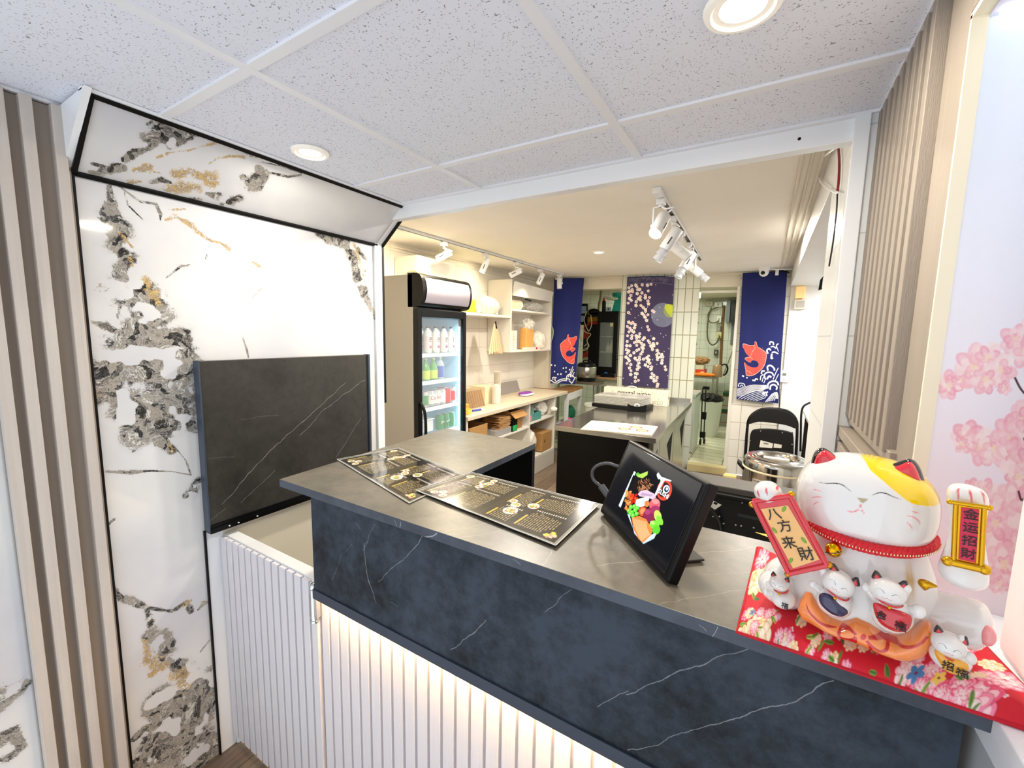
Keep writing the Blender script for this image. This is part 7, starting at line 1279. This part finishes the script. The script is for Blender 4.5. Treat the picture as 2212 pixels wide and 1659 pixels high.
for k,pl in enumerate((((1268,672),(1262,690),(1266,705),(1272,715),(1278,700),(1276,680)),((1254,700),(1252,725),(1256,738),(1254,720)),((1256,708),(1266,718),(1276,722),(1268,735),(1272,748),(1260,755)),((1262,748),(1270,742),(1268,755),(1256,757)))):
    b = MB(); b.tube(crom([bp(*p,6.05-.03*k) for p in pl],7),.006,6); tag(b.build('extension_cable',mat('cream_cord','d9d2b4',.5)),('cream cord hanging in a long loop over the poster','cream cord hanging straight beside the narrow banner edge','cream cord winding down over the red poster','short cream cord curled above the rice cooker')[k],'cord')
b = MB(); b.tube(crom([(-2.45,6.9,1.9),(-2.44,6.85,2.05),(-2.40,6.8,2.16),(-2.36,6.7,2.3)],6),.035,12); b.tube(crom([(-2.40,6.8,2.18),(-2.0,6.9,2.10),(-1.6,6.95,2.05)],6),.022,10); tag(b.build('drain_pipe',mat('grey_pipe','8f8a76',.5)),'grey pipes under the back kitchen ceiling above the display cabinet','pipe')
for i,(px,z0,n3) in enumerate(((1270,.06,3),(1290,.06,3))):
    x = (-1.90,-1.625)[i]
    for k in range(n3):
        zz_ = .061+k*.20; t = thing('white_bucket','white bucket %s of the %s stack behind the butcher-block table'%(('at the bottom','in the middle','at the top')[k],('left','right')[i]),'bucket',(x,5.27,zz_),0,'stacked white buckets in the back kitchen'); b = MB(); b.lathe([(0,0),(.105,0),(.125,.165),(.132,.168),(.132,.185),(.124,.192),(.126,.198),(0,.198)],(x,5.27,zz_),28); b.build('pail',mat('bucket_white','e8e8da',.4),t)
        if k == 1 and i == 0: b = MB(); b.lathe([(.118,.03),(.1195,.031),(.1255,.12),(.124,.121)],(x,5.27,zz_),28); b.build('brown_label',mat('brown_white_label','b9785c',.5,var=.3,vscale=14),t)
# ================================================================== back corridor seen through the doorway
tb2 = thing('corridor_table','grey steel table at the end of the back corridor','table',(-.95,7.6,.06)); b = MB(); b.box((-1.45,7.35,.90),(-.66,8.1,.925)); b.build('top',STEELD,tb2,bevel=.002)
for p in ((-.70,7.4),(-.70,8.05),(-1.4,7.4)): b = MB(); b.cyl((*p,.06),(*p,.90),.018,n=12); b.build('leg',STEEL,tb2)
b = MB(); b.box((-1.4,7.5,.28),(-.70,8.05,.30)); b.build('under_shelf',mat('brown_shelf','7a5138',.6),tb2)
q = onY(1550,795,7.5); kt = thing('kettle','tan electric kettle with a black handle on the corridor table','kettle',(q[0],7.5,.926)); b = MB(); b.lathe([(0,0),(.075,0),(.078,.01),(.066,.17),(.055,.19),(0,.195)],(q[0],7.5,.926),26); b.build('body',mat('tan_kettle_steel','b39470',.35,metal=.3),kt); b = MB(); b.tube(crom([(q[0]+.05,7.5,1.11),(q[0]+.11,7.5,1.13),(q[0]+.145,7.5,1.07),(q[0]+.13,7.5,.99),(q[0]+.09,7.5,.95)],6),.013,10); b.build('handle',BLKP,kt)
t = crate('orange_carton','red-orange carton on the corridor table','box',(-1.05,7.45,.926),(-.84,7.7,1.03),mat('red_orange_carton','d9482a',.5,var=.1,vscale=20),tape=False,patch=(mat('white_round_print','f0dccb',.5),(.7,.3,.95,.7)),side='-y')
t = crate('white_flat_carton','white flat carton on top of the red-orange carton','box',(-1.07,7.45,1.031),(-.86,7.7,1.10),mat('cream_flat_carton','d9d5bd',.6),tape=False)
b = MB(); crumple(b,(-.95,7.55,1.17),.16,.10,.065,81,.3,fr=5); tag(b.build('brown_paper_bags',mat('brown_paper','9b7347',.7,var=.2,vscale=12)),'crumpled brown paper bags on top of the cartons on the corridor table','bag')
b = MB(); crumple(b,(-.84,7.385,.955),.16,.045,.030,83,.25,fr=5); tag(b.build('orange_cloth',mat('bright_orange_cloth','ff8a1e',.7)),'bright orange cloth on the front edge of the corridor table','cloth')
bn = thing('waste_bin','tall white bin with a black bag in the back corridor','bin',(-.80,7.2,.06)); q = onZ(1522,912,.06); bx1,by1 = onY(1534,880,7.0)[0],7.0
b = MB(); b.lathe([(0,.06),(.12,.06),(.13,.08),(.165,.60),(.16,.60),(0,.59)],(bx1,by1,0),30); b.build('bin',mat('bin_white','dfe2d6',.4),bn); b = MB(); crumple(b,(bx1,by1,.63),.175,.175,.075,87,.25,fr=4); b.build('bag',BLKP,bn)
fz2 = thing('chest_freezer','white chest freezer just inside the doorway on the left','freezer',(-.95,5.95,.06)); b = MB(); b.box((-1.4,5.75,.07),(-.735,6.25,.78)); b.build('body',mat('freezer_white','dfe6e2',.35),fz2,bevel=.006); b = MB(); b.box((-1.41,5.73,.785),(-.725,6.27,.83)); b.build('lid',mat('freezer_lid','c9dcd6',.15),fz2,bevel=.006); b = MB(); b.box((-1.4,5.76,.06),(-1.35,5.8,.07)); b.box((-.79,5.76,.06),(-.74,5.8,.07)); b.build('feet',BLKP,fz2)
tr = thing('folded_trolley','folded black hand trolley with small wheels leaning on the freezer','trolley',(-.70,6.3,.06)); 
for x in (-.705,-.665): b = MB(); b.bar((x,6.33,.12),(x-.02,6.33,.86),.012,.014); b.build('rail',BM,tr)
b = MB(); b.box((-.72,6.30,.84),(-.64,6.36,.88)); b.box((-.72,6.31,.42),(-.655,6.35,.52)); b.box((-.72,6.32,.16),(-.65,6.35,.24)); b.build('brackets',BLKP,tr)
for x,y in ((-.705,6.31),(-.665,6.40)): b = MB(); b.cyl((x-.012,y,.10),(x+.012,y,.10),.038,n=20); b.build('wheel',BLKP,tr)
for k in range(2):
    z = .061+k*.29; t = thing('supply_box','green and red printed supply box, %s of the two by the corridor wall'%('lower','upper')[k],'box',(-.42,7.9,z),0,'supply boxes by the corridor wall'); q = onY(1584,893,7.9); x0,x1 = -.585,-.32
    b = MB(); b.box((x0,7.9,z),(x1,8.2,z+.285)); b.build('carton',mat('grey_print_carton','b7bda9',.6,var=.12,vscale=40),t); b = MB(); b.box((x0-.001,7.898,z+.225),(x1+.001,8.2,z+.286)); b.build('green_lid',mat('dark_green_print','1d5a3c',.5),t); b = MB(); b.box((x0,7.897,z+.212),(x1,7.8985,z+.224)); b.box((x0,7.897,z+.06),(x1,7.8985,z+.07)); b.build('red_bands',mat('red_band','c0392b',.5),t)
b = MB(); b.lathe([(0,0),(.05,0),(.06,.05),(0,.055)],(-.80,7.6,.301),20); tag(b.build('red_bowl',mat('red_bowl_glaze','b8383a',.3)),'small red bowl on the under-shelf of the corridor table','bowl')
b = MB(); crumple(b,(-.74,7.62,.10),.06,.06,.04,91,.4,fr=6); tag(b.build('foil_bundle',mat('aluminium_foil','c9c9c9',.15,metal=.9)),'crumpled shiny foil bundle on the corridor floor','foil')
# conduit, cables and boxes on the far tiled wall
yw = 8.29
def fp_(px,py,y=yw): return onY(px,py,y)
b = MB(); b.tube([fp_(1564,660),fp_(1560,720),fp_(1556,800)],.022,10); tag(b.build('brown_conduit',mat('rusty_conduit','7d5c33',.5)),'vertical brown conduit on the far tiled wall','pipe')
b = MB(); b.tube(crom([fp_(*p,8.19) for p in ((1537,664),(1531,685),(1528,715),(1530,735),(1538,745),(1548,740),(1555,725))],8),.012,8); b.tube(crom([fp_(*p,8.19) for p in ((1552,664),(1540,668),(1530,678),(1533,695),(1545,697),(1553,692))],8),.010,8); tag(b.build('looped_cable',mat('olive_cable','5d5a44',.5)),'olive cables looping between boxes on the far tiled wall','cable')
for i,(l,t_,r,bb,m_,lb) in enumerate(((1526,651,1540,661,'cfc9ad','beige junction box at the top of the far tiled wall'),(1544,653,1560,663,'e6e8e2','white junction box at the top of the far tiled wall'),(1549,683,1558,697,'e9eae0','white switch box on the far tiled wall'),(1549,703,1556,718,'8d8f84','grey switch box above the yellow socket'),(1549,717,1558,731,'d9cf94','yellow socket box on the far tiled wall'),(1543,755,1551,768,'4a4740','dark box left of the foot of the brown conduit'))):
    a,c = fp_(l,t_,8.26),fp_(r,bb,8.26); t = thing('junction_box',lb,'electrical box',((a[0]+c[0])/2,8.29,c[2])); b = MB(); b.box((a[0],8.22,c[2]),(c[0],8.298,a[2])); b.build('housing',mat('box_%d'%i,m_,.45),t,bevel=.006); b = MB(); m2 = ((a[0]+c[0])/2,(a[2]+c[2])/2); b.box((m2[0]-.012,8.216,m2[1]-.02),(m2[0]+.012,8.22,m2[1]+.02)); b.build('cover',mat('box_cover','aaa992',.5),t)
a,c = fp_(1581,650,8.2),fp_(1602,696,8.2); t = thing('breaker_panel','dark breaker panel with an open grey door on the far tiled wall','electrical box',(a[0],8.2,c[2])); b = MB(); b.box((a[0],8.12,c[2]),(a[0]+.26,8.298,a[2])); b.build('box',mat('panel_black','1a1c1c',.4),t); b = MB(); b.box((a[0]-.07,8.10,c[2]),(a[0]-.01,8.29,a[2]+.01)); b.build('door',mat('panel_grey','6d7678',.4),t); b = MB(); b.box((a[0]+.02,8.27,c[2]-.38),(a[0]+.12,8.298,c[2]-.01)); b.build('trunking',mat('panel_grey','6d7678'),t)
t = thing('step_ladder','narrow grey folding ladder leaning at the corridor wall','ladder',(-.42,7.8,.06)); b = MB(); q = onY(1589,742,7.75); b.bar((q[0],7.75,q[2]),(q[0]-.14,7.75,.95),.014,.014); b.bar((q[0],7.75,q[2]),(q[0]+.02,7.75,.65),.014,.014); b.bar((q[0]+.02,7.75,.65),(q[0]+.02,7.75,.061),.014,.014); b.bar((q[0]-.14,7.75,.95),(q[0]-.145,7.75,.93),.014,.014); b.build('frame',STEELD,t)
b = MB(); b.box((-.70,5.60,2.16),(-.28,5.66,2.20)); t = b.build('strip_lamp',mat('lit_tube','fbfff0',emit=3)); tag(t,'strip lamp under the ceiling just inside the back doorway','light')
b = MB(); q = onB(1501,800,0); b.prism([(-.90+.12,5.62,.90),(-.70,5.66,.86),(-.66,5.70,.92),(-.74,5.72,.97)],(0,.05,.0)); tag(b.build('steel_scoop',STEEL),'shiny steel scoop sticking out at the left doorway edge','scoop') if False else None

b = MB(); b.box((-2.36,5.0,.375),(-2.13,5.50,.39)); b.build('lower_shelf',WHITE,wt)
